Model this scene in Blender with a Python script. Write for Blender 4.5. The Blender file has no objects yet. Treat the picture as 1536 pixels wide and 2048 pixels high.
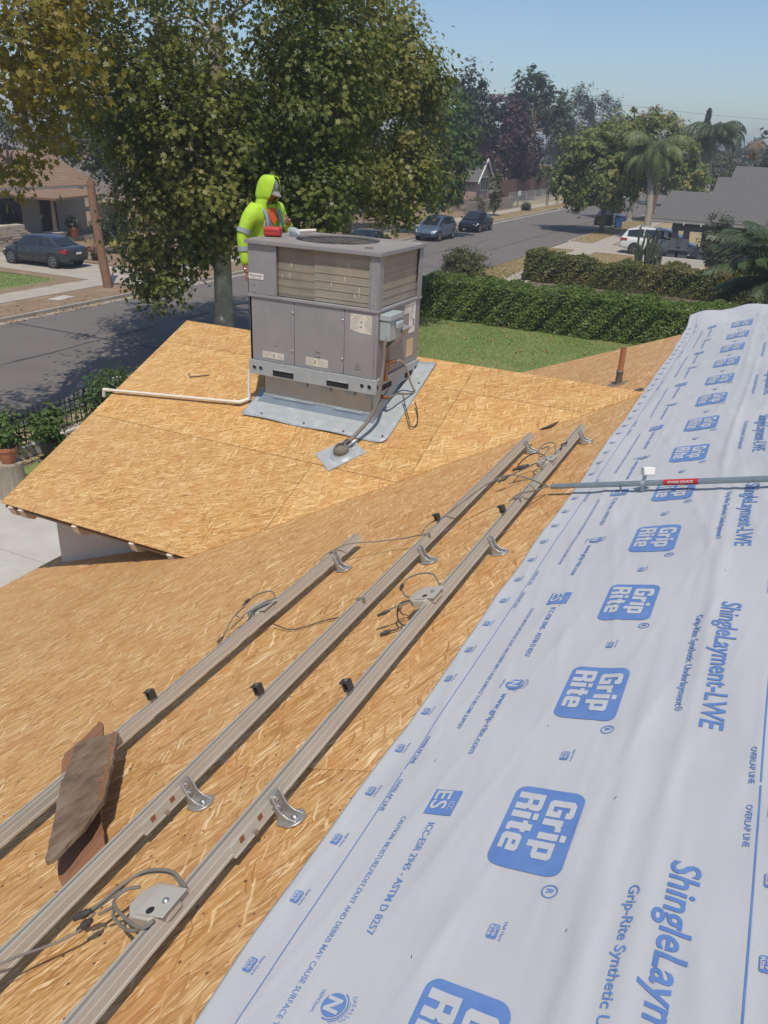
import bpy, bmesh, math, random
import numpy as np
from mathutils import Vector, Matrix

sc = bpy.context.scene
COL = sc.collection
rng = np.random.default_rng(7)
random.seed(7)

# ------------------------------------------------------------------ camera
# world: X runs along the roof rails away from the camera, Y to the street on the left, Z up, street level 0
cam_d = bpy.data.cameras.new('camera')
cam = bpy.data.objects.new('camera', cam_d)
COL.objects.link(cam)
sc.camera = cam
cr = Vector((0.43789707, -0.8981241, 0.04024005))
cu = Vector((0.36363446, 0.21787639, 0.90570407))
cf = Vector((0.822202, 0.38197249, -0.4219963))
CM = Matrix.Identity(4)
for i in range(3):
    CM[i][0], CM[i][1], CM[i][2] = cr[i], cu[i], -cf[i]
CM[2][3] = 6.3
cam.matrix_world = CM
cam_d.sensor_fit = 'VERTICAL'
cam_d.sensor_height = 24.0
cam_d.lens = 24.0 * 1596.57 / 2048.0
cam_d.clip_start = 0.05
cam_d.clip_end = 3000.0

# ------------------------------------------------------------------ sky and sun
SUN = Vector((-0.42, -0.20, 1.0)).normalized()
el = math.asin(SUN.z)
world = bpy.data.worlds.new('World')
sc.world = world
world.use_nodes = True
wn = world.node_tree
bg = wn.nodes['Background']
sky = wn.nodes.new('ShaderNodeTexSky')
sky.sky_type = 'NISHITA'
sky.sun_disc = False
sky.sun_elevation = el
sky.sun_rotation = math.atan2(SUN.x, SUN.y)
sky.altitude = 100
sky.air_density = 1.0
sky.dust_density = 1.0
sky.ozone_density = 5.0
wn.links.new(sky.outputs[0], bg.inputs[0])
bg.inputs[1].default_value = 0.13
sd = bpy.data.lights.new('sun', 'SUN')
sd.energy = 3.8
sd.angle = math.radians(0.53)
sd.color = (1.0, 0.94, 0.85)
so = bpy.data.objects.new('sun', sd)
COL.objects.link(so)
so.rotation_euler = SUN.to_track_quat('Z', 'Y').to_euler()
so.location = (0, 0, 60)

sc.render.engine = 'CYCLES'
sc.view_settings.view_transform = 'Standard'
sc.view_settings.look = 'None'
sc.view_settings.gamma = 1.0
sc.view_settings.exposure = -0.04
sc.cycles.max_bounces = 6
sc.cycles.diffuse_bounces = 3
sc.cycles.glossy_bounces = 3
sc.cycles.transmission_bounces = 5
sc.cycles.transparent_max_bounces = 12

# ------------------------------------------------------------------ helpers: objects
def setp(o, label=None, cat=None, group=None, kind=None):
    if label: o['label'] = label
    if cat: o['category'] = cat
    if group: o['group'] = group
    if kind: o['kind'] = kind
    return o

def empty(name, loc=(0, 0, 0), rz=0.0, label=None, cat=None, group=None):
    o = bpy.data.objects.new(name, None)
    COL.objects.link(o)
    o.location = loc
    o.rotation_euler = (0, 0, rz)
    o.empty_display_size = 0.1
    return setp(o, label, cat, group)

def copy_tree(o, parent=None):
    c = o.copy()
    COL.objects.link(c)
    c.parent = parent
    for ch in o.children:
        copy_tree(ch, c)
    return c

def smooth_mesh(me, ang=40):
    me.shade_smooth()
    try:
        me.set_sharp_from_angle(angle=math.radians(ang))
    except Exception:
        pass

def mk(name, me, mat, parent=None, M=None):
    o = bpy.data.objects.new(name, me)
    COL.objects.link(o)
    if mat is not None and len(me.materials) == 0:
        me.materials.append(mat)
    if parent is not None:
        o.parent = parent
    if M is not None:
        o.matrix_local = M
    return o

def np_mesh(name, V, F, smooth=False):
    """V (n,3), F (m,k) all faces with k corners"""
    V = np.asarray(V, np.float32); F = np.asarray(F, np.int32)
    me = bpy.data.meshes.new(name)
    k = F.shape[1]
    me.vertices.add(len(V)); me.vertices.foreach_set('co', V.ravel())
    me.loops.add(F.size); me.loops.foreach_set('vertex_index', F.ravel())
    me.polygons.add(len(F))
    me.polygons.foreach_set('loop_start', np.arange(0, F.size, k, dtype=np.int32))
    me.update(calc_edges=True)
    me.validate()
    if smooth: me.shade_smooth()
    return me

class MB:
    """collects simple shapes into one mesh"""
    def __init__(s, frame=None):
        s.v = []; s.f = []; s.fr = frame
    def add(s, vs, fs):
        b = len(s.v)
        for p in vs:
            p = Vector(p)
            if s.fr is not None: p = s.fr @ p
            s.v.append(tuple(p))
        s.f += [tuple(b + i for i in f) for f in fs]
        return s
    def box(s, c, size, R=None):
        hx, hy, hz = size[0] / 2, size[1] / 2, size[2] / 2
        vs = []
        for x, y, z in ((-1,-1,-1),(1,-1,-1),(1,1,-1),(-1,1,-1),(-1,-1,1),(1,-1,1),(1,1,1),(-1,1,1)):
            p = Vector((x * hx, y * hy, z * hz))
            if R is not None: p = R @ p
            vs.append(p + Vector(c))
        return s.add(vs, [(0,3,2,1),(4,5,6,7),(0,1,5,4),(1,2,6,5),(2,3,7,6),(3,0,4,7)])
    def b2(s, lo, hi):
        return s.box([(a + b) / 2 for a, b in zip(lo, hi)], [abs(b - a) for a, b in zip(lo, hi)])
    def prism(s, poly, z0, z1):
        """poly: ccw list of (x,y)"""
        n = len(poly)
        vs = [(x, y, z0) for x, y in poly] + [(x, y, z1) for x, y in poly]
        fs = [tuple(range(n - 1, -1, -1)), tuple(range(n, 2 * n))]
        fs += [(i, (i + 1) % n, n + (i + 1) % n, n + i) for i in range(n)]
        return s.add(vs, fs)
    def extr(s, prof, axis_pts, X, Y):
        """profile (x,y) list swept between two points, X and Y the profile's axes"""
        n = len(prof); vs = []
        for p in axis_pts:
            for a, b in prof: vs.append(Vector(p) + Vector(X) * a + Vector(Y) * b)
        fs = [(i, (i + 1) % n, n + (i + 1) % n, n + i) for i in range(n)]
        fs += [tuple(range(n - 1, -1, -1)), tuple(range(n, 2 * n))]
        return s.add(vs, fs)
    def tube(s, pts, r, n=8, caps=True):
        pts = [Vector(p) for p in pts]
        rs = r if isinstance(r, (list, tuple)) else [r] * len(pts)
        T0 = (pts[1] - pts[0]).normalized()
        up = Vector((0, 0, 1)) if abs(T0.z) < 0.9 else Vector((1, 0, 0))
        A = T0.cross(up).normalized()
        vs = []
        for i, p in enumerate(pts):
            if i == 0: T = pts[1] - pts[0]
            elif i == len(pts) - 1: T = pts[-1] - pts[-2]
            else: T = pts[i + 1] - pts[i - 1]
            T = T.normalized()
            A = (A - T * A.dot(T)).normalized()
            B = T.cross(A)
            for k in range(n):
                a = 2 * math.pi * k / n
                vs.append(p + (A * math.cos(a) + B * math.sin(a)) * rs[i])
        fs = []
        for i in range(len(pts) - 1):
            for k in range(n):
                fs.append((i * n + k, i * n + (k + 1) % n, (i + 1) * n + (k + 1) % n, (i + 1) * n + k))
        if caps:
            fs.append(tuple(range(n - 1, -1, -1)))
            fs.append(tuple((len(pts) - 1) * n + k for k in range(n)))
        return s.add(vs, fs)
    def lathe(s, prof, c=(0, 0, 0), n=20, R=None):
        """prof: list of (r,z)"""
        vs = []; fs = []; c = Vector(c)
        for r, z in prof:
            for k in range(n):
                a = 2 * math.pi * k / n
                p = Vector((r * math.cos(a), r * math.sin(a), z))
                if R is not None: p = R @ p
                vs.append(p + c)
        for i in range(len(prof) - 1):
            for k in range(n):
                fs.append((i * n + k, i * n + (k + 1) % n, (i + 1) * n + (k + 1) % n, (i + 1) * n + k))
        if prof[0][0] > 1e-4: fs.append(tuple(range(n - 1, -1, -1)))
        if prof[-1][0] > 1e-4: fs.append(tuple((len(prof) - 1) * n + k for k in range(n)))
        return s.add(vs, fs)
    def mesh(s, name):
        me = bpy.data.meshes.new(name)
        me.from_pydata(s.v, [], s.f)
        me.update()
        return me
    def build(s, name, mat, parent=None, smooth=False, bevel=0.0, seg=2, M=None):
        me = s.mesh(name)
        if smooth: smooth_mesh(me)
        o = mk(name, me, mat, parent, M)
        if bevel:
            b = o.modifiers.new('bevel', 'BEVEL')
            b.width = bevel; b.segments = seg; b.limit_method = 'ANGLE'; b.angle_limit = math.radians(35)
            if smooth is False and seg > 1: smooth_mesh(me, 30)
        return o

def spline(ctrl, n=24):
    """Catmull-Rom through the control points"""
    P = [np.array(p, float) for p in ctrl]
    P = [2 * P[0] - P[1]] + P + [2 * P[-1] - P[-2]]
    out = []
    m = len(ctrl) - 1
    per = max(2, n // m)
    for i in range(1, len(P) - 2):
        for k in range(per):
            t = k / per
            a, b, c, d = P[i - 1], P[i], P[i + 1], P[i + 2]
            out.append(0.5 * ((2 * b) + (-a + c) * t + (2 * a - 5 * b + 4 * c - d) * t * t + (-a + 3 * b - 3 * c + d) * t ** 3))
    out.append(P[-2])
    return [tuple(p) for p in out]

def clip_poly(poly, a, b, c):
    """keep a*x+b*y+c>=0"""
    out = []
    for i in range(len(poly)):
        p, q = poly[i], poly[(i + 1) % len(poly)]
        dp, dq = a * p[0] + b * p[1] + c, a * q[0] + b * q[1] + c
        if dp >= 0: out.append(p)
        if dp * dq < 0:
            t = dp / (dp - dq)
            out.append((p[0] + (q[0] - p[0]) * t, p[1] + (q[1] - p[1]) * t))
    return out

# ------------------------------------------------------------------ helpers: materials
def new_mat(name):
    m = bpy.data.materials.new(name)
    m.use_nodes = True
    nt = m.node_tree
    return m, nt, nt.nodes['Principled BSDF']

def nd(nt, typ, **kw):
    n = nt.nodes.new(typ)
    for k, v in kw.items():
        if k.startswith('i_'):
            key = k[2:]
            n.inputs[int(key) if key.isdigit() else key.replace('_', ' ')].default_value = v
        else:
            setattr(n, k, v)
    return n

def ramp(nt, stops, interp='LINEAR'):
    r = nt.nodes.new('ShaderNodeValToRGB')
    r.color_ramp.interpolation = interp
    e = r.color_ramp.elements
    while len(e) < len(stops): e.new(0.5)
    for q, (p, c) in zip(e, stops):
        q.position = p
        q.color = (c[0], c[1], c[2], 1)
    return r

def mat(name, c1, c2=None, scale=6.0, rough=0.6, metal=0.0, bump=0.0, bscale=None, c3=None, detail=5, spec=0.5, stretch=None, coat=0.0, coord='Object'):
    """two or three tones mixed by noise, with a little relief"""
    m, nt, p = new_mat(name)
    L = nt.links.new
    p.inputs['Roughness'].default_value = rough
    p.inputs['Metallic'].default_value = metal
    p.inputs['Specular IOR Level'].default_value = spec
    if coat: p.inputs['Coat Weight'].default_value = coat; p.inputs['Coat Roughness'].default_value = 0.05
    if c2 is None: c2 = tuple(x * 0.8 for x in c1)
    tc = nd(nt, 'ShaderNodeTexCoord')
    src = tc.outputs[coord]
    if stretch:
        mp = nd(nt, 'ShaderNodeMapping'); mp.inputs['Scale'].default_value = stretch
        L(src, mp.inputs[0]); src = mp.outputs[0]
    n1 = nd(nt, 'ShaderNodeTexNoise', i_Scale=scale, i_Detail=detail, i_Roughness=0.6)
    L(src, n1.inputs['Vector'])
    st = [(0.3, c1), (0.7, c2)] if c3 is None else [(0.25, c1), (0.5, c2), (0.75, c3)]
    r = ramp(nt, st)
    L(n1.outputs['Fac'], r.inputs[0])
    L(r.outputs[0], p.inputs['Base Color'])
    if bump:
        n2 = nd(nt, 'ShaderNodeTexNoise', i_Scale=bscale or scale * 6, i_Detail=6.0)
        L(src, n2.inputs['Vector'])
        b = nd(nt, 'ShaderNodeBump', i_Strength=bump, i_Distance=0.01)
        L(n2.outputs['Fac'], b.inputs['Height'])
        L(b.outputs[0], p.inputs['Normal'])
    return m

def osb_mat(name, tones, ang, weather, wtone):
    """oriented strand board: layers of long thin flakes at different angles"""
    m, nt, p = new_mat(name)
    L = nt.links.new
    p.inputs['Roughness'].default_value = 0.6
    p.inputs['Specular IOR Level'].default_value = 0.35
    tc = nd(nt, 'ShaderNodeTexCoord')
    oi = nd(nt, 'ShaderNodeObjectInfo')
    off = nd(nt, 'ShaderNodeVectorMath', operation='SCALE'); off.inputs['Scale'].default_value = 57.0
    cmb = nd(nt, 'ShaderNodeCombineXYZ'); L(oi.outputs['Random'], cmb.inputs[0]); L(oi.outputs['Random'], cmb.inputs[1])
    L(cmb.outputs[0], off.inputs[0])
    ad = nd(nt, 'ShaderNodeVectorMath', operation='ADD')
    L(tc.outputs['Object'], ad.inputs[0]); L(off.outputs[0], ad.inputs[1])
    # a slight waviness so that flakes do not end up ruler-straight
    wob = nd(nt, 'ShaderNodeTexNoise', i_Scale=9.0, i_Detail=2.0)
    L(ad.outputs[0], wob.inputs['Vector'])
    ws = nd(nt, 'ShaderNodeVectorMath', operation='SCALE'); ws.inputs['Scale'].default_value = 0.035
    L(wob.outputs['Color'], ws.inputs[0])
    co = nd(nt, 'ShaderNodeVectorMath', operation='ADD')
    L(ad.outputs[0], co.inputs[0]); L(ws.outputs[0], co.inputs[1])
    val = None; hgt = None
    for i, (a, sx, sy, thr) in enumerate(ang):
        mp = nd(nt, 'ShaderNodeMapping', vector_type='TEXTURE')
        mp.inputs['Rotation'].default_value = (0, 0, math.radians(a))
        mp.inputs['Location'].default_value = (i * 3.7, i * 1.9, 0)
        mp.inputs['Scale'].default_value = (1.0 / sx, 1.0 / sy, 1)
        L(co.outputs[0], mp.inputs[0])
        vo = nd(nt, 'ShaderNodeTexVoronoi', voronoi_dimensions='2D', feature='F1')
        vo.inputs['Scale'].default_value = 1.0
        L(mp.outputs[0], vo.inputs['Vector'])
        sp = nd(nt, 'ShaderNodeSeparateColor')
        L(vo.outputs['Color'], sp.inputs[0])
        if val is None:
            val = sp.outputs[0]
        else:
            gt = nd(nt, 'ShaderNodeMath', operation='GREATER_THAN'); gt.inputs[1].default_value = thr
            L(sp.outputs[1], gt.inputs[0])
            mx = nd(nt, 'ShaderNodeMix'); L(gt.outputs[0], mx.inputs['Factor'])
            L(val, mx.inputs['A']); L(sp.outputs[0], mx.inputs['B'])
            val = mx.outputs['Result']
    # grain inside the flakes
    mpg = nd(nt, 'ShaderNodeMapping', vector_type='TEXTURE')
    mpg.inputs['Rotation'].default_value = (0, 0, math.radians(ang[0][0]))
    mpg.inputs['Scale'].default_value = (0.2, 0.02, 1)
    L(co.outputs[0], mpg.inputs[0])
    gr = nd(nt, 'ShaderNodeTexNoise', i_Scale=4.0, i_Detail=4.0)
    L(mpg.outputs[0], gr.inputs['Vector'])
    m1 = nd(nt, 'ShaderNodeMath', operation='MULTIPLY_ADD'); m1.inputs[1].default_value = 0.30; m1.inputs[2].default_value = -0.15
    L(gr.outputs['Fac'], m1.inputs[0])
    sm = nd(nt, 'ShaderNodeMath', operation='ADD'); L(val, sm.inputs[0]); L(m1.outputs[0], sm.inputs[1])
    r = ramp(nt, tones)
    L(sm.outputs[0], r.inputs[0])
    # dark specks: knots and bark
    sk = nd(nt, 'ShaderNodeTexVoronoi', voronoi_dimensions='2D', feature='F1'); sk.inputs['Scale'].default_value = 34.0
    L(co.outputs[0], sk.inputs['Vector'])
    ss = nd(nt, 'ShaderNodeSeparateColor'); L(sk.outputs['Color'], ss.inputs[0])
    sg = nd(nt, 'ShaderNodeMath', operation='GREATER_THAN'); sg.inputs[1].default_value = 0.965; L(ss.outputs[2], sg.inputs[0])
    sl = nd(nt, 'ShaderNodeMath', operation='LESS_THAN'); sl.inputs[1].default_value = 0.15; L(sk.outputs['Distance'], sl.inputs[0])
    sa = nd(nt, 'ShaderNodeMath', operation='MULTIPLY'); L(sg.outputs[0], sa.inputs[0]); L(sl.outputs[0], sa.inputs[1])
    mk_ = nd(nt, 'ShaderNodeMix', data_type='RGBA'); L(sa.outputs[0], mk_.inputs['Factor']); L(r.outputs[0], mk_.inputs['A'])
    mk_.inputs['B'].default_value = (0.10, 0.045, 0.02, 1)
    # weathering in broad patches
    wt = nd(nt, 'ShaderNodeTexNoise', i_Scale=1.1, i_Detail=6.0, i_Roughness=0.65)
    L(ad.outputs[0], wt.inputs['Vector'])
    wr = ramp(nt, [(0.40, (0, 0, 0)), (0.75, (weather,) * 3)])
    L(wt.outputs['Fac'], wr.inputs[0])
    mw = nd(nt, 'ShaderNodeMix', data_type='RGBA'); L(wr.outputs[0], mw.inputs['Factor']); L(mk_.outputs['Result'], mw.inputs['A'])
    mw.inputs['B'].default_value = (*wtone, 1)
    # broad reddish areas where darker flakes gather
    rn = nd(nt, 'ShaderNodeTexNoise', i_Scale=4.5, i_Detail=3.0); L(co.outputs[0], rn.inputs['Vector'])
    rq = ramp(nt, [(0.52, (0, 0, 0)), (0.70, (.42,) * 3)]); L(rn.outputs['Fac'], rq.inputs[0])
    mr = nd(nt, 'ShaderNodeMix', data_type='RGBA'); L(rq.outputs[0], mr.inputs['Factor']); L(mw.outputs['Result'], mr.inputs['A'])
    mr.inputs['B'].default_value = (wtone[0] * .88, wtone[1] * .56, wtone[2] * .40, 1)
    mw = mr
    # each sheet slightly different
    hv = nd(nt, 'ShaderNodeHueSaturation')
    vr = nd(nt, 'ShaderNodeMapRange'); vr.inputs['To Min'].default_value = 0.94; vr.inputs['To Max'].default_value = 1.03
    L(oi.outputs['Random'], vr.inputs[0]); L(vr.outputs[0], hv.inputs['Value']); L(mw.outputs['Result'], hv.inputs['Color'])
    L(hv.outputs[0], p.inputs['Base Color'])
    b = nd(nt, 'ShaderNodeBump', i_Strength=0.25, i_Distance=0.002)
    L(gr.outputs['Fac'], b.inputs['Height']); L(b.outputs[0], p.inputs['Normal'])
    return m

def leaf_mat(name, cols, trans=0.35, rough=0.5, nscale=0.35, tint=None):
    m, nt, p = new_mat(name)
    L = nt.links.new
    p.inputs['Roughness'].default_value = rough
    p.inputs['Specular IOR Level'].default_value = 0.3
    g = nd(nt, 'ShaderNodeNewGeometry')
    n = len(cols)
    r = ramp(nt, [(i / (n - 1), c) for i, c in enumerate(cols)])
    src = g.outputs['Random Per Island']
    tc = nd(nt, 'ShaderNodeTexCoord')
    ns = nd(nt, 'ShaderNodeTexNoise', i_Scale=nscale, i_Detail=3.0)
    L(tc.outputs['Object'], ns.inputs['Vector'])
    mm = nd(nt, 'ShaderNodeMapRange'); mm.inputs['From Min'].default_value = 0.3; mm.inputs['From Max'].default_value = 0.7
    L(ns.outputs['Fac'], mm.inputs[0])
    mx = nd(nt, 'ShaderNodeMix'); mx.inputs['Factor'].default_value = 0.5
    L(src, mx.inputs['A']); L(mm.outputs[0], mx.inputs['B'])
    L(mx.outputs['Result'], r.inputs[0])
    L(r.outputs[0], p.inputs['Base Color'])
    t = nd(nt, 'ShaderNodeBsdfTranslucent')
    hs = nd(nt, 'ShaderNodeHueSaturation'); hs.inputs['Saturation'].default_value = 1.15; hs.inputs['Value'].default_value = 1.3
    L(r.outputs[0], hs.inputs['Color']); L(hs.outputs[0], t.inputs['Color'])
    ms = nd(nt, 'ShaderNodeMixShader'); ms.inputs[0].default_value = trans
    out = nt.nodes['Material Output']
    L(p.outputs[0], ms.inputs[1]); L(t.outputs[0], ms.inputs[2]); L(ms.outputs[0], out.inputs['Surface'])
    return m

def glass_mat(name, c=(0.02, 0.025, 0.03), rough=0.06):
    m, nt, p = new_mat(name)
    p.inputs['Base Color'].default_value = (*c, 1)
    p.inputs['Roughness'].default_value = rough
    p.inputs['Specular IOR Level'].default_value = 0.7
    return m

# ------------------------------------------------------------------ materials shared by many things
MT = {}
MT['concrete'] = mat('concrete', (0.50, 0.47, 0.41), (0.40, 0.37, 0.32), 1.5, 0.85, bump=0.15, bscale=60)
MT['sidewalk'] = mat('sidewalk', (0.42, 0.37, 0.30), (0.33, 0.29, 0.23), 1.2, 0.9, bump=0.15, bscale=40)
MT['asphalt'] = mat('asphalt', (0.115, 0.101, 0.089), (0.158, 0.138, 0.12), 0.35, 0.85, bump=0.35, bscale=30, c3=(0.128, 0.112, 0.098), detail=9)
MT['kerb'] = mat('kerb', (0.40, 0.36, 0.30), (0.28, 0.25, 0.21), 1.5, 0.9, bump=0.2)
MT['dirt'] = mat('dirt', (0.30, 0.205, 0.125), (0.22, 0.15, 0.09), 0.8, 0.95, bump=0.5, bscale=14, c3=(0.36, 0.26, 0.165), detail=9)
MT['drygrass'] = mat('dry_grass', (0.40, 0.30, 0.155), (0.31, 0.235, 0.125), 0.5, 0.95, bump=0.6, bscale=25, c3=(0.46, 0.37, 0.21), detail=9)
MT['lawn'] = mat('lawn', (0.125, 0.185, 0.042), (0.165, 0.215, 0.058), 0.6, 0.95, bump=0.6, bscale=40, c3=(0.24, 0.24, 0.088), detail=9)
MT['soil'] = mat('soil', (0.20, 0.155, 0.10), (0.15, 0.115, 0.075), 0.15, 0.95, bump=0.4, bscale=6, c3=(0.25, 0.19, 0.12), detail=9)
MT['galv'] = mat('galvanised_steel', (0.42, 0.445, 0.44), (0.35, 0.375, 0.37), 9, 0.5, metal=0.15, bump=0.06, bscale=50, c3=(0.47, 0.50, 0.49), detail=8)
MT['alu'] = mat('rail_aluminium', (0.50, 0.455, 0.385), (0.44, 0.395, 0.325), 3, 0.42, metal=0.2, stretch=(0.5, 4, 4), bump=0.02, c3=(0.54, 0.50, 0.43))
MT['cast'] = mat('cast_aluminium', (0.46, 0.45, 0.42), (0.36, 0.34, 0.31), 30, 0.45, metal=0.6, bump=0.15, bscale=120)
MT['black'] = mat('black_anodised', (0.025, 0.025, 0.026), (0.045, 0.043, 0.04), 20, 0.45)
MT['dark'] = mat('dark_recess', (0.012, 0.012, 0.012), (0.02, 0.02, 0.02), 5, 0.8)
MT['cable'] = mat('cable', (0.14, 0.125, 0.10), (0.19, 0.17, 0.14), 20, 0.6)
MT['cable_dk'] = mat('cable_dark', (0.035, 0.033, 0.03), (0.06, 0.055, 0.05), 20, 0.55)
MT['bolt'] = mat('bolt_steel', (0.55, 0.54, 0.52), (0.4, 0.38, 0.35), 40, 0.35, metal=0.9)
MT['white'] = mat('white_paint', (0.78, 0.76, 0.71), (0.68, 0.66, 0.60), 4, 0.6)
MT['pvc'] = mat('white_pvc', (0.74, 0.68, 0.57), (0.66, 0.59, 0.48), 6, 0.45)
MT['tyre'] = mat('tyre', (0.018, 0.018, 0.018), (0.03, 0.028, 0.026), 20, 0.8)
MT['glass'] = glass_mat('window_glass')
MT['bark'] = mat('bark', (0.16, 0.125, 0.085), (0.10, 0.075, 0.05), 4, 0.95, bump=0.7, bscale=12, stretch=(1, 1, 0.25))
MT['rust'] = mat('rusty_copper', (0.26, 0.10, 0.045), (0.18, 0.07, 0.03), 30, 0.6, bump=0.2)
# ------------------------------------------------------------------ own house: frames of the two roof planes
MS, WS = 0.3996, 0.429                        # slopes
mk_ = math.hypot(1, MS); wk_ = math.hypot(1, WS)
def frame(o, x, y, z):
    F = Matrix.Identity(4)
    for i in range(3):
        F[i][0], F[i][1], F[i][2], F[i][3] = x[i], y[i], z[i], o[i]
    return F
# main roof frame: x along the rails, y down the slope, z off the roof; y = 0 on the lower edge of the underlayment
MV0 = 0.83
FM = frame((0, MV0, 6.3 - 1.5208 - MS * MV0), (1, 0, 0), (0, 1 / mk_, -MS / mk_), (0, MS / mk_, 1 / mk_))
# wing near slope: x to the right (-Y), y up the slope, z off the roof
WE, WR, WZ0, WZ1 = 4.25, 6.878, 3.328, 4.455
FW = frame((WE, 0, WZ0), (0, -1, 0), (1 / wk_, 0, WS / wk_), (-WS / wk_, 0, 1 / wk_))
WLEN = (WR - WE) * wk_
def main_z(v): return 6.3 - 1.5208 - MS * v
def to_main(u, v, n=0.0):                       # world point over the main slope at (u, v), n off it
    return FM @ Vector((u, (v - MV0) * mk_, n))
def dm(v): return (v - MV0) * mk_

OSB_M = osb_mat('osb_weathered',
    [(0.0, (0.34, 0.155, 0.045)), (0.22, (0.45, 0.23, 0.072)), (0.5, (0.53, 0.29, 0.098)), (0.78, (0.60, 0.355, 0.145)), (0.92, (0.70, 0.47, 0.225)), (1.0, (0.80, 0.60, 0.35))],
    [(-24, 11, 130, 0), (-10, 14, 165, 0.38), (-38, 12, 140, 0.48), (-22, 7.5, 62, 0.72), (-16, 16, 220, 0.6), (24, 13, 120, 0.90)], 0.28, (0.54, 0.36, 0.18))
OSB_W = osb_mat('osb_fresh',
    [(0.0, (0.31, 0.13, 0.036)), (0.22, (0.435, 0.222, 0.063)), (0.5, (0.505, 0.277, 0.087)), (0.78, (0.575, 0.345, 0.125)), (1.0, (0.72, 0.51, 0.25))],
    [(30, 13, 140, 0), (50, 15, 170, 0.4), (12, 13, 140, 0.5), (36, 8, 72, 0.72), (28, 17, 220, 0.6), (98, 14, 120, 0.86)], 0.25, (0.55, 0.40, 0.20))

# stucco
MT['stucco'] = mat('stucco', (0.55, 0.50, 0.44), (0.47, 0.43, 0.38), 3, 0.9, bump=0.5, bscale=80)
MT['timber'] = mat('painted_timber', (0.66, 0.58, 0.47), (0.55, 0.47, 0.37), 5, 0.7, stretch=(1, 6, 6))

house = empty('house', (3, 2, 0), 0, 'own house under our feet with bare strand board roof and stucco wall', 'house')
house_inv = Matrix.Translation((-3, -2, 0))
def hp(o):                                       # hang a world-space mesh under the house
    o.parent = house
    o.matrix_parent_inverse = Matrix.Translation((-3, -2, 0))
    return o
# walls below the roofs
w = MB()
w.prism([(-6, -4.8), (4.62, -4.8), (4.62, 5.35), (-6, 5.35)], 0.0, 2.35)
hp(w.build('wall', MT['stucco']))
w = MB()
w.prism([(4.64, -4.8), (9.45, -4.8), (9.45, 5.44), (4.64, 5.44)], 0.0, 2.36)
hp(w.build('wall', MT['stucco']))
w = MB()                                         # gabled upper part of the wing wall
w.add([(4.64, 0.9, 2.36), (4.64, 5.44, 2.36), (9.12, 5.44, 2.36), (9.12, 0.9, 2.36), (4.64, 0.9, 3.40), (4.64, 5.44, 3.40), (9.12, 5.44, 3.40), (9.12, 0.9, 3.40), (6.878, 5.44, 4.38), (6.878, 0.9, 4.38)],
      [(0, 1, 5, 4), (1, 2, 6, 8, 5), (2, 3, 7, 6), (3, 0, 4, 9, 7), (4, 5, 8, 9), (8, 6, 7, 9)])
hp(w.build('wall', MT['stucco']))
# roof deck body under the sheets
deck_m = mat('deck_underside', (0.30, 0.19, 0.10), (0.22, 0.14, 0.07), 4, 0.9)
RV = -2.25                                       # main ridge
rb = MB()
ez = main_z(5.73) - 0.03; rz_ = main_z(RV) - 0.03
oz = rz_ - MS * 3.2
rb.add([(-7, 5.70, ez), (9.68, 5.70, ez), (9.68, RV, rz_), (-7, RV, rz_), (-7, RV - 3.2, oz), (9.68, RV - 3.2, oz),
        (-7, 5.70, ez - 0.02), (9.68, 5.70, ez - 0.02), (9.68, RV, rz_ - 0.02), (-7, RV, rz_ - 0.02), (-7, RV - 3.2, oz - 0.02), (9.68, RV - 3.2, oz - 0.02)],
       [(0, 1, 2, 3), (3, 2, 5, 4), (6, 9, 8, 7), (9, 10, 11, 8), (0, 6, 7, 1), (4, 5, 11, 10), (1, 7, 8, 2), (2, 8, 11, 5), (0, 3, 9, 6), (3, 4, 10, 9)])
roof = hp(rb.build('roof', deck_m))
def panel_mesh(poly, th=0.011):
    b = MB(); b.prism(poly, -th, 0.0)
    return b.mesh('panel')
def add_panel(parent, M, poly, mat_, x0, y0, lift=0.0, name='panel'):
    pl = [(x - x0, y - y0) for x, y in poly]
    me = panel_mesh(pl)
    me.materials.append(mat_)
    o = bpy.data.objects.new(name, me)
    COL.objects.link(o)
    o.parent = parent
    o.matrix_parent_inverse = parent.matrix_world.inverted() if parent.parent is None else (Matrix.Translation((-3, -2, 0)) @ Matrix.Translation((3, 2, 0)))
    o.matrix_basis = M @ Matrix.Translation((x0, y0, lift))
    bv = o.modifiers.new('bevel', 'BEVEL'); bv.width = 0.002; bv.segments = 1
    return o
GAP = 0.0032
# main slope: rows 1.22 m high, sheets 2.44 m long, joints staggered
rows = [(-3.32, -2.10), (-2.10, -0.88), (-0.88, 0.34), (0.34, 1.56), (1.56, 2.78), (2.78, 4.00), (4.00, dm(5.745))]
starts = [0.6, -0.6, 0.64, 1.81, 1.15, 0.2, -0.9]
for (d0, d1), s0 in zip(rows, starts):
    if d1 > 0.3 and d0 < 0.4: s0 = 1.81
    x = s0 - 2.44 * 4
    while x < 9.7:
        a, b = max(x, -6.9), min(x + 2.44, 9.70)
        if b - a > 0.02:
            poly = [(a + GAP / 2, d0 + GAP / 2), (b - GAP / 2, d0 + GAP / 2), (b - GAP / 2, d1 - GAP / 2), (a + GAP / 2, d1 - GAP / 2)]
            add_panel(roof, FM, poly, OSB_M, a, d0, lift=random.uniform(-0.001, 0.001))
        x += 2.44
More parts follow.
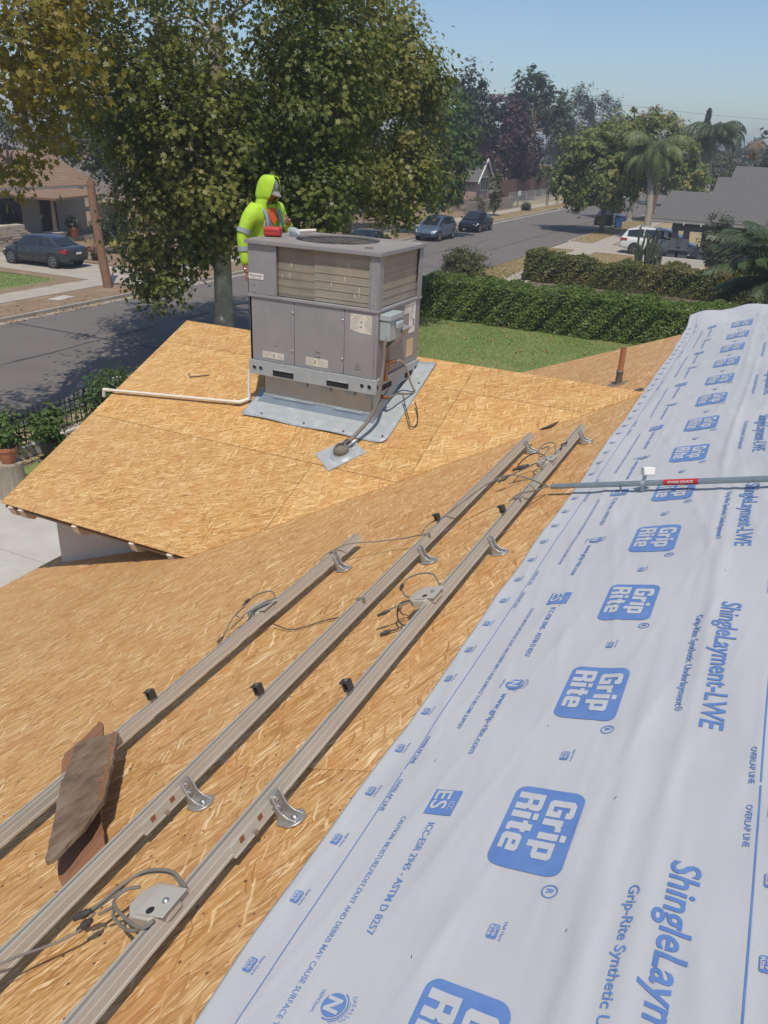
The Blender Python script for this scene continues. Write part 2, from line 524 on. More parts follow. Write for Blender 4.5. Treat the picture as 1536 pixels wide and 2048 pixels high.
# wing: near and far slope deck, sheets clipped along the valley
wd = MB()
wd.add([(WE + .02, 5.60, WZ0 - .03), (WR, 5.60, WZ1 - .03), (2 * WR - WE - .02, 5.60, WZ0 - .03), (WE + .02, 1.0, WZ0 - .03), (WR, 1.0, WZ1 - .03), (2 * WR - WE - .02, 1.0, WZ0 - .03),
        (WE + .02, 5.60, WZ0 - .045), (WR, 5.60, WZ1 - .045), (2 * WR - WE - .02, 5.60, WZ0 - .045), (WE + .02, 1.0, WZ0 - .045), (WR, 1.0, WZ1 - .045), (2 * WR - WE - .02, 1.0, WZ0 - .045)],
       [(0, 3, 4, 1), (1, 4, 5, 2), (6, 7, 10, 9), (7, 8, 11, 10), (0, 1, 7, 6), (1, 2, 8, 7), (0, 6, 9, 3), (2, 5, 11, 8), (3, 9, 10, 4), (4, 10, 11, 5)])
wroof = hp(wd.build('roof', deck_m))
# valley line in the wing frame: from (v 3.638, y 0) to (v 0.811, y WLEN)
vx0, vx1 = -3.635, -0.812
va, vb = WLEN, -(vx1 - vx0)
vcn = -(va * vx0)
def valley_clip(poly): return clip_poly(poly, -va, -vb, -vcn + 0.012)
wseams = [0.0, (5.39 - WE) * wk_, (6.517 - WE) * wk_, WLEN]
wjoints = [[-5.63, -3.18, -0.7], [-5.63, -3.50, -2.33, 0.1], [-5.63, -4.45, -2.33, 0.1]]
for i in range(3):
    y0, y1 = wseams[i], wseams[i + 1]
    js = wjoints[i]
    for a, b in zip(js[:-1], js[1:]):
        poly = [(a + GAP / 2, y0 + GAP / 2), (b - GAP / 2, y0 + GAP / 2), (b - GAP / 2, y1 - GAP / 2), (a + GAP / 2, y1 - GAP / 2)]
        poly = valley_clip(poly)
        if len(poly) >= 3: add_panel(wroof, FW, poly, OSB_W, a, y0, lift=0.006 + random.uniform(-.0012, .0012))
# far slope of the wing (mirrored frame)
FW2 = frame((2 * WR - WE, 0, WZ0), (0, 1, 0), (-1 / wk_, 0, WS / wk_), (WS / wk_, 0, 1 / wk_))
for a, b in ((0.9, 3.2), (3.2, 5.63)):
    for y0, y1 in ((0, 1.22), (1.22, 2.44), (2.44, WLEN)):
        add_panel(wroof, FW2, [(a + .002, y0 + .002), (b - .002, y0 + .002), (b - .002, y1 - .002), (a + .002, y1 - .002)], OSB_W, a, y0, lift=0.004)
# rafter tails under the wing eave, cut at a slant
for v in (5.52, 5.40, 4.79, 4.18, 3.80):
    r = MB()
    wd_ = 0.045
    ys = (-0.02, 0.44)
    z_t = -0.014
    prof = [(-0.015, z_t), (0.44, z_t), (0.44, z_t - 0.13), (0.05, z_t - 0.165), (-0.012, z_t - 0.085)]
    vs = [FW @ Vector((-v - wd_ / 2, a, b)) for a, b in prof] + [FW @ Vector((-v + wd_ / 2, a, b)) for a, b in prof]
    n = 5
    r.add(vs, [tuple(range(n)), tuple(range(2 * n - 1, n - 1, -1))] + [(i, n + i, n + (i + 1) % n, (i + 1) % n) for i in range(n)])
    o = r.build('rafter_tail', MT['timber'], wroof)
    o.matrix_parent_inverse = Matrix.Identity(4)
for u in np.arange(-6.5, 4.5, 0.61):               # rafter tails of the main eave
    r = MB(FM)
    r.box((float(u), dm(5.68) - 0.25, -0.10), (0.045, 0.5, 0.13))
    o = r.build('rafter_tail', MT['timber'], roof)
    o.matrix_parent_inverse = Matrix.Identity(4)

# nail heads along the rafters, pressed into the sheets
nail_m = mat('nail_heads', (.10, .085, .07), (.16, .14, .12), 30, .5, metal=.4)
def nails(F, xs, ys, name_parent, lift, seed, vertical=True):
    r = random.Random(seed); m = MB(F)
    for x in xs:
        for y in ys:
            if r.random() < .3: continue
            cx, cy = x + r.gauss(0, .006), y + r.gauss(0, .012)
            m.add([(cx + .0035 * math.cos(a), cy + .0035 * math.sin(a), lift) for a in np.linspace(0, 2 * math.pi, 7)[:-1]], [(0, 1, 2, 3, 4, 5)])
    o = m.build('nail_heads', nail_m, name_parent); o['kind'] = 'stuff'
nails(FM, np.arange(-.63, 6.0, .61), np.arange(-.1, 5.0, .17), roof, .0022, 1)
nails(FW, np.arange(-5.55, -1.0, .61), np.arange(.05, 2.8, .17), wroof, .0098, 2)

# crumpled foil at the foot of the wing eave
fo = MB()
for i in range(60):
    c = Vector(to_main(4.42, 3.93, 0.03)) + Vector((random.gauss(0, .03), random.gauss(0, .05), random.gauss(0.0, .012)))
    a = Vector((random.gauss(0, 1), random.gauss(0, 1), random.gauss(0, 1))).normalized() * 0.035
    b = Vector((random.gauss(0, 1), random.gauss(0, 1), random.gauss(0, 1))).normalized() * 0.03
    fo.add([c, c + a, c + a + b, c + b], [(0, 1, 2, 3)])
foil_m = mat('foil', (0.8, 0.8, 0.8), (0.65, 0.65, 0.65), 20, 0.25, metal=1.0)
setp(fo.build('foil_scrap', foil_m), 'crumpled silver foil scrap tucked below the wing eave', 'foil', kind=None)

# ------------------------------------------------------------------ underlayment sheet
T_ = 1.22
_w = [(rng.uniform(0, 6.28), rng.uniform(1.5, 6), rng.uniform(6, 26), rng.uniform(0.0006, 0.0016)) for _ in range(9)]
_c = [(rng.uniform(0, 6.28), rng.uniform(-6, 9), rng.uniform(18, 42), rng.uniform(0.0012, 0.0026)) for _ in range(7)]
def disp(u, t):
    u = np.asarray(u, float); t = np.asarray(t, float)
    n = np.zeros_like(u)
    for ph, ku, kt, a in _w:
        n += a * np.sin(ku * u + kt * t + ph + 0.9 * np.sin(0.7 * u + ph))
    for tc, wd, a, ph, dr in ((0.80, 0.030, 0.009, 0.3, 0.020), (0.865, 0.024, 0.010, 1.7, 0.016), (0.945, 0.032, 0.011, 2.9, 0.018), (1.07, 0.03, 0.012, 4.4, 0.012), (0.43, 0.035, 0.004, 5.1, 0.03), (0.17, 0.03, 0.003, 0.8, 0.025)):
        env = 0.55 + 0.45 * np.sin(0.9 * u + ph * 2)
        n += .72 * a * env * np.exp(-((t - tc - dr * np.sin(0.55 * u + ph) - 0.012 * np.sin(1.9 * u + ph)) / wd) ** 2)
    # short slanting puckers
    n += 0.0022 * np.sin(34 * t - 9 * u + 2 * np.sin(1.7 * u)) * np.exp(-((np.mod(u * 0.8 + t, 1.0) - 0.5) / 0.16) ** 2)
    # small sharp creases
    for ph, ku, kt, a in _c:
        s_ = np.sin(ku * u + kt * t + ph + 1.3 * np.sin(.6 * u + ph))
        n += a * np.clip(s_ - .72, 0, None) / .28 * (0.5 + 0.5 * np.sin(1.1 * u - 2.3 * t + ph * 3))
    # fluttering lower edge
    n += 0.004 * np.exp(-(t / 0.05) ** 2) * (1 + np.sin(5 * u + np.sin(2.1 * u)))
    n = 0.5 * (n + np.sqrt(n * n + 1.6e-5)) + 0.0005
    # far end lifts and curls past the gable
    e = np.clip(u - 8.9, 0, None)
    n += 0.055 * e ** 2 * (0.55 + 0.7 * np.exp(-(t / 0.22) ** 2) + 0.35 * np.sin(5.2 * t - 0.4)) + 0.016 * np.clip(e, 0, 1) * np.sin(13 * t + 3 * u)
    return n
def sheet_xy(u, t, lift=0.0):
    n = disp(u, t) + 0.0035 + lift
    return np.stack([u, -t, n], -1)
def frame_pts(A, F=FM):
    A = np.asarray(A, float)
    Mx = np.array(F)
    return A @ Mx[:3, :3].T + Mx[:3, 3]
us = np.concatenate([np.arange(-1.5, 3.5, 0.02), np.arange(3.5, 10.28, 0.03)])
ts = np.linspace(0, T_, 150)
U, Tt = np.meshgrid(us, ts, indexing='ij')
edge = 0.006 * np.sin(3.1 * U + 1) + 0.003 * np.sin(9.7 * U)
Tq = Tt + edge * np.exp(-(Tt / 0.04) ** 2)
V = frame_pts(sheet_xy(U, Tq).reshape(-1, 3))
nu, ntt = U.shape
I = np.arange(nu * ntt).reshape(nu, ntt)
Fq = np.stack([I[:-1, :-1], I[:-1, 1:], I[1:, 1:], I[1:, :-1]], -1).reshape(-1, 4)
paper_m = mat('underlayment_white', (0.505, 0.503, 0.498), (0.455, 0.453, 0.449), 1.2, 0.5, bump=0.12, bscale=260, spec=0.4)
print_m = mat('underlayment_blue_print', (0.105, 0.195, 0.42), (0.135, 0.235, 0.47), 16, 0.45, spec=0.4)
paper_me = np_mesh('roof_underlayment', V, Fq, True)
paper = mk('roof_underlayment', paper_me, paper_m)
so_ = paper.modifiers.new('thick', 'SOLIDIFY'); so_.thickness = 0.0012; so_.offset = -1
setp(paper, 'wide white roofing underlayment sheet printed in blue, unrolled along the right of the roof', 'underlayment')
# second course up the slope, lapped over the first
T2 = np.linspace(1.205, 2.40, 40)
us2 = np.arange(-1.5, 9.9, 0.06)
U2, V2 = np.meshgrid(us2, T2, indexing='ij')
A2 = np.stack([U2, -V2, 0.006 + 0.010 * np.exp(-((V2 - 1.205) / .1)) * (0.5 + 0.5 * np.sin(2.3 * U2)) + 0.004 * np.sin(3 * U2 + 9 * V2)], -1)
A2[..., 2] += disp(U2, np.minimum(V2, 1.22)) * np.exp(-((V2 - 1.205) / .12))
I2 = np.arange(U2.size).reshape(U2.shape)
Fq2 = np.stack([I2[:-1, :-1], I2[:-1, 1:], I2[1:, 1:], I2[1:, :-1]], -1).reshape(-1, 4)
p2 = mk('roof_underlayment', np_mesh('roof_underlayment', frame_pts(A2.reshape(-1, 3)), Fq2, True), paper_m)
setp(p2, 'upper white underlayment course lapped over the printed sheet near the ridge', 'underlayment')

# ---- printing: flat letters and marks that follow the sheet
_tc = {}
def text2d(body, cap, width, bold=0.0, shear=0.0, maxe=0.018):
    key = (body, cap, width, bold, shear)
    if key in _tc: return _tc[key]
    def raw(s):
        cd = bpy.data.curves.new('txt', 'FONT')
        cd.body = s; cd.size = 1.0; cd.offset = bold; cd.fill_mode = 'FRONT'; cd.resolution_u = 3
        o = bpy.data.objects.new('txt', cd); COL.objects.link(o)
        dg = bpy.context.evaluated_depsgraph_get()
        me = bpy.data.meshes.new_from_object(o.evaluated_get(dg))
        bpy.data.objects.remove(o); bpy.data.curves.remove(cd)
        return me
    h = raw('H'); hy = max(v.co.y for v in h.vertices) - min(v.co.y for v in h.vertices); y0 = min(v.co.y for v in h.vertices)
    me = raw(body)
    xs = [v.co.x for v in me.vertices]
    x0, x1 = min(xs), max(xs)
    sx = width / (x1 - x0) if width else cap / hy
    sy = cap / hy
    bm = bmesh.new(); bm.from_mesh(me)
    for v in bm.verts:
        y = (v.co.y - y0) * sy
        v.co = ((v.co.x - x0) * sx + shear * y, y, 0)
    bmesh.ops.triangulate(bm, faces=bm.faces)
    if maxe:
        for _ in range(4):
            lo = [e for e in bm.edges if e.calc_length() > maxe]
            if not lo: break
            bmesh.ops.subdivide_edges(bm, edges=lo, cuts=1)
            bmesh.ops.triangulate(bm, faces=bm.faces)
    bm.verts.index_update()
    Vv = np.array([v.co[:2] for v in bm.verts]); Ff = np.array([[v.index for v in f.verts] for f in bm.faces])
    bm.free()
    _tc[key] = (Vv, Ff)
    return _tc[key]

def rounded(w, h, r, shear=0.0, n=7, grid=0.03):
    """rounded rectangle filled with a fine grid so that it can follow the sheet"""
    bm = bmesh.new()
    pts = []
    for cx, cy, a0 in ((w - r, h - r, 0), (r, h - r, 90), (r, r, 180), (w - r, r, 270)):
        for k in range(n + 1):
            a = math.radians(a0 + 90 * k / n)
            pts.append((cx + r * math.cos(a), cy + r * math.sin(a)))
    bm.faces.new([bm.verts.new((x, y, 0)) for x, y in pts])
    x = grid
    while x < w:
        bmesh.ops.bisect_plane(bm, geom=bm.verts[:] + bm.edges[:] + bm.faces[:], plane_co=(x, 0, 0), plane_no=(1, 0, 0)); x += grid
    y = grid
    while y < h:
        bmesh.ops.bisect_plane(bm, geom=bm.verts[:] + bm.edges[:] + bm.faces[:], plane_co=(0, y, 0), plane_no=(0, 1, 0)); y += grid
    bmesh.ops.triangulate(bm, faces=bm.faces)
    bm.verts.index_update()
    Vv = np.array([(v.co.x + shear * v.co.y, v.co.y) for v in bm.verts]); Ff = np.array([[v.index for v in f.verts] for f in bm.faces])
    bm.free()
    return Vv, Ff
def ring2d(r0, r1, a0=0, a1=360, n=28, cx=0, cy=0, sx=1.0):
    A = np.radians(np.linspace(a0, a1, n + 1))
    Vv = np.concatenate([np.stack([cx + sx * r0 * np.cos(A), cy + r0 * np.sin(A)], -1), np.stack([cx + sx * r1 * np.cos(A), cy + r1 * np.sin(A)], -1)])
    Ff = []
    m = n + 1
    for i in range(n): Ff += [(i, m + i, m + i + 1), (i, m + i + 1, i + 1)]
    return Vv, np.array(Ff)

class Print:
    def __init__(s): s.V = []; s.F = []; s.n = 0
    def put(s, vf, u0, t0, lift=0.0026, at=(0, 0)):
        Vv, Ff = vf
        u = u0 - (Vv[:, 0] + at[0]); t = t0 + Vv[:, 1] + at[1]
        s.V.append(frame_pts(sheet_xy(u, t, lift))); s.F.append(Ff + s.n); s.n += len(Vv)
        return s
    def build(s, name, m, parent=paper):
        return mk(name, np_mesh(name, np.concatenate(s.V), np.concatenate(s.F)), m, parent)

LW, LH = 0.305, 0.208
box_l = rounded(LW, LH, 0.036, 0.16, 7, 0.018)
# heavy block letters of the logo, drawn as outlines on a ten-unit grid
GLY = {
 'G': (6.0, [[(6, 7.1), (6, 9), (5, 10), (1, 10), (0, 9), (0, 1), (1, 0), (6, 0), (6, 5.3), (3.2, 5.3), (3.2, 3.7), (4, 3.7), (4, 2), (2.2, 2), (2.2, 8), (4, 8), (4, 7.1)]]),
 'r': (4.0, [[(0, 0), (2.2, 0), (2.2, 4.6), (2.8, 5.2), (4, 5.2), (4, 7.3), (2.9, 7.3), (2.2, 6.7), (2.2, 7.2), (0, 7.2)]]),
 'i': (2.2, [[(0, 0), (2.2, 0), (2.2, 7.2), (0, 7.2)], [(0, 8.1), (2.2, 8.1), (2.2, 10), (0, 10)]]),
 'p': (5.5, [[(0, -2.5), (2.1, -2.5), (2.1, 7.2), (0, 7.2)], [(2.1, 0), (4.6, 0), (5.5, .9), (5.5, 6.3), (4.6, 7.2), (2.1, 7.2), (2.1, 5.4), (3.4, 5.4), (3.4, 1.8), (2.1, 1.8)]]),
 'R': (6.0, [[(0, 0), (2.2, 0), (2.2, 10), (0, 10)], [(2.2, 10), (2.2, 8.2), (3.9, 8.2), (3.9, 5.9), (2.2, 5.9), (2.2, 4), (3.5, 4), (3.9, 3.6), (3.9, 0), (6, 0), (6, 4.2), (5.3, 5), (6, 5.8), (6, 9), (5, 10)]]),
 't': (3.8, [[(.9, .9), (1.8, 0), (3.8, 0), (3.8, 1.8), (3.1, 1.8), (3.1, 5.4), (3.8, 5.4), (3.8, 7.2), (3.1, 7.2), (3.1, 9.2), (.9, 9.2), (.9, 7.2), (0, 7.2), (0, 5.4), (.9, 5.4)]]),
 'e': (5.5, [[(.9, 0), (5.2, 0), (5.2, 1.8), (2.1, 1.8), (2.1, 7.2), (.9, 7.2), (0, 6.3), (0, .9)], [(2.1, 2.9), (5.5, 2.9), (5.5, 6.3), (4.6, 7.2), (2.1, 7.2), (2.1, 5.6), (3.5, 5.6), (3.5, 4.4), (2.1, 4.4)]]),
}
def block_word(word, cap, width, shear):
    bm = bmesh.new(); x = 0
    for ch in word:
        w, polys = GLY[ch]
        for pl in polys: bm.faces.new([bm.verts.new((x + a, b, 0)) for a, b in pl])
        x += w + .75
    tot = x - .75
    for v in bm.verts:
        y = v.co.y * cap / 10; v.co = (v.co.x * width / tot + shear * y, y, 0)
    bm.normal_update()
    bmesh.ops.triangulate(bm, faces=bm.faces)
    for _ in range(3):
        lo = [e for e in bm.edges if e.calc_length() > .02]
        if not lo: break
        bmesh.ops.subdivide_edges(bm, edges=lo, cuts=1); bmesh.ops.triangulate(bm, faces=bm.faces)
    bmesh.ops.recalc_face_normals(bm, faces=bm.faces)
    bm.verts.index_update()
    r = np.array([v.co[:2] for v in bm.verts]), np.array([[v.index for v in f.verts] for f in bm.faces]); bm.free()
    return r
t_grip = block_word('Grip', 0.078, 0.218, 0.16)
t_rite = block_word('Rite', 0.078, 0.222, 0.16)
box_s = rounded(0.040, 0.027, 0.006, 0.1)
t_g_s = text2d('Grip', 0.0095, 0.030, 0.03, 0.1, 0)
t_r_s = text2d('Rite', 0.0095, 0.029, 0.03, 0.1, 0)
t_nail = text2d('Nail Here', 0.0085, 0.054, 0.0, 0, 0)
t_r = text2d('R', 0.018, 0.015, 0.02, 0, 0)
SP = 0.648
k = -1
u_far = 9.85
uL = 1.59
while uL - SP > 0.3: uL -= SP
while uL < u_far:
    P1 = Print(); P2 = Print()
    ua = uL + LW / 2 + 0.02; ta = 0.516
    P1.put(box_l, ua, ta)
    P2.put(t_grip, ua, ta, 0.0042, (0.058, 0.113)); P2.put(t_rite, ua, ta, 0.0042, (0.030, 0.017))
    P1.put(ring2d(0.0165, 0.0205), uL - 0.205, 0.712); P1.put(t_r, uL - 0.205 + 0.008, 0.703)
    lg = P1.build('printed_logo', print_m)
    P2.build('logo_lettering', paper_m, lg)
    # little nailing mark between two logos
    Q1 = Print(); Q2 = Print()
    un = uL - 0.335
    Q1.put(box_s, un + 0.02, 0.600); Q2.put(t_g_s, un + 0.02, 0.600, 0.0042, (0.006, 0.0145)); Q2.put(t_r_s, un + 0.02, 0.600, 0.0042, (0.005, 0.0025))
    Q1.put(t_nail, un + 0.028, 0.633)
    q = Q1.build('printed_nailing_mark', print_m); Q2.build('mark_lettering', paper_m, q)
    uL += SP
# nailing marks along both edges
un = 0.62
while un < u_far:
    for t0 in (0.030, 1.168):
        Q1 = Print(); Q2 = Print()
        Q1.put(box_s, un + 0.02, t0); Q2.put(t_g_s, un + 0.02, t0, 0.0042, (0.006, 0.0145)); Q2.put(t_r_s, un + 0.02, t0, 0.0042, (0.005, 0.0025))
        Q1.put(t_nail, un + 0.028, t0 + 0.033)
        q = Q1.build('printed_nailing_mark', print_m); Q2.build('mark_lettering', paper_m, q)
    un += 0.2165
# repeated lines of text
t_esr = text2d('ICC-ESR 2945 - ASTM D 8257', 0.0215, 0.392, 0.012)
t_cau = text2d('CAUTION: MOISTURE,FROST,DUST AND DEBRIS MAY CAUSE SURFACE TO BECOME SLIPPERY', 0.0148, 0.875, 0.006)
t_www = text2d('www.grip-rite.com', 0.0235, 0.345, 0.014)
t_shi = text2d('ShingleLayment-LWE', 0.068, 0.775, 0.017, 0.30)
t_syn = text2d('Grip-Rite Synthetic Underlayment', 0.0245, 0.575, 0.014)
t_ovl = text2d('OVERLAP LINE', 0.0150, 0.145, 0.008)
t_es = text2d('ES', 0.050, 0.078, 0.012)
t_icc = text2d('ICC', 0.017, 0.034, 0.0)
t_nc = text2d('NEMO|cert.', 0.010, 0.058, 0.0)
t_nn = text2d('N', 0.040, 0.036, 0.045, 0.15)
t_dno = [text2d(ch, 0.0095, None, 0.0, 0, 0) for ch in 'D3045251-2']
es_box = rounded(0.105, 0.090, 0.002, 0.05)
TP = 1.303
for k in range(-1, 8):
    b = TP * k
    def one(name, items, m=print_m, parent=paper):
        P = Print(); ok = False
        for vf, u0, t0, *r in items:
            if -1.0 < u0 < u_far + 0.1 and u0 - vf[0][:, 0].max() < u_far:
                P.put(vf, u0, t0, *r); ok = True
        return P.build(name, m, parent) if ok else None
    o = one('printed_emblem', [(es_box, 1.724 + b, 0.266)])
    if o: one('emblem_lettering', [(t_es, 1.716 + b, 0.276, 0.0046), (t_icc, 1.672 + b, 0.333, 0.0046)], paper_m, o)
    one('printed_text', [(t_esr, 1.584 + b, 0.299)])
    one('printed_text', [(t_cau, 1.602 + b, 0.205)])
    one('printed_text', [(t_www, 0.941 + b, 0.300)])
    one('printed_title', [(t_shi, 1.522 + b, 0.972)])
    one('printed_text', [(t_syn, 1.43 + b, 0.892), (ring2d(.009, .0115), 1.43 + b - 0.590, 0.905), (text2d('R', .010, .008, .02, 0, 0), 1.43 + b - 0.586, 0.900)])
    for s_, t0 in ((1, 0.116), (-1, 1.118)):
        one('printed_text', [(t_ovl, 1.762 + b + (0 if s_ > 0 else -0.035), t0)])
        one('printed_text', [(t_ovl, 1.985 + b + (0 if s_ > 0 else -0.035), t0)])
    # round emblem with a slanting N between two arcs
    it = [(ring2d(0.0, 0.030, 0, 360, 24), 1.0 + b, 0.322), (ring2d(0.0335, 0.037, -20, 150, 18), 1.0 + b, 0.322), (ring2d(0.0395, 0.0415, 10, 110, 14), 1.0 + b, 0.322), (t_nc, 1.03 + b, 0.274)]
    for i, vf in enumerate(t_dno):
        a = math.radians(125 - 12 * i)
        it.append((vf, 1.0 + b - 0.046 * math.cos(a) + 0.003, 0.322 + 0.046 * math.sin(a)))
    o = one('printed_emblem', it)
    if o: one('emblem_lettering', [(t_nn, 1.0 + b + 0.020, 0.302, 0.0046)], paper_m, o)
    # overlap lines, broken once per repeat
    for t0, w_ in ((0.1085, 0.0035), (1.1450, 0.0045)):
        uu = np.arange(1.811 + b, 1.811 + b + TP - 0.006, 0.03)
        uu = uu[(uu > -1) & (uu < u_far + 0.3)]
        if len(uu) > 2:
            Vv = np.concatenate([np.stack([uu, np.full_like(uu, t0)], -1), np.stack([uu, np.full_like(uu, t0 + w_)], -1)])
            m_ = len(uu)
            Ff = np.array([[i, i + 1, m_ + i + 1] for i in range(m_ - 1)] + [[i, m_ + i + 1, m_ + i] for i in range(m_ - 1)])
            mk('printed_overlap_line', np_mesh('line', frame_pts(sheet_xy(Vv[:, 0], Vv[:, 1], 0.0016)), Ff), print_m, paper)

# a few slits and staples pressed through the sheet
rs_ = random.Random(12)
for u, t in ((1.86, .20), (1.72, .80), (1.28, .78), (2.35, .72), (2.9, .33), (3.6, .83), (2.05, .52), (4.6, .25), (1.15, .45), (5.2, .7), (3.1, .96), (6.2, .4)):
    P_ = Print(); l_ = rs_.uniform(.004, .008); w_ = .0009; a_ = rs_.uniform(-.6, .6)
    q_ = np.array([(-l_, -w_), (l_, -w_), (l_, w_), (-l_, w_)]); R2 = np.array([[math.cos(a_), -math.sin(a_)], [math.sin(a_), math.cos(a_)]])
    P_.put((q_ @ R2.T, np.array([[0, 1, 2], [0, 2, 3]])), u, t); P_.build('staple_slit', MT['dark'])
# ------------------------------------------------------------------ solar mounting rails
# profile in the roof frame: y across (down the slope positive), z off the roof
RAIL_N = 0.056; RAIL_H = 0.050; RAIL_W = 0.031
def rail_profile():
    w, h, n0 = RAIL_W / 2, RAIL_H, RAIL_N
    # C-channel open at the top with two lips, ribbed sides; ccw seen along -x
    return [(-w, n0), (w, n0), (w, n0 + .012), (w - .004, n0 + .015), (w - .004, n0 + .036), (w, n0 + .039), (w, n0 + h), (.006, n0 + h), (.006, n0 + h - .004), (w - .009, n0 + h - .004), (w - .009, n0 + .022),
            (-w + .009, n0 + .022), (-w + .009, n0 + h - .004), (-.006, n0 + h - .004), (-.006, n0 + h), (-w, n0 + h), (-w, n0 + .034), (-w - .0015, n0 + .032), (-w - .0015, n0 + .009), (-w - .0045, n0 + .007), (-w - .0045, n0 + .0)]
def local(parent_o):                              # parts are built in world space below an Empty; undo its offset
    return Matrix.Translation(-Vector(parent_o.location))
def wchild(o, parent):
    p = parent
    while p.parent is not None: p = p.parent
    o.parent = parent
    if parent.parent is None: o.matrix_parent_inverse = local(parent)
    return o

def l_foot(u, d, parent):
    """cast foot on the upper side of a rail: upright with two slots, curved web, rounded base"""
    f = MB(FM)
    y1 = d - RAIL_W / 2 - 0.002                  # face against the rail
    # upright plate
    ang = 0.0
    f.prism([(u - .021, y1 - .009), (u + .021, y1 - .009), (u + .021, y1), (u - .021, y1)], 0.004, 0.098)
    # ribs on both sides that sweep into the base
    for s in (-1, 1):
        pr = [(y1 - .009, 0.098), (y1 - .009, 0.006), (y1 - .075, 0.006), (y1 - .072, 0.013), (y1 - .044, 0.022), (y1 - .024, 0.045), (y1 - .017, 0.098)]
        a = u + s * 0.021 - 0.003; b = a + 0.006
        vs = [(a, p, q) for p, q in pr] + [(b, p, q) for p, q in pr]
        n = len(pr)
        f.add(vs, [tuple(range(n)), tuple(range(2 * n - 1, n - 1, -1))] + [(i, n + i, n + (i + 1) % n, (i + 1) % n) for i in range(n)])
    # rounded base
    pts = []
    for k in range(13):
        a = math.pi * k / 12
        pts.append((u + 0.043 * math.cos(a), y1 - 0.045 - 0.042 * math.sin(a)))
    pts = [(u - .034, y1)] + pts[::-1] + [(u + .034, y1)]
    f.prism(pts, 0.0015, 0.0095)
    o = wchild(f.build('mounting_foot', MT['cast'], bevel=0.0025), parent)
    # bolts
    b = MB(FM)
    for z in (0.045, 0.078):
        b.lathe([(.0105, 0), (.0105, .004), (.006, .007), (0, .007)], (u, y1 - .0095, z), 10, Matrix(((1, 0, 0), (0, 0, -1), (0, 1, 0))))
    b.lathe([(.011, 0), (.011, .005), (.006, .009), (0, .009)], (u, y1 - .052, .0095), 10)
    q = b.build('bolt', MT['bolt'], o)
    return o

def clamp(u, d, parent):
    z0 = RAIL_N + RAIL_H
    f = MB(FM)
    # U-shaped black block standing on the slot with wings at the top
    f.b2((u - .017, d - .013, z0 + .012), (u + .017, d - .008, z0 + .052))
    f.b2((u - .017, d + .008, z0 + .012), (u + .017, d + .013, z0 + .052))
    f.b2((u - .017, d - .008, z0 + .047), (u + .017, d + .008, z0 + .052))
    f.b2((u - .017, d + .0132, z0 + .046), (u + .017, d + .023, z0 + .0515))
    f.b2((u - .0165, d - .0079, z0 + .012), (u + .0165, d + .0079, z0 + .018))
    o = wchild(f.build('panel_clamp', MT['black'], bevel=0.0012), parent)
    b = MB(FM)
    b.lathe([(.0075, 0), (.0075, .004), (.0035, .004), (.0035, .001), (0, .001)], (u, d, z0 + .0522), 10)
    b.lathe([(.004, 0), (.004, .046)], (u, d, z0 - .002), 8)
    b.b2((u - .010, d - .005, z0 - .003), (u + .010, d + .005, z0 + .012))
    b.build('bolt', MT['bolt'], o)
    return o

def splice(u0, u1, d, parent):
    f = MB(FM)
    y1 = d - RAIL_W / 2
    f.b2((u0, y1 - .0065, RAIL_N - .008), (u1, y1 - .001, RAIL_N + .030))
    f.b2((u0, y1 - .012, RAIL_N - .008), (u1, y1 - .0067, RAIL_N - .002))
    o = wchild(f.build('splice_bar', MT['alu'], bevel=0.001), parent)
    for q in (0.25, 0.72):
        h = MB(FM)
        uc = u0 + (u1 - u0) * q
        h.b2((uc - .011, y1 - .0085, RAIL_N + .012), (uc + .009, y1 - .0067, RAIL_N + .028))
        h.build('slot', MT['rust'], o)
    b = MB(FM)
    b.lathe([(.008, 0), (.008, .007), (0, .007)], (u0 + (u1 - u0) * .5, y1 - .0122, RAIL_N + .002), 8, Matrix(((1, 0, 0), (0, 0, -1), (0, 1, 0))))
    b.build('bolt', MT['bolt'], o)

rail_defs = [
    # v, start, end, feet, clamps, splices, label
    (1.045, -1.2, 5.73, (1.562, 3.590, 5.558), (2.110, 3.900), ((1.335, 1.535),), 'long grey aluminium rail nearest the white underlayment'),
    (1.432, -1.2, 5.78, (1.600, 3.588, 5.560), (2.100, 3.925), ((1.385, 1.585),), 'long grey aluminium rail in the middle of the three'),
    (1.972, -1.2, 3.945, (3.618,), (2.080,), (), 'shorter aluminium rail lying lowest on the roof, a wooden board across it'),
]
rails = []
for v, a, b, feet, clamps, spl, lab in rail_defs:
    d = dm(v)
    r = empty('mounting_rail', to_main(a, v, 0), 0, lab, 'rail', 'solar mounting rails on the roof')
    m = MB(FM)
    # split into lengths so that the extrusion bends a hair with the roof
    m.extr(rail_profile(), [(a, d, 0), (b, d, 0)], (0, 1, 0), (0, 0, 1))
    wchild(m.build('rail_profile', MT['alu'], bevel=0.0012, seg=2), r)
    for u in feet: l_foot(u, d, r)
    for u in clamps: clamp(u, d, r)
    for s in spl: splice(s[0], s[1], d, r)
    rails.append(r)

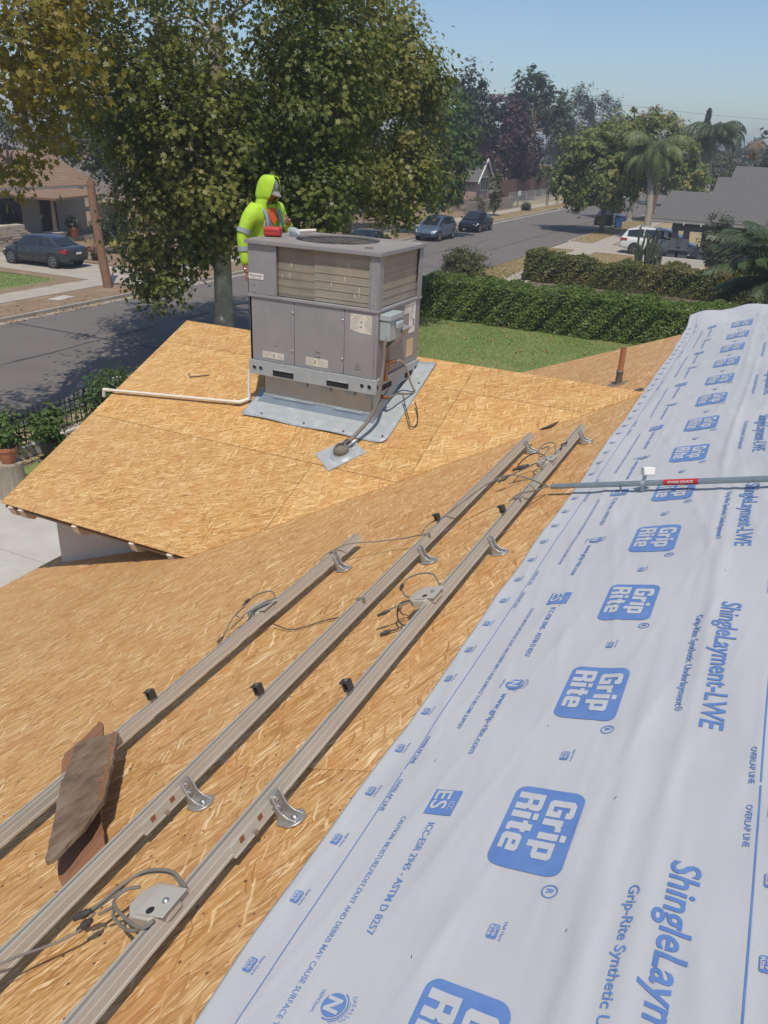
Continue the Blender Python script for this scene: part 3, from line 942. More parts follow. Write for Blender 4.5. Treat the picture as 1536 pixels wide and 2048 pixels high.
# ------------------------------------------------------------------ power optimisers hung on the rails, with leads
opt_m = mat('optimiser_case', (0.46, 0.415, 0.335), (0.40, 0.36, 0.29), 8, 0.5, metal=0.1)
def W(u, v, n): return tuple(to_main(u, v, n))
def optimiser(u0, u1, v0, v1, n0, label, leads, tilt=0.0, chamfer=0.035):
    r = empty('power_optimiser', to_main((u0 + u1) / 2, v1, n0), 0, label, 'optimiser', 'power optimisers clipped to the rails')
    d0, d1 = dm(v0), dm(v1)
    f = MB(FM)
    c = chamfer
    def poly(e): return [(u0 + c - e * .4, d0 - e), (u1 - c + e * .4, d0 - e), (u1 + e, d0 + c), (u1 + e, d1 - c), (u1 - c, d1 + e), (u0 + c, d1 + e), (u0 - e, d1 - c), (u0 - e, d0 + c)]
    p = poly(0.0)
    f.prism(p, n0 - .032, n0)
    case = wchild(f.build('case', opt_m, bevel=0.003), r)
    f = MB(FM)                                   # bracket plate on top, bent over the rail
    f.b2((u0 + .01, d0 - .012, n0 + .0015), (u1 - .01, d0 + .085, n0 + .0045))
    br = f.build('bracket', mat('bracket_zinc', (0.50, 0.455, 0.37), (0.44, 0.40, 0.325), 8, 0.45, metal=0.15), case, bevel=0.001)
    f = MB(FM)
    um = (u0 + u1) / 2
    f.lathe([(.010, 0), (.010, .004), (.005, .008), (0, .008)], (um, d0 + .02, n0 + .0046), 10)
    f.build('bolt', MT['bolt'], br)
    f = MB(FM)
    f.lathe([(.012, 0), (.012, .0012)], (um - .035, d0 + .045, n0 + .0046), 14)
    f.build('hole', MT['dark'], br)
    for pts, rad, m_ in leads:
        t = MB(); t.tube(spline([W(*p) for p in pts], 10 * len(pts)), rad, 7)
        wchild(t.build('lead', MT[m_], smooth=True), r)
    return r
def plug(r, a, b, rad=0.0095):
    t = MB()
    A, B = Vector(W(*a)), Vector(W(*b))
    t.tube([A, A.lerp(B, .25), A.lerp(B, .3), A.lerp(B, .62), A.lerp(B, .66), B], [rad * .65, rad * .75, rad, rad, rad * .72, rad * .66], 9)
    wchild(t.build('plug', MT['cable_dk'], smooth=True), r)

o0 = optimiser(1.035, 1.155, 1.022, 1.150, 0.118, 'optimiser with coiled leads on the near rail, closest to the camera',
    [([(1.15, 1.02, .12), (1.175, 1.08, .14), (1.16, 1.16, .145), (1.11, 1.20, .14), (1.07, 1.225, .13), (1.035, 1.25, .12)], .0048, 'cable'),
     ([(1.15, 1.03, .115), (1.18, 1.10, .13), (1.15, 1.19, .135), (1.09, 1.215, .125), (1.05, 1.245, .115), (1.03, 1.262, .11)], .0048, 'cable'),
     ([(1.035, 1.03, .12), (1.015, 1.06, .11), (1.03, 1.13, .12), (1.06, 1.19, .13), (1.10, 1.18, .135), (1.12, 1.15, .13)], .0048, 'cable'),
     ([(1.03, 1.04, .11), (1.01, 1.10, .10), (1.03, 1.17, .11), (1.06, 1.20, .11), (1.04, 1.24, .10)], .0048, 'cable'),
     ([(1.035, 1.245, .11), (.99, 1.275, .085), (.93, 1.32, .09), (.86, 1.365, .11), (.78, 1.41, .12), (.66, 1.45, .11), (.5, 1.47, .10)], .0038, 'cable')])
plug(o0, (1.035, 1.250, .118), (1.012, 1.305, .100), .011); plug(o0, (1.02, 1.248, .100), (.995, 1.282, .082), .012)
o1 = optimiser(2.82, 2.965, 1.020, 1.140, 0.125, 'optimiser on the near rail beyond its black clamp, leads looping above it',
    [([(2.975, 1.04, .12), (3.02, 1.08, .16), (3.02, 1.15, .17), (2.99, 1.20, .16), (2.94, 1.205, .14), (2.90, 1.18, .125), (2.885, 1.15, .115)], .0042, 'cable'),
     ([(2.84, 1.14, .11), (2.82, 1.18, .11), (2.80, 1.22, .10)], .0042, 'cable'),
     ([(2.87, 1.145, .11), (2.85, 1.19, .10), (2.82, 1.20, .05), (2.80, 1.17, .02), (2.82, 1.14, .03)], .0042, 'cable_dk'),
     ([(2.80, 1.17, .02), (2.775, 1.20, .015), (2.765, 1.23, .015)], .0042, 'cable_dk')])
plug(o1, (2.80, 1.215, .10), (2.775, 1.265, .09)); plug(o1, (2.965, 1.21, .15), (2.925, 1.205, .14)); plug(o1, (2.768, 1.222, .016), (2.742, 1.262, .012))
o2 = optimiser(2.875, 3.02, 1.955, 2.075, 0.115, 'optimiser under tangled leads on the lowest rail',
    [([(3.03, 1.97, .11), (3.07, 2.01, .14), (3.06, 2.08, .14), (3.03, 2.12, .13), (2.98, 2.125, .12), (2.93, 2.13, .11), (2.88, 2.12, .11), (2.85, 2.08, .11)], .0042, 'cable'),
     ([(3.02, 1.96, .12), (2.97, 1.98, .13), (2.91, 2.00, .13), (2.86, 2.03, .125), (2.82, 2.06, .10), (2.79, 2.10, .08)], .0042, 'cable'),
     ([(2.99, 1.95, .115), (2.93, 1.965, .125), (2.88, 1.99, .125), (2.84, 1.995, .115), (2.78, 2.03, .04), (2.70, 2.07, .012)], .0042, 'cable_dk'),
     ([(2.93, 2.13, .11), (2.88, 2.15, .09), (2.83, 2.16, .06), (2.78, 2.17, .03)], .0042, 'cable')])
plug(o2, (2.79, 2.165, .035), (2.755, 2.185, .018)); plug(o2, (3.02, 2.125, .13), (2.97, 2.13, .12))
o3 = optimiser(4.80, 4.94, 1.02, 1.13, 0.115, 'farthest optimiser, half hidden by tangled leads near the rail ends',
    [([(4.95, 1.03, .12), (5.03, 1.05, .17), (5.03, 1.10, .18), (4.97, 1.13, .16), (4.90, 1.12, .14), (4.86, 1.09, .14), (4.90, 1.06, .16), (4.97, 1.07, .17), (4.98, 1.12, .16)], .0045, 'cable'),
     ([(4.94, 1.10, .12), (4.98, 1.16, .14), (4.95, 1.22, .13), (4.87, 1.24, .12), (4.81, 1.25, .10)], .0045, 'cable_dk'),
     ([(4.83, 1.13, .11), (4.78, 1.19, .10), (4.70, 1.27, .09)], .0045, 'cable_dk'),
     ([(5.05, 1.02, .12), (5.12, 1.03, .13), (5.18, 1.02, .12), (5.24, 1.03, .11)], .0055, 'cable_dk'),
     ([(4.78, 1.06, .12), (4.72, 1.05, .13), (4.66, 1.045, .11)], .005, 'cable')])
plug(o3, (4.70, 1.27, .09), (4.66, 1.33, .075), .012); plug(o3, (4.82, 1.17, .11), (4.79, 1.27, .10), .014)

# loose wires tied along and across the rails
def wire(name, pts, rad, m_, label):
    t = MB(); t.tube(spline([W(*p) for p in pts], 9 * len(pts)), rad, 6)
    return setp(t.build(name, MT[m_], smooth=True), label, 'wire')
wire('cable', [(3.50, 2.02, .06), (3.58, 1.995, .115), (3.66, 1.955, .12), (3.72, 1.90, .12), (3.78, 1.75, .09), (3.80, 1.60, .08), (3.76, 1.48, .10), (3.72, 1.455, .11), (3.85, 1.475, .115), (3.95, 1.465, .11)], .0035, 'cable', 'thin cable strung from the lowest rail to the middle rail')
wire('cable', [(3.98, 1.43, .112), (4.10, 1.32, .16), (4.22, 1.22, .20), (4.30, 1.12, .21), (4.32, 1.03, .17), (4.45, .965, .058)], .0045, 'cable', 'cable arching from the middle rail into the open end of the conduit')
wire('cable', [(2.90, 1.93, .03), (2.86, 1.80, .012), (2.93, 1.66, .012), (2.95, 1.52, .03), (2.94, 1.44, .106)], .003, 'cable_dk', 'thin dark wire lying between the lowest optimiser and the middle rail')
wire('cable', [(3.02, 1.06, .11), (3.20, 1.105, .03), (3.45, 1.12, .012), (3.70, 1.14, .012), (3.86, 1.09, .05), (3.88, 1.05, .10)], .003, 'cable_dk', 'thin dark wire along the foot of the near rail')
wire('cable', [(4.10, 1.075, .112), (4.16, 1.04, .125), (4.20, 1.00, .12), (4.30, .99, .09), (4.45, .96, .058)], .005, 'cable', 'short grey lead running into the conduit over the near rail')
# ties round the rails
for u, v in ((2.94, 1.432), (4.14, 1.045), (3.74, 1.432), (3.64, 1.972)):
    t = MB(FM); d = dm(v)
    t.b2((u - .012, d - .021, RAIL_N + .03), (u + .012, d + .021, RAIL_N + RAIL_H + .004))
    setp(t.build('cable_tie', MT['cable'], bevel=.002), {(2.94): 'grey tie round the middle rail where a dark wire ends', 4.14: 'grey tie round the near rail beside the open conduit', 3.74: 'grey tie round the middle rail below the far clamp', 3.64: 'grey tie round the end of the lowest rail'}[u], 'cable tie')

# ------------------------------------------------------------------ two old boards across the lowest rail
wood_m = mat('weathered_board', (0.070, 0.042, 0.024), (0.185, 0.120, 0.070), 7, 0.88, bump=1.0, bscale=24, c3=(0.26, 0.20, 0.14), stretch=(1.0, 1.6, 1.6), detail=9)
red_m = mat('cedar_board', (0.20, 0.085, 0.04), (0.27, 0.125, 0.06), 5, 0.8, bump=0.4, bscale=30, c3=(0.11, 0.05, 0.03), stretch=(0.6, 3, 3), detail=8)
def board(name, pts, th, m_, label):
    """pts: outline (u,v) with height off the roof at each corner"""
    b = MB()
    top = [Vector(W(u, v, n)) for u, v, n in pts]
    nn = Vector((0, MS / mk_, 1 / mk_))
    bot = [p - nn * th for p in top]
    k = len(pts)
    b.add(top + bot, [tuple(range(k)), tuple(range(2 * k - 1, k - 1, -1))] + [(i, k + i, k + (i + 1) % k, (i + 1) % k) for i in range(k)])
    me = b.mesh(name)
    bm = bmesh.new(); bm.from_mesh(me); bmesh.ops.recalc_face_normals(bm, faces=bm.faces); bm.to_mesh(me); bm.free()
    o = mk(name, me, m_)
    bv = o.modifiers.new('bevel', 'BEVEL'); bv.width = .0025; bv.segments = 2
    return setp(o, label, 'board')
def ragged(out, amp=.004, step=.02, seed=1):
    r = random.Random(seed); res = []
    for (a, b), (c, d) in zip(out, out[1:] + out[:1]):
        n = max(1, int(math.hypot(c - a, d - b) / step))
        for i in range(n):
            t = i / n; res.append((a + (c - a) * t + r.gauss(0, amp) * (i > 0), b + (d - b) * t + r.gauss(0, amp) * (i > 0)))
    return res
def hb(u, base=0.125, slope=0.10, u0=1.75): return base + slope * (u - u0)
outA = [(1.745, 2.073), (1.779, 2.035), (1.807, 1.974), (1.833, 1.93), (1.732, 1.845), (1.592, 1.731), (1.44, 1.613), (1.389, 1.60), (1.315, 1.575), (1.173, 1.567), (1.164, 1.582), (1.343, 1.745), (1.50, 1.888), (1.617, 1.972)]
bA = board('board', [(u, v, 0.128 + 0.002 * math.sin(9 * u)) for u, v in ragged(outA, .0016, .022, 4)], 0.018, wood_m, 'grey weathered board with a torn slanting end lying on top of the lowest rail')
outB = [(1.926, 2.135), (1.915, 2.107), (1.825, 2.016), (1.65, 1.87), (1.476, 1.697), (1.336, 1.546), (1.208, 1.544), (1.177, 1.574), (1.203, 1.629), (1.32, 1.76), (1.50, 1.92), (1.664, 2.078), (1.704, 2.104), (1.812, 2.108)]
bB = board('board', [(u, v, 0.016 + 0.094 * min(1, max(0, (u - 1.18) / .52))) for u, v in ragged(outB, .0015, .03, 5)], 0.014, red_m, 'reddish brown board beneath the grey one, its lower end resting on the roof')

e_ = MB()                                          # bare orange split along the upper edge of the grey board
pe_ = [(1.833, 1.930), (1.732, 1.845), (1.592, 1.731), (1.44, 1.613)]
rj = random.Random(8)
for (a, b), (c, d) in zip(pe_[:-1], pe_[1:]):
    for i in range(5):
        t0, t1 = i / 5, (i + 1) / 5
        p0 = (a + (c - a) * t0, b + (d - b) * t0); p1 = (a + (c - a) * t1, b + (d - b) * t1); w0 = .022 + rj.uniform(-.008, .008); w1 = .022 + rj.uniform(-.008, .008)
        e_.add([W(p0[0] - .004, p0[1] + .004, .1275 + .002 * math.sin(9 * p0[0])), W(p1[0] - .004, p1[1] + .004, .1275 + .002 * math.sin(9 * p1[0])), W(p1[0] - .3 * w1, p1[1] + w1, .1305 + .002 * math.sin(9 * p1[0])), W(p0[0] - .3 * w0, p0[1] + w0, .1305 + .002 * math.sin(9 * p0[0]))], [(0, 3, 2, 1)])
sp_ = e_.build('split_edge', mat('bare_orange_wood', (.27, .125, .045), (.20, .09, .035), 9, .85, bump=.6, bscale=40), bA)
sp_['label'] = 'bare orange split edge'

# ------------------------------------------------------------------ conduit across the underlayment
cd = empty('steel_conduit', to_main(4.05, .38, .12), 0, 'long grey steel conduit lying across the white underlayment', 'conduit')
t = MB(); A, B = Vector(W(4.44, .941, .056)), Vector(W(3.92, -.42, .056))
t.tube([A.lerp(B, i / 8) for i in range(9)], 0.0155, 14)
wchild(t.build('pipe', mat('conduit_zinc', (0.36, 0.41, 0.42), (0.30, 0.35, 0.36), 25, 0.4, metal=0.6), smooth=True), cd)
ax = (B - A).normalized()
c = A.lerp(B, .395)
t = MB(); t.tube([c - ax * .009, c + ax * .009], .020, 14)
t.box(c + Vector((0, 0, .034)), (.012, .02, .055)); t.box(c + Vector((0, 0, -.026)), (.012, .02, .03))
wchild(t.build('strap', MT['galv'], bevel=.001), cd)
R_ = Matrix.Rotation(0.5, 3, 'Z') @ Matrix.Rotation(0.35, 3, 'Y')
t = MB(); t.box(c + Vector((.015, -.01, .068)), (.055, .062, .045), R_)
wchild(t.build('junction_block', MT['white'], bevel=.006), cd)
# red tape with white lettering round the conduit
c1, c2 = A.lerp(B, .475), A.lerp(B, .60)
t = MB(); t.tube([c1, c2], .0164, 16)
tape = wchild(t.build('label_tape', mat('red_tape', (0.52, 0.035, 0.035), (0.45, 0.03, 0.03), 10, 0.5), smooth=True), cd)
ln = (c2 - c1).length
Vt, Ft = text2d('POWER SOURCE', 0.013, ln * 0.72, 0.015, 0, 0.008)
# wrap: x along the pipe, y round it, facing the camera
cen = Vector((0, 0, 6.3))
nrm = (cen - c1.lerp(c2, .5)); nrm = (nrm - ax * nrm.dot(ax)).normalized(); bi = nrm.cross(ax)
vs = []
for x, y in Vt:
    a = (y - .0065) / .0164
    vs.append(tuple(c1 + ax * (x + ln * .14) + (nrm * math.cos(a) + (-bi if bi.z < 0 else bi) * math.sin(a)) * .0170))
mk('lettering', np_mesh('lettering', vs, Ft), MT['white'], tape)
# stand-off feet that hold the pipe above the sheet
t = MB()
for q in (.30, .93):
    p = A.lerp(B, q); nn = Vector((0, MS / mk_, 1 / mk_))
    h = 0.052
    t.tube([p - nn * h, p - nn * .012], .006, 8)
t.build('stand_off', MT['galv'], None)
wchild(bpy.data.objects[-1] if False else [o for o in bpy.data.objects if o.name.startswith('stand_off')][0], cd)

# ------------------------------------------------------------------ clay vent pipe on the far part of the main slope
vp = empty('vent_pipe', to_main(7.536, 1.148, 0), 0, 'thin rusty orange vent pipe with grey sleeve standing on the far roof', 'vent pipe')
b0 = Vector(W(7.536, 1.148, 0)) - Vector((0, 0, .02))
t = MB(); t.lathe([(.030, 0), (.030, .13), (.034, .135), (.034, .150), (.030, .155)], b0, 16)
wchild(t.build('sleeve', mat('lead_sleeve', (.20, .19, .175), (.13, .12, .11), 12, .6, bump=.2), smooth=True), vp)
t = MB(); t.lathe([(.026, .14), (.026, .36), (.021, .36), (.021, .25)], b0 + Vector((.003, 0, 0)), 16)
wchild(t.build('pipe', mat('rusty_clay_pipe', (.40, .15, .06), (.30, .11, .045), 9, .7, bump=.15), smooth=True), vp)
t = MB(FM); t.prism([(7.43, dm(1.148) - .06), (7.60, dm(1.148) - .09), (7.63, dm(1.148) + .10), (7.46, dm(1.148) + .12)], .001, .004)
wchild(t.build('flashing', mat('old_flashing', (.22, .17, .12), (.30, .22, .15), 10, .6, metal=.2)), vp)
# torn strip of old felt in the valley
t = MB(FM)
pp = [(6.30, 1.50), (6.42, 1.40), (6.55, 1.28), (6.80, 1.05), (7.02, .86)]
for (a, b), (c_, d_) in zip(pp[:-1], pp[1:]):
    w1 = .035
    t.add([(a - .01, dm(b) - w1, .006), (c_ - .01, dm(d_) - w1 * .7, .006), (c_ + .02, dm(d_) + .01, .022), (a + .02, dm(b) + .012, .020)], [(0, 1, 2, 3)])
t.add([(6.22, dm(1.56), .012), (6.34, dm(1.52), .014), (6.36, dm(1.38), .02), (6.24, dm(1.42), .014)], [(0, 1, 2, 3)])
setp(t.build('felt_strip', mat('old_felt', (.05, .04, .035), (.09, .07, .055), 9, .9)), 'dark torn felt strip in the valley beside the wing ridge', 'felt')
# ------------------------------------------------------------------ rooftop air conditioning unit
UX0, UX1, UY0, UY1 = 5.892, 6.765, 2.868, 4.131        # front at UX0, right side at UY0
UZ0, UZ1 = 4.345, 5.500
unit_m = mat('unit_grey_paint', (0.282, 0.274, 0.270), (0.25, 0.243, 0.24), 2.5, 0.5, c3=(0.305, 0.296, 0.29))
lid_m = mat('unit_lid_dusty', (0.30, 0.265, 0.225), (0.25, 0.22, 0.19), 3.5, 0.65, c3=(0.34, 0.305, 0.265), bump=.05)
coil_m = None
def make_coil(name, c1, c2):
    m, nt, p = new_mat(name); L = nt.links.new
    tc = nd(nt, 'ShaderNodeTexCoord')
    wv = nd(nt, 'ShaderNodeTexWave', wave_type='BANDS', bands_direction='Z'); wv.inputs['Scale'].default_value = 38.0; wv.inputs['Distortion'].default_value = 0.6; wv.inputs['Detail'].default_value = 2
    L(tc.outputs['Object'], wv.inputs['Vector'])
    no = nd(nt, 'ShaderNodeTexNoise', i_Scale=5.0, i_Detail=6.0); L(tc.outputs['Object'], no.inputs['Vector'])
    mx = nd(nt, 'ShaderNodeMix'); mx.inputs['Factor'].default_value = .55; L(wv.outputs['Fac'], mx.inputs['A']); L(no.outputs['Fac'], mx.inputs['B'])
    r = ramp(nt, [(0.25, c1), (0.75, c2)]); L(mx.outputs['Result'], r.inputs[0]); L(r.outputs[0], p.inputs['Base Color'])
    p.inputs['Roughness'].default_value = .65; p.inputs['Metallic'].default_value = .15
    b = nd(nt, 'ShaderNodeBump', i_Strength=.5, i_Distance=.004); L(wv.outputs['Fac'], b.inputs['Height']); L(b.outputs[0], p.inputs['Normal'])
    return m
coil_a = make_coil('coil_dusty', (0.19, 0.165, 0.12), (0.36, 0.315, 0.24))
coil_b = make_coil('coil_dusty_light', (0.235, 0.205, 0.155), (0.42, 0.37, 0.285))
label_m = mat('paper_label', (0.66, 0.62, 0.52), (0.58, 0.54, 0.45), 12, 0.7)
ink_m = mat('label_ink', (0.10, 0.095, 0.09), (0.16, 0.15, 0.14), 10, 0.7)
base_m = MT['galv']

unit = empty('air_conditioner', ((UX0 + UX1) / 2, (UY0 + UY1) / 2, 4.2), 0, 'large grey rooftop air conditioning unit standing on the strand board wing roof', 'air conditioner')
def U(o): return wchild(o, unit)
def usub(o, p): o.parent = p; return o
# dark core so that openings look into the cabinet
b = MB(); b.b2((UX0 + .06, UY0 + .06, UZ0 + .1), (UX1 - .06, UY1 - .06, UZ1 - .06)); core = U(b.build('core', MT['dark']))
# lower front panels with narrow joints
zs0, zs1 = 4.470, 5.020
for a, c, knob in ((3.672, UY1 - .006, 1), (3.182, 3.668, 1), (UY0 + .03, 3.178, 0)):
    b = MB(); b.b2((UX0 + .004, a, zs0), (UX0 + .03, c, zs1))
    pn = U(b.build('front_panel', unit_m, bevel=.003))
    if knob:
        for zz in (4.60, 4.93):
            s = MB(); s.lathe([(.009, 0), (.009, .004), (.004, .008), (0, .008)], (UX0 + .004, a + .012, zz), 8, Matrix.Rotation(-math.pi / 2, 3, 'Y')); usub(s.build('screw', MT['bolt']), pn)
# embossed marks on the panels
for (y, z, kind) in ((3.86, 4.645, 'I'), (3.43, 4.61, 'C'), (3.04, 4.56, 'T')):
    e = MB()
    if kind == 'I':
        e.b2((UX0 - .0005, y - .012, z - .022), (UX0 + .0035, y + .012, z + .022))
    elif kind == 'C':
        pts = [(UX0 + .001, y + .024 * math.cos(a), z + .024 * math.sin(a)) for a in np.linspace(-2.5, 2.5, 16)]
        e.tube(pts, .003, 6)
    else:
        pts = [(UX0 + .001, y - .026, z - .02), (UX0 + .001, y + .026, z - .02), (UX0 + .001, y, z + .028), (UX0 + .001, y - .026, z - .02)]
        for q, w in zip(pts[:-1], pts[1:]): e.tube([q, w], .0025, 6)
    U(e.build('embossed_mark', unit_m))
# right side lower panel
b = MB(); b.b2((UX0 + .035, UY0 + .004, zs0), (UX1 - .006, UY0 + .03, zs1)); U(b.build('side_panel', unit_m, bevel=.003))
b = MB(); b.b2((UX0 + .004, UY1 - .03, zs0), (UX1, UY1 - .004, UZ1 - .03)); U(b.build('side_panel', unit_m, bevel=.003))
b = MB(); b.b2((UX1 - .03, UY0 + .01, zs0), (UX1 - .004, UY1 - .035, UZ1 - .03)); U(b.build('rear_panel', unit_m, bevel=.003))
# front corner edge strip
b = MB(); b.b2((UX0, UY0, zs0 - .002), (UX0 + .034, UY0 + .028, zs1 + .002)); U(b.build('corner_strip', unit_m, bevel=.004))
# ledge above the lower panels
b = MB()
b.b2((UX0 - .008, UY0 - .008, 5.022), (UX0 + .03, UY1 + .004, 5.046)); b.b2((UX0 + .0302, UY0 - .008, 5.022), (UX1 + .004, UY0 + .03, 5.046))
led = U(b.build('ledge', unit_m, bevel=.003))
# upper frame: blank left panel, corner posts, thin stiles
b = MB(); b.b2((UX0 + .003, 3.865, 5.048), (UX0 + .03, UY1 - .003, UZ1 - .034)); lp = U(b.build('corner_panel', unit_m, bevel=.003))
for z in (5.075, 5.135, 5.45):
    s = MB(); s.lathe([(.008, 0), (.008, .004), (.004, .007), (0, .007)], (UX0 + .003, 4.07, z - .0), 8, Matrix.Rotation(-math.pi / 2, 3, 'Y')); usub(s.build('screw', MT['bolt']), lp)
b = MB(); b.b2((UX0 - .002, UY0 - .002, 5.048), (UX0 + .075, UY0 + .012, UZ1 - .034)); b.b2((UX0 - .002, UY0 + .0122, 5.048), (UX0 + .012, UY0 + .078, UZ1 - .034))
cp = U(b.build('corner_post', unit_m, bevel=.003))
for y, z, side in ((UY0 + .045, 5.09, 0), (UX0 + .03, 5.09, 1), (UY0 + .06, 5.43, 0)):
    s = MB()
    if side: s.lathe([(.008, 0), (.008, .004), (0, .007)], (y, UY0 - .002, z), 8, Matrix.Rotation(math.pi / 2, 3, 'X'))
    else: s.lathe([(.008, 0), (.008, .004), (0, .007)], (UX0 - .002, y, z), 8, Matrix.Rotation(-math.pi / 2, 3, 'Y'))
    usub(s.build('screw', MT['bolt']), cp)
b = MB(); b.b2((UX1 - .075, UY0 - .002, 5.048), (UX1 - .004, UY0 + .012, UZ1 - .034)); U(b.build('corner_post', unit_m, bevel=.003))
b = MB(); b.b2((UX0 - .001, 3.845, 5.049), (UX0 + .028, 3.863, UZ1 - .035)); U(b.build('stile', unit_m, bevel=.002))
b = MB(); b.b2((UX0 - .001, UY0 + .08, 5.049), (UX0 + .028, UY0 + .092, UZ1 - .035)); U(b.build('stile', unit_m, bevel=.002))
# condenser coils set back behind the frame, with horizontal guard ribs
b = MB(); b.b2((UX0 + .035, 3.482, 5.05), (UX0 + .055, 3.844, UZ1 - .036)); ca = U(b.build('coil', coil_a))
b = MB(); b.b2((UX0 + .030, UY0 + .093, 5.05), (UX0 + .055, 3.480, UZ1 - .036)); cb = U(b.build('coil', coil_b))
b = MB(); b.b2((UX0 + .076, UY0 + .026, 5.05), (UX1 - .076, UY0 + .05, UZ1 - .036)); cc = U(b.build('coil', coil_b))
for i in range(6):
    z = 5.095 + i * .066
    s = MB(); s.tube([(UX0 + .024, UY0 + .094, z), (UX0 + .024, 3.843, z)], .0016, 5); usub(s.build('guard_rib', coil_b), cb)
    s = MB(); s.tube([(UX0 + .078, UY0 + .016, z), (UX1 - .078, UY0 + .016, z)], .0016, 5); usub(s.build('guard_rib', coil_b), cc)
for i in range(9):                                 # bent fins and pale scrapes
    y = random.uniform(UY0 + .12, 3.8); z = random.uniform(5.07, 5.4)
    s = MB(); s.b2((UX0 + .0285, y - .003, z - .018), (UX0 + .0297, y + .003, z + .018)); usub(s.build('scrape', label_m), cb if y < 3.48 else cb)
# lid with folded edge, round fan opening with raised ring and wire guard
FC = Vector((6.345, 3.50)); FR = .365
b = MB()
lx0, lx1, ly0, ly1 = UX0 - .022, UX1 + .018, UY0 - .018, UY1 + .014
N = 48
outer = []
for k in range(N):
    a = 2 * math.pi * k / N
    c_, s_ = math.cos(a), math.sin(a)
    # point where the ray from the fan centre meets the lid's border
    tx = ((lx1 if c_ > 0 else lx0) - FC.x) / c_ if abs(c_) > 1e-6 else 1e9
    ty = ((ly1 if s_ > 0 else ly0) - FC.y) / s_ if abs(s_) > 1e-6 else 1e9
    t = min(tx, ty); outer.append((FC.x + c_ * t, FC.y + s_ * t))
rings = [(None, UZ1 - .034), (None, UZ1 - .002), (1.13, UZ1 + .000), (1.08, UZ1 + .005), (1.03, UZ1 + .010), (1.0, UZ1 + .008), (.985, UZ1 - .02), (.985, UZ1 - .14)]
vs = []
for r_, z in rings:
    for k in range(N):
        a = 2 * math.pi * k / N
        if r_ is None: vs.append((outer[k][0], outer[k][1], z))
        else:
            x = FC.x + FR * r_ * math.cos(a); y = FC.y + FR * r_ * math.sin(a)
            x = min(max(x, lx0 + .003), lx1 - .003)
            vs.append((x, y, z))
fs = [(i * N + k, i * N + (k + 1) % N, (i + 1) * N + (k + 1) % N, (i + 1) * N + k) for i in range(len(rings) - 1) for k in range(N)]
b.add(vs, fs)
lid = U(b.build('lid', lid_m, smooth=True))
# exact corners of the folded rim
b = MB()
for p, q in (((lx0, ly0), (lx1, ly0)), ((lx0, ly0), (lx0, ly1))):
    pass
b.b2((lx0 - .001, ly0 - .001, UZ1 - .036), (lx0 + .012, ly1 + .001, UZ1 - .003)); b.b2((lx0 + .0122, ly0 - .001, UZ1 - .036), (lx1, ly0 + .012, UZ1 - .003))
usub(b.build('rim', unit_m, bevel=.003), lid)
for y in (3.0, 3.42, 3.47, 3.9, 4.0, 4.09):
    s = MB(); s.lathe([(.007, 0), (.007, .004), (0, .006)], (lx0 - .001, y, UZ1 - .022), 8, Matrix.Rotation(-math.pi / 2, 3, 'Y')); usub(s.build('screw', MT['bolt']), lid)
for i in range(9):                                 # wire guard: rings and spokes
    r_ = FR * (.98 - i * .105)
    s = MB(); s.tube([(FC.x + r_ * math.cos(a), FC.y + r_ * math.sin(a), UZ1 - .004 - .02 * (i / 9)) for a in np.linspace(0, 2 * math.pi, 41)], .0018, 5, False); U(s.build('guard_ring', MT['cable_dk']))
for i in range(12):
    a = 2 * math.pi * i / 12 + .2
    s = MB(); s.tube([(FC.x + .06 * math.cos(a), FC.y + .06 * math.sin(a), UZ1 - .022), (FC.x + FR * .98 * math.cos(a), FC.y + FR * .98 * math.sin(a), UZ1 - .003)], .002, 5); U(s.build('guard_spoke', MT['cable_dk']))
b = MB(); b.lathe([(.10, 0), (.10, .02), (0, .025)], (FC.x, FC.y, UZ1 - .13), 20); U(b.build('fan_hub', MT['cast'], smooth=True))
for i in range(4):                                 # fan blades
    a = i * math.pi / 2 + .5
    s = MB(); d_ = Vector((math.cos(a), math.sin(a), 0)); e_ = Vector((-d_.y, d_.x, 0)); cc_ = Vector((FC.x, FC.y, UZ1 - .13))
    s.add([cc_ + d_ * .09 + e_ * .05, cc_ + d_ * .35 + e_ * .14, cc_ + d_ * .35 - e_ * .10 + Vector((0, 0, .05)), cc_ + d_ * .09 - e_ * .04 + Vector((0, 0, .03))], [(0, 1, 2, 3)])
    U(s.build('fan_blade', MT['cast']))
b = MB(); b.lathe([(FR * .97, 0), (FR * .97, .002)], (FC.x, FC.y, UZ1 - .155), 30); U(b.build('fan_well', mat('fan_well', (.05, .055, .06), (.08, .085, .09), 9, .5)))
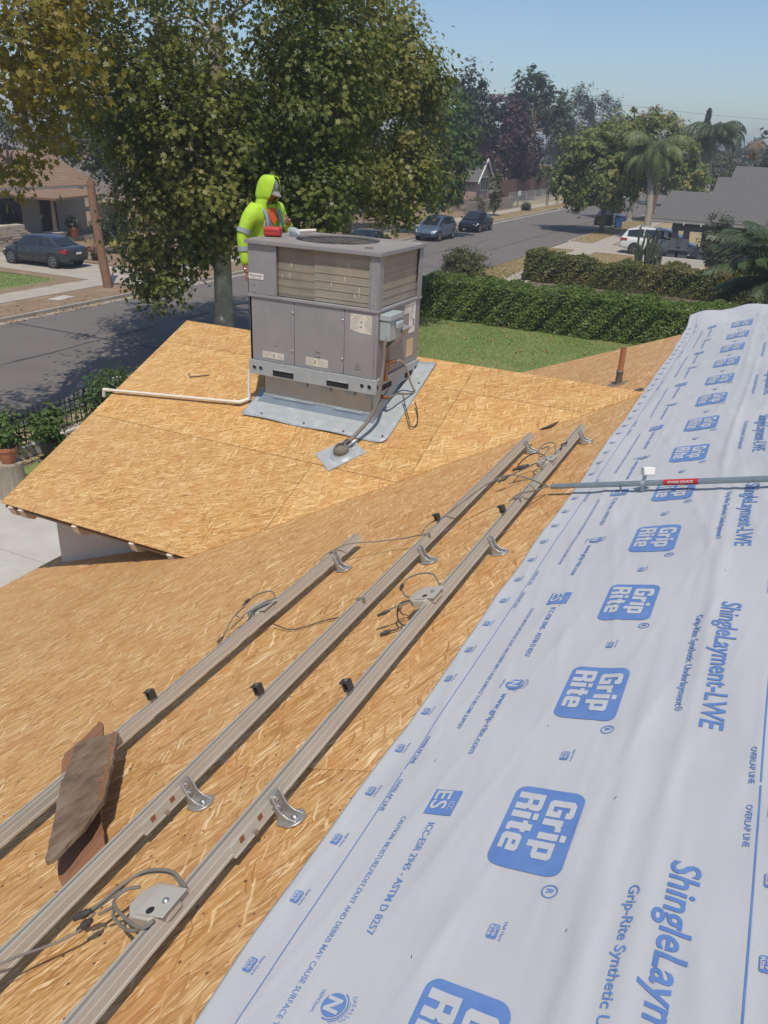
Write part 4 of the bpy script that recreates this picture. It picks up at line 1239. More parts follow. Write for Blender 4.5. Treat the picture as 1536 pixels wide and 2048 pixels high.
# galvanised base rails with lifting holes
holes = [(3.885, 3.670, 4.405, 4.352, 0), (3.335, 3.120, 4.400, 4.352, 0)]
b = MB(); b.b2((UX0 - .012, UY0 - .012, UZ0 - .008), (UX0 + .02, UY1 + .008, 4.468)); br = U(b.build('base_rail', base_m, bevel=.004))
b = MB(); b.b2((UX0 + .0202, UY0 - .012, UZ0 - .008), (UX1 + .004, UY0 + .02, 4.468)); bs = U(b.build('base_rail', base_m, bevel=.004))
for y0, y1, z1, z0, _ in holes:
    s = MB(); s.b2((UX0 - .0145, y1, z0), (UX0 - .0125, y0, z1)); usub(s.build('fork_slot', MT['dark']), br)
    s = MB(); s.b2((UX0 - .022, y1 + .01, z1), (UX0 - .0125, y0 - .01, z1 + .006)); usub(s.build('fork_lip', base_m), br)
for y in (4.080, 4.012, 2.990, 2.920):
    s = MB(); s.lathe([(.019, 0), (.019, .002)], (UX0 - .0125, y, 4.402), 16, Matrix.Rotation(-math.pi / 2, 3, 'Y')); usub(s.build('lifting_hole', MT['dark']), br)
    s = MB(); s.tube([(UX0 - .0135, y + .0205 * math.cos(a), 4.402 + .0205 * math.sin(a)) for a in np.linspace(0, 2 * math.pi, 21)], .0025, 5, False); usub(s.build('hole_rim', base_m), br)
for x0, x1 in ((5.99, 6.18), (6.46, 6.63)):
    s = MB(); s.b2((x0, UY0 - .0145, 4.352), (x1, UY0 - .0125, 4.400)); usub(s.build('fork_slot', MT['dark']), bs)
for x in (5.915, 6.70):
    s = MB(); s.lathe([(.019, 0), (.019, .002)], (x, UY0 - .0125, 4.402), 16, Matrix.Rotation(math.pi / 2, 3, 'X')); usub(s.build('lifting_hole', MT['dark']), bs)
# wavy drip flange between panels and base
b = MB()
ys = np.linspace(UY0 + .03, UY1 - .01, 60)
for y0, y1 in zip(ys[:-1], ys[1:]):
    z = 4.470 + (.010 if (math.sin(y0 * 13.5) > .35) else 0.0)
    b.b2((UX0 - .010, y0, z - .006), (UX0 + .001, y1, z))
U(b.build('drip_flange', unit_m))
# roof curb: sloped foot plate and upright sheet walls
def zw(u): return WZ0 + WS * (u - WE) + .012
curb_in = (UX0 + .07, UX1 - .06, UY0 + .06, UY1 - .10)
x0, x1, y0, y1 = curb_in
b = MB()
def wallq(p, q):
    b.add([(p[0], p[1], zw(p[0])), (q[0], q[1], zw(q[0])), (q[0], q[1], UZ0 - .006), (p[0], p[1], UZ0 - .006)], [(0, 1, 2, 3)])
pts = [(x0, y1), (x0, y0), (x1, y0), (x1, y1)]
for i in range(4): wallq(pts[i], pts[(i + 1) % 4])
curb_m = mat('curb_zinc', (.50, .50, .47), (.42, .42, .40), 5, .34, metal=.75, bump=.03, bscale=20)
curb = b.build('roof_curb', curb_m)
sol = curb.modifiers.new('t', 'SOLIDIFY'); sol.thickness = .004
U(curb)
b = MB(); b.b2((x0 - .012, y0 - .01, 4.135), (x0 - .001, y1 + .01, 4.150)); usub(b.build('curb_seam', base_m, bevel=.002), curb)
b = MB(); b.tube([(x0 - .02, y1 - .1, 4.137), (x0 - .02, 3.5, 4.137)], .006, 6); b.tube([(x0 - .02, 3.3, 4.137), (x0 - .02, 3.0, 4.137)], .006, 6); usub(b.build('drive_cleat', base_m), curb)
for y in (3.62, 3.38, 3.14, 2.95):
    s = MB(); s.box((x0 - .012, y, 4.30), (.012, .09, .05)); usub(s.build('hold_down', base_m, bevel=.002), curb)
# lower sloped skirt from the wall to the foot plate
b = MB()
off = .032
o_ = [(x0 - off, y1 + .07), (x0 - off, y0 - off), (x1 + .01, y0 - off), (x1 + .01, y1 + .07)]
i_ = [(x0 - .004, y1), (x0 - .004, y0 - .004), (x1, y0 - .004), (x1, y1)]
for i in (0, 1):
    p, q = i_[i], i_[(i + 1) % 4]; P, Q = o_[i], o_[(i + 1) % 4]
    b.add([(P[0], P[1], zw(P[0]) + .004), (Q[0], Q[1], zw(Q[0]) + .004), (q[0], q[1], zw(q[0]) + .075), (p[0], p[1], zw(p[0]) + .075)], [(0, 1, 2, 3)])
usub(b.build('skirt', curb_m), curb)
# foot plate, rounded front corners, slightly buckled
px0, px1, py0, py1 = 5.735, 6.80, 2.690, 4.150
b = MB(); poly = []
for cx, cy, a0 in ((px0 + .07, py0 + .07, 180), (px1, py0, 270), (px1, py1, 0), (px0 + .04, py1 - .04, 90)):
    r_ = .07 if a0 == 180 else (.04 if a0 == 90 else .0)
    if r_ == 0: poly.append((cx, cy)); continue
    for k in range(7):
        a = math.radians(a0 + 90 * k / 6); poly.append((cx + r_ * math.cos(a), cy + r_ * math.sin(a)))
bm = bmesh.new(); bm.faces.new([bm.verts.new((x, y, 0)) for x, y in poly])
for gx in np.arange(px0 + .06, px1, .06): bmesh.ops.bisect_plane(bm, geom=bm.verts[:] + bm.edges[:] + bm.faces[:], plane_co=(gx, 0, 0), plane_no=(1, 0, 0))
for gy in np.arange(py0 + .06, py1, .06): bmesh.ops.bisect_plane(bm, geom=bm.verts[:] + bm.edges[:] + bm.faces[:], plane_co=(0, gy, 0), plane_no=(0, 1, 0))
for v in bm.verts:
    x, y = v.co.x, v.co.y
    e = max(0, 1 - (x - px0) / .12) + max(0, 1 - (y - py0) / .12)
    v.co.z = zw(x) + .006 + .007 * e * (1 + math.sin(9 * y + 4 * x))
me = bpy.data.meshes.new('foot_plate'); bm.to_mesh(me); bm.free(); me.shade_smooth(); me.materials.append(base_m)
fp = mk('foot_plate', me, base_m); s_ = fp.modifiers.new('t', 'SOLIDIFY'); s_.thickness = .004; U(fp)
for (x, y) in ((5.77, 3.5), (5.765, 3.1), (5.80, 2.74), (6.2, 2.725), (6.5, 2.73), (5.78, 3.95)):
    s = MB(); s.lathe([(.011, 0), (.009, .004), (0, .006)], (x, y, zw(x) + .022), 8); usub(s.build('nail_head', MT['rust']), fp)
# rusty patch with the shadow of the switch box and flap painted in
gr_m = mat('rust_and_shadow', (.24, .13, .085), (.29, .20, .15), 14, .7)
b = MB(); b.add([(6.00, UY0 + .0032, 4.72), (6.13, UY0 + .0032, 4.715), (6.155, UY0 + .0032, 4.60), (6.16, UY0 + .0032, 4.50), (6.03, UY0 + .0032, 4.475)], [(0, 1, 2, 3, 4)]); U(b.build('rust_shadow_patch', gr_m))
# maker's plate
b = MB(); b.b2((UX0 - .0005, 3.972, 5.172), (UX0 + .0028, 4.122, 5.220)); pl = U(b.build('maker_plate', mat('plate_white', (.72, .70, .64), (.66, .64, .58), 12, .4), bevel=.001))
def face_text(vf, y_left, z0, x, name, m_, parent):
    Vv, Ff = vf
    return mk(name, np_mesh(name, [(x, y_left - a, z0 + c_) for a, c_ in Vv], Ff), m_, parent)
nb = mat('plate_ink', (.06, .06, .07), (.09, .09, .1), 10, .5); rd = mat('plate_red', (.45, .05, .04), (.4, .05, .04), 10, .5)
face_text(text2d('G', .020, .017, .02, 0, 0), 4.110, 5.194, UX0 - .0012, 'lettering', nb, pl)
face_text(text2d('RAND', .0145, .052, .02, 0, 0), 4.090, 5.194, UX0 - .0012, 'lettering', nb, pl)
face_text(text2d('A', .020, .017, .02, 0, 0), 4.036, 5.194, UX0 - .0012, 'lettering', rd, pl)
face_text(text2d('IRE', .0145, .030, .02, 0, 0), 4.018, 5.194, UX0 - .0012, 'lettering', nb, pl)
b = MB()
for i in range(9): b.b2((UX0 - .0012, 4.098 - i * .0115, 5.1805), (UX0 - .0006, 4.090 - i * .0115, 5.185))
usub(b.build('small_print', ink_m), pl)['kind'] = 'stuff'
# stickers: warning labels with lines of small print
def sticker(yl, yr, zb, zt, lines, torn=False, blk=None):
    b = MB(); x = UX0 + .0036
    poly = [(yr, zb), (yl, zb), (yl, zt), (yr, zt)]
    if torn: poly = [(yr + .004, zb + .003), (yr + .05, zb + .006), (yl - .03, zb + .014), (yl - .012, zb + .030), (yl, zb + .018), (yl, zt), (yr, zt)]
    b.add([(x - .001, y, z) for y, z in poly], [tuple(range(len(poly)))])
    o = U(b.build('warning_label', label_m))
    t = MB(); h = (zt - zb)
    for i in range(lines):
        z = zt - h * (i + .8) / (lines + .6); y = yl - .008
        if torn and i > lines - 2: break
        while y > yr + .012:
            w_ = random.uniform(.004, .03)
            if random.random() > .12 and not (blk and blk[0] > y > blk[1]): t.b2((x - .0018, max(y - w_, yr + .006), z - h * .16 / lines), (x - .0013, y, z + h * .16 / lines))
            y -= w_ + .004
    usub(t.build('small_print', mat('faint_ink', (.30, .28, .25), (.38, .36, .32), 10, .7)), o)['kind'] = 'stuff'
    if blk:
        t = MB(); ym = (blk[0] + blk[1]) / 2
        for dz in (0.6, .35): t.b2((x - .0019, ym - .006, zb + h * dz - .006), (x - .0013, ym + .007, zb + h * dz + .008))
        usub(t.build('pictogram', ink_m), o)
    return o
sticker(3.122, 2.922, 4.835, 4.995, 15, True, (3.05, 2.99))
sticker(4.000, 3.775, 4.500, 4.560, 5, False, (3.90, 3.86))
sticker(3.552, 3.332, 4.497, 4.570, 6, False, (3.48, 3.44))
for (a, c_, z0, z1, m_) in ((6.53, 6.655, 4.745, 5.012, MT['white']), (6.42, 6.527, 4.93, 5.012, label_m), (6.50, 6.635, 4.535, 4.69, mat('yellow_label', (.62, .48, .26), (.55, .42, .22), 9, .7))):
    b = MB(); b.b2((a, UY0 + .0010, z0), (c_, UY0 + .0038, z1)); o = U(b.build('warning_label', m_))
    if m_ is MT['white']:
        t = MB()
        for i in range(5): t.b2((6.61, UY0 + .0002, 4.80 + i * .013), (6.635, UY0 + .0008, 4.809 + i * .013))
        for i in range(14): t.b2((6.545, UY0 + .0002, 4.86 + i * .010), (6.545 + random.uniform(.03, .09), UY0 + .0008, 4.862 + i * .010))
        q_ = usub(t.build('small_print', ink_m), o); q_['kind'] = 'stuff'
# disconnect switch box on the right side near the front edge
gb = mat('switch_box_grey', (.36, .41, .40), (.32, .37, .36), 8, .45)
dx0, dx1, dy0, dy1 = 5.925, 6.165, UY0 - .092, UY0 + .001
b = MB(); b.b2((dx0, dy0, 4.795), (dx1, dy1, 4.96)); bx = U(b.build('switch_box', gb, bevel=.008))
b = MB(); b.b2((dx0 - .008, dy0 - .010, 4.962), (dx1 + .006, dy1, 5.012)); usub(b.build('hood', gb, bevel=.006), bx)
b = MB(); b.b2((dx0 + .10, dy0 - .030, 4.885), (dx1 - .02, dy0 - .0005, 4.945)); usub(b.build('handle_cover', gb, bevel=.012), bx)
b = MB(); b.tube([(dx0 - .004, dy0 + .025 + .012 * math.cos(a), 4.83 + .012 * math.sin(a)) for a in np.linspace(0, 2 * math.pi, 17)], .0018, 5, False); usub(b.build('knockout', gb), bx)
# open door flap below it, bent outward
b = MB()
b.add([(6.16, UY0 - .002, 4.87), (6.33, UY0 - .002, 4.87), (6.33, UY0 - .11, 4.855), (6.16, UY0 - .11, 4.855), (6.08, UY0 - .002, 4.70), (6.25, UY0 - .002, 4.70)],
      [(0, 1, 2, 3), (0, 3, 4), (3, 2, 5, 4), (1, 5, 2)])
fl = b.build('hood_flap', unit_m); s_ = fl.modifiers.new('t', 'SOLIDIFY'); s_.thickness = .004; U(fl)
# rusty gas valve and drip leg on the side, flexible lines
b = MB()
b.tube([(6.02, UY0 + .01, 4.590), (6.02, UY0 - .045, 4.590)], .014, 10); b.tube([(6.02, UY0 - .035, 4.590), (6.02, UY0 - .035, 4.455)], .013, 10); b.tube([(6.02, UY0 - .04, 4.59), (6.16, UY0 - .05, 4.583)], .016, 10)
b.tube([(6.02, UY0 - .035, 4.460), (6.02, UY0 - .035, 4.440)], .019, 10); b.tube([(5.965, UY0 - .03, 4.60), (6.0, UY0 - .03, 4.44)], .006, 8)
gv = U(b.build('gas_valve', MT['rust'], smooth=True))
b = MB(); b.tube(spline([(6.15, UY0 - .05, 4.583), (6.24, UY0 - .075, 4.57), (6.30, UY0 - .10, 4.49), (6.34, UY0 - .12, 4.38), (6.38, UY0 - .14, 4.30), (6.42, UY0 - .155, 4.255)], 30), .0085, 8); U(b.build('flexible_line', mat('flex_line', (.42, .37, .28), (.36, .31, .23), 30, .4, metal=.4), smooth=True))
b = MB(); b.tube([(6.05, UY0 + .02, 4.285), (6.05, UY0 - .05, 4.283)], .017, 10); usub(b.build('valve_body', MT['rust'], smooth=True), gv)
b = MB(); b.tube(spline([(6.05, UY0 - .05, 4.283), (6.10, UY0 - .075, 4.295), (6.16, UY0 - .09, 4.30), (6.27, UY0 - .12, 4.275), (6.38, UY0 - .15, 4.262), (6.42, UY0 - .157, 4.252)], 24), .0085, 8); U(b.build('flexible_line', MT['cable'], smooth=True))
b = MB(); b.tube(spline([(6.20, UY0 - .12, 4.28), (6.10, UY0 - .20, 4.20), (6.00, UY0 - .27, 4.16), (5.95, UY0 - .32, 4.10), (6.02, UY0 - .345, 4.11), (6.12, UY0 - .30, 4.18), (6.20, UY0 - .24, 4.235)], 36), .005, 7); U(b.build('flexible_line', MT['cable_dk'], smooth=True))
# flexible whip from the switch box down to the roof cone
b = MB(); b.tube([(5.955, UY0 - .04, 4.796), (5.955, UY0 - .04, 4.765)], .019, 10); usub(b.build('connector', MT['bolt'], smooth=True), bx)
b = MB(); b.tube(spline([(5.955, UY0 - .04, 4.77), (5.93, UY0 - .045, 4.60), (5.89, UY0 - .05, 4.45), (5.845, UY0 - .045, 4.30), (5.77, UY0 - .01, 4.16), (5.67, UY0 + .045, 4.06), (5.58, UY0 + .09, 3.985)], 48), .0165, 10); U(b.build('power_whip', mat('grey_whip', (.19, .165, .14), (.15, .13, .11), 30, .55), smooth=True))

# cone flashing where the whip enters the roof
cf_ = empty('roof_flashing', (5.55, 2.98, zw(5.55)), 0, 'square galvanised flashing with a rubber cone where the unit\'s cable enters the roof', 'flashing')
def wg(x_v, u, n): return FW @ Vector((-x_v, (u - WE) * wk_, n))
b = MB(); pp = [wg(3.215, 5.490, .010), wg(3.000, 5.340, .016), wg(2.795, 5.625, .010), wg(3.030, 5.720, .012)]
b.add(pp, [(0, 1, 2, 3)]); o = b.build('sheet', base_m); s_ = o.modifiers.new('t', 'SOLIDIFY'); s_.thickness = .0035; wchild(o, cf_)
R_w = FW.to_3x3()
b = MB(); b.lathe([(.105, .006), (.085, .018), (.070, .030), (.062, .05)], wg(2.985, 5.545, .008), 24, R_w); wchild(b.build('cone', base_m, smooth=True), cf_)
b = MB(); b.lathe([(.066, .045), (.068, .06), (.055, .085), (.035, .098), (.032, .075)], wg(2.985, 5.545, .008), 24, R_w); wchild(b.build('rubber_collar', mat('perished_rubber', (.13, .115, .09), (.20, .175, .14), 14, .8, bump=.3), smooth=True), cf_)
b = MB(); b.tube([(5.60, 2.955, 4.005), (5.555, 2.98, 3.972)], .026, 10); wchild(b.build('gland', MT['cable_dk'], smooth=True), cf_)
b = MB(); pp = [wg(2.975, 5.715, .0165), wg(2.955, 5.660, .0165), wg(2.915, 5.675, .0165), wg(2.935, 5.730, .0165)]; b.add(pp, [(0, 3, 2, 1)]); wchild(b.build('paper_tag', MT['white']), cf_)
# white condensate pipe from the unit to the roof edge
pv = empty('condensate_pipe', (5.85, 4.2, zw(5.85)), 0, 'thin white plastic drain pipe running from the unit to the roof edge', 'pipe')
def PW(u, v, n): return tuple(wg(v, u, n))
b = MB(); b.tube([PW(5.675, 5.70, .045), PW(5.855, 4.225, .045)], .0135, 12); b.tube([PW(5.855, 4.225, .045), PW(5.92, 4.165, .045)], .0135, 12); wchild(b.build('pipe', MT['pvc'], smooth=True), pv)
b = MB(); b.tube([PW(5.915, 4.168, .045), (5.915, 4.168, 4.345)], .0135, 12); wchild(b.build('riser', MT['pvc'], smooth=True), pv)
b = MB()
b.tube([PW(5.848, 4.285, .045), PW(5.855, 4.225, .045), PW(5.89, 4.192, .045)], .018, 12); b.tube([PW(5.90, 4.182, .045), PW(5.918, 4.166, .045), tuple(Vector(PW(5.918, 4.166, .045)) + Vector((0, 0, .045)))], .018, 12)
wchild(b.build('elbow', MT['pvc'], smooth=True), pv)
b = MB(); e0 = Vector(PW(5.675, 5.70, .045)); b.tube([Vector(PW(5.68, 5.64, .045)), e0, e0 + Vector((0, .012, -.07))], .019, 12); wchild(b.build('elbow', MT['pvc'], smooth=True), pv)

# things lying on the unit's lid
pr = empty('tool_pouch', (6.17, 4.05, UZ1 + .005), .3, 'small red zipped case lying on the left corner of the unit lid', 'case')
b = MB(); b.b2((-.05, -.075, 0), (.05, .075, .075)); o = b.build('shell', mat('red_nylon', (.50, .045, .03), (.42, .035, .025), 10, .6), pr, bevel=.018, seg=3)
b = MB(); b.b2((-.0515, -.06, .040), (.0515, .06, .043)); b.build('zip', MT['cable_dk'], pr)
bt = empty('water_bottle', (6.38, 4.0, UZ1 + .04), .9, 'clear plastic water bottle lying beside the red case on the unit', 'bottle')
gm, nt, p = new_mat('clear_plastic'); p.inputs['Base Color'].default_value = (.85, .9, .92, 1); p.inputs['Roughness'].default_value = .12; p.inputs['Transmission Weight'].default_value = .75; p.inputs['IOR'].default_value = 1.2
b = MB(); b.lathe([(0, 0), (.030, .002), (.034, .02), (.031, .05), (.034, .06), (.034, .11), (.031, .115), (.034, .125), (.026, .16), (.013, .18), (.013, .19)], (0, 0, 0), 18, Matrix.Rotation(-math.pi / 2, 3, 'Y')); b.build('bottle_body', gm, bt, smooth=True)
b = MB(); b.lathe([(.014, .19), (.014, .205), (0, .205)], (0, 0, 0), 14, Matrix.Rotation(-math.pi / 2, 3, 'Y')); b.build('cap', MT['white'], bt, smooth=True)
pc = empty('pipe_offcut', (6.52, 3.93, UZ1 + .030), 0, 'short white plastic pipe offcut lying on the fan guard rim', 'pipe offcut')
b = MB(); b.tube([(-.07, .05, 0), (.06, -.07, .006)], .0145, 12); b.build('pipe', MT['pvc'], pc, smooth=True)
b = MB(); b.tube([(.0605, -.0705, .006), (.0612, -.0712, .006)], .011, 12); b.build('bore', MT['cable'], pc)
tw = MB(); tw.tube([(5.99, 3.06, UZ1 + .008), (6.03, 3.00, UZ1 + .009)], .005, 6); setp(tw.build('twig', MT['bark']), 'tiny twig lying on the right front corner of the unit lid', 'twig')
tw = MB(); tw.tube([tuple(wg(4.98, 6.08, .012)), tuple(wg(4.87, 6.12, .012)), tuple(wg(4.80, 6.15, .012))], .006, 6); tw.tube([tuple(wg(5.03, 6.12, .012)), tuple(wg(4.96, 6.07, .012))], .005, 6); setp(tw.build('wood_sliver', MT['bark']), 'dark wood sliver lying on the wing roof left of the unit', 'sliver')
# ------------------------------------------------------------------ ground, street, pavements
K0, K1 = 14.95, 24.55                              # kerb lines either side of the street
RZ = -0.13
prof = [(-900, -.02), (K0 - .16, -.02), (K0 - .16, RZ - .06), (K1 + .16, RZ - .06), (K1 + .16, -.02), (1500, -.02)]
V = []; F = []
for u in (-900, 1800):
    for y, z in prof: V.append((u, y, z))
n = len(prof)
for i in range(n - 1): F.append((i, n + i, n + i + 1, i + 1))
gm_ = bpy.data.meshes.new('ground'); gm_.from_pydata(V, [], F); gm_.update()
setp(mk('ground', gm_, MT['soil']), kind='structure')
V = [(-400, K0 - .02, RZ), (900, K0 - .02, RZ), (900, K1 + .02, RZ), (-400, K1 + .02, RZ)]
me = bpy.data.meshes.new('road'); me.from_pydata(V, [], [(0, 1, 2, 3)]); me.update()
setp(mk('road', me, MT['asphalt']), kind='structure')
patch_m = mat('asphalt_patch', (.05, .047, .045), (.07, .065, .06), 2, .8, bump=.3)
# tar lines and patches
for (u0, u1, v0, v1) in ((15, 40, 19.9, 20.0), (40, 60, 20.1, 20.2), (52, 90, 17.9, 18.0), (24, 25.5, 22.0, 22.8), (20.0, 20.12, 17, 24)):
    m = MB(); q = [(u, v0 + .06 * math.sin(u * 1.7)) for u in np.linspace(u0, u1, 30)]; w = [(u, v1 + .05 * math.sin(u * 2.3 + 1)) for u in np.linspace(u0, u1, 30)]
    m.add([(a, b, RZ + .004) for a, b in q] + [(a, b, RZ + .004) for a, b in w], [(i, i + 1, 31 + i, 30 + i) for i in range(29)])
    setp(m.build('road_patch', patch_m), kind='structure')
def kerb(name, y0, y1, u0, u1, gaps, lip):
    m = MB(); x = u0
    for a, b in gaps + [(u1, u1)]:
        m.b2((x, y0, RZ - .05), (a, y1, .005)); x = b
        if b > a: m.b2((a, y0, RZ - .05), (b, y1, RZ + .02))
    setp(m.build(name, MT['kerb'], bevel=.015), kind='structure')
    g = MB(); gy = (y1, y1 + .35) if lip > 0 else (y0 - .35, y0)
    g.add([(u0, gy[0], RZ + .005), (u1, gy[0], RZ + .005), (u1, gy[1], RZ + .004), (u0, gy[1], RZ + .004)], [(0, 1, 2, 3)])
    setp(g.build('gutter', MT['kerb']), kind='structure')
kerb('kerb', K1, K1 + .15, -60, 260, [(28.0, 31.2), (93.5, 96.5)], -1)
kerb('kerb', K0 - .15, K0, -60, 260, [(57.2, 62.8), (2, 8)], 1)
def sheet(name, poly, z, m_, kind='structure', sub=0):
    me = bpy.data.meshes.new(name); me.from_pydata([(x, y, z) for x, y in poly], [], [tuple(range(len(poly)))]); me.update()
    o = mk(name, me, m_); return setp(o, kind=kind)
def slabs(name, u0, u1, step, v0, v1, z, m_):
    base = MB(); base.b2((u0, v0 + .01, z - .05), (u1, v1 - .01, z - .012)); o = setp(base.build(name, MT['kerb']), kind='structure')
    bm_ = MB(); bm_.b2((0, 0, -.04), (step - .012, v1 - v0, 0)); me = bm_.mesh('slab'); me.materials.append(m_)
    u = u0
    while u < u1 - .01:
        s = mk('slab', me, m_, o); s.location = (u, v0, z + random.uniform(-.003, .003)); u += step
    return o
slabs('sidewalk', -3, 130, 1.5, 26.75, 28.25, .012, MT['sidewalk'])
slabs('sidewalk', 33, 120, 1.5, 11.6, 13.0, .012, MT['sidewalk'])
# driveway opposite, with apron
dw = MB(); dw.b2((27.9, 24.75, RZ - .02), (31.3, 24.85, -.005)); 
sheet('driveway', [(27.7, 24.72), (31.5, 24.72), (31.2, 26.74), (28.0, 26.74)], .006, MT['sidewalk'])
slabs('driveway', 27.85, 31.45, 3.6, 28.27, 33.2, .008, MT['sidewalk'])
slabs('driveway', 27.85, 31.45, 3.6, 33.22, 43.0, .008, MT['sidewalk'])
sheet('verge', [(12, K1 + .16), (27.6, K1 + .16), (27.6, 26.7), (12, 26.7)], .004, MT['dirt'])
sheet('verge', [(31.6, K1 + .16), (69, K1 + .16), (69, 26.7), (31.6, 26.7)], .004, MT['dirt'])
sheet('verge', [(69, K1 + .16), (190, K1 + .16), (190, 26.7), (69, 26.7)], .004, MT['drygrass'])
sheet('yard', [(31.7, 28.3), (82, 28.3), (82, 60), (31.7, 60)], .0, MT['dirt'])
sheet('yard', [(27.0, 28.3), (27.8, 28.3), (27.8, 44), (27.0, 44), (27.0, 29.2), (5, 29.2), (5, 28.3)], .001, MT['dirt'])
sheet('lawn', [(5, 29.2), (27.0, 29.2), (26.9, 31.5), (27.0, 44), (5, 44)], .004, MT['lawn'])
sheet('yard', [(96, 28.3), (190, 28.3), (190, 31.4), (96, 31.4)], .002, MT['drygrass'])
sheet('verge', [(8, 13.05), (57, 13.05), (57, K0 - .17), (8, K0 - .17)], .002, MT['drygrass'])
sheet('verge', [(63, 13.05), (190, 13.05), (190, K0 - .17), (63, K0 - .17)], .002, MT['drygrass'])
sheet('driveway', [(57.2, K0 - .17), (62.8, K0 - .17), (62.4, 9.5), (62.4, 4.0), (56.9, 4.0), (56.9, 9.5)], .006, MT['sidewalk'])
sheet('yard', [(44, -10), (56.8, -10), (56.8, 11.55), (44, 11.55)], .002, MT['drygrass'])
sheet('yard', [(63, -10), (140, -10), (140, 11.55), (63, 11.55)], .001, MT['drygrass'])
sheet('lawn', [(10.2, -12), (33, -12), (33, 12.9), (10.2, 12.9)], .004, MT['lawn'])
slabs('patio', -4, 10.1, 2.35, 5.5, 8.9, .012, MT['concrete'])
slabs('patio', -4, 10.1, 2.35, 8.92, 12.6, .012, MT['concrete'])

# grass: thin blades on the lawns, dry tufts on the verges
def blades(name, boxes, h, w, m_, label, seed):
    r = np.random.default_rng(seed); Vs = []; nb = 0
    for (u0, u1, v0, v1, n_) in boxes:
        c = np.stack([r.uniform(u0, u1, n_), r.uniform(v0, v1, n_), np.zeros(n_)], -1)
        a = r.uniform(0, 6.28, n_); hh = h * r.uniform(.5, 1.3, n_); ww = w * r.uniform(.6, 1.4, n_)
        dx = np.stack([np.cos(a), np.sin(a), np.zeros(n_)], -1) * ww[:, None] / 2
        lean = np.stack([r.normal(0, .45, n_), r.normal(0, .45, n_), np.ones(n_)], -1) * hh[:, None]
        Vs.append(np.stack([c - dx, c + dx, c + lean], 1).reshape(-1, 3)); nb += n_
    V = np.concatenate(Vs); F = np.arange(len(V)).reshape(-1, 3)
    return setp(mk(name, np_mesh(name, V, F), m_), label, 'grass', kind='stuff')
gl_m = leaf_mat('grass_blades', [(.10, .175, .032), (.14, .205, .046), (.21, .225, .07)], .3)
gd_m = leaf_mat('dry_grass_blades', [(.32, .24, .11), (.42, .33, .17), (.50, .41, .24)], .25)
blades('grass', [(16, 31, 1, 12.8, 90000)], .06, .012, gl_m, 'short green lawn grass in front of the tall hedge', 3)
blades('grass', [(17, 27, 29.3, 40, 26000)], .06, .02, gl_m, 'green lawn grass beside the driveway across the street', 4)
blades('dry_grass', [(33, 57, 13.1, 14.8, 16000), (44, 56.5, 6, 11.5, 16000), (63, 130, 13.1, 14.8, 20000), (69, 130, 24.8, 26.6, 16000)], .07, .03, gd_m, 'dry straw yellow grass on the verges along the street', 5)
# fallen leaves in the far gutter and on the lawn
lf_m = leaf_mat('fallen_leaves', [(.22, .10, .03), (.34, .18, .06), (.42, .28, .12)], .1)
def litter(name, boxes, s, label, seed):
    r = np.random.default_rng(seed); Vs = []
    for (u0, u1, v0, v1, z, n_) in boxes:
        c = np.stack([r.uniform(u0, u1, n_), r.uniform(v0, v1, n_), z + r.uniform(.004, .03, n_)], -1)
        d1 = r.normal(0, 1, (n_, 3)) * [1, 1, .25]; d1 /= np.linalg.norm(d1, axis=1)[:, None]
        d2 = np.cross(d1, r.normal(0, .3, (n_, 3)) + [0, 0, 1]); d2 /= np.linalg.norm(d2, axis=1)[:, None]
        sz = s * r.uniform(.5, 1.3, n_)[:, None]
        Vs.append(np.stack([c - d1 * sz, c + d2 * sz * .6, c + d1 * sz, c - d2 * sz * .6], 1).reshape(-1, 3))
    V = np.concatenate(Vs); setp(mk(name, np_mesh(name, V, np.arange(len(V)).reshape(-1, 4)), lf_m), label, 'leaf litter', kind='stuff')
litter('leaf_litter', [(15, 29, 24.1, 24.55, RZ + .004, 420), (30, 60, 24.1, 24.55, RZ + .004, 200), (15, 27, 24.7, 26.5, .01, 120), (18, 30, 3, 12, .05, 160), (26, 30, 2, 12, .05, 120)], .06, 'brown fallen leaves scattered in the gutter and on the lawn', 6)
# ------------------------------------------------------------------ leaves and trees
def star(nl, inner=.42):
    P = []
    for i in range(nl):
        a = math.radians(-120 + 240 * i / (nl - 1)) if nl > 1 else 0
        r = 1.0 - .25 * abs(i - (nl - 1) / 2) / ((nl - 1) / 2)
        P.append((r * math.sin(a), r * math.cos(a)))
        if i < nl - 1:
            a2 = math.radians(-120 + 240 * (i + .5) / (nl - 1)); P.append((inner * math.sin(a2), inner * math.cos(a2)))
    P.append((.1, -.45)); P.append((-.1, -.45))
    return np.array(P)[::-1]
LEAF = {'maple': star(5) * .62, 'oval': np.array([(0, -.6), (.3, 0), (0, .6), (-.3, 0)]), 'blade': np.array([(0, -.7), (.12, 0), (0, .7), (-.12, 0)]),
        'tuft': np.array([(-.1, -.6), (.35, -.25), (.12, .05), (.4, .45), (0, .3), (-.35, .55), (-.2, .05), (-.42, -.3)])}
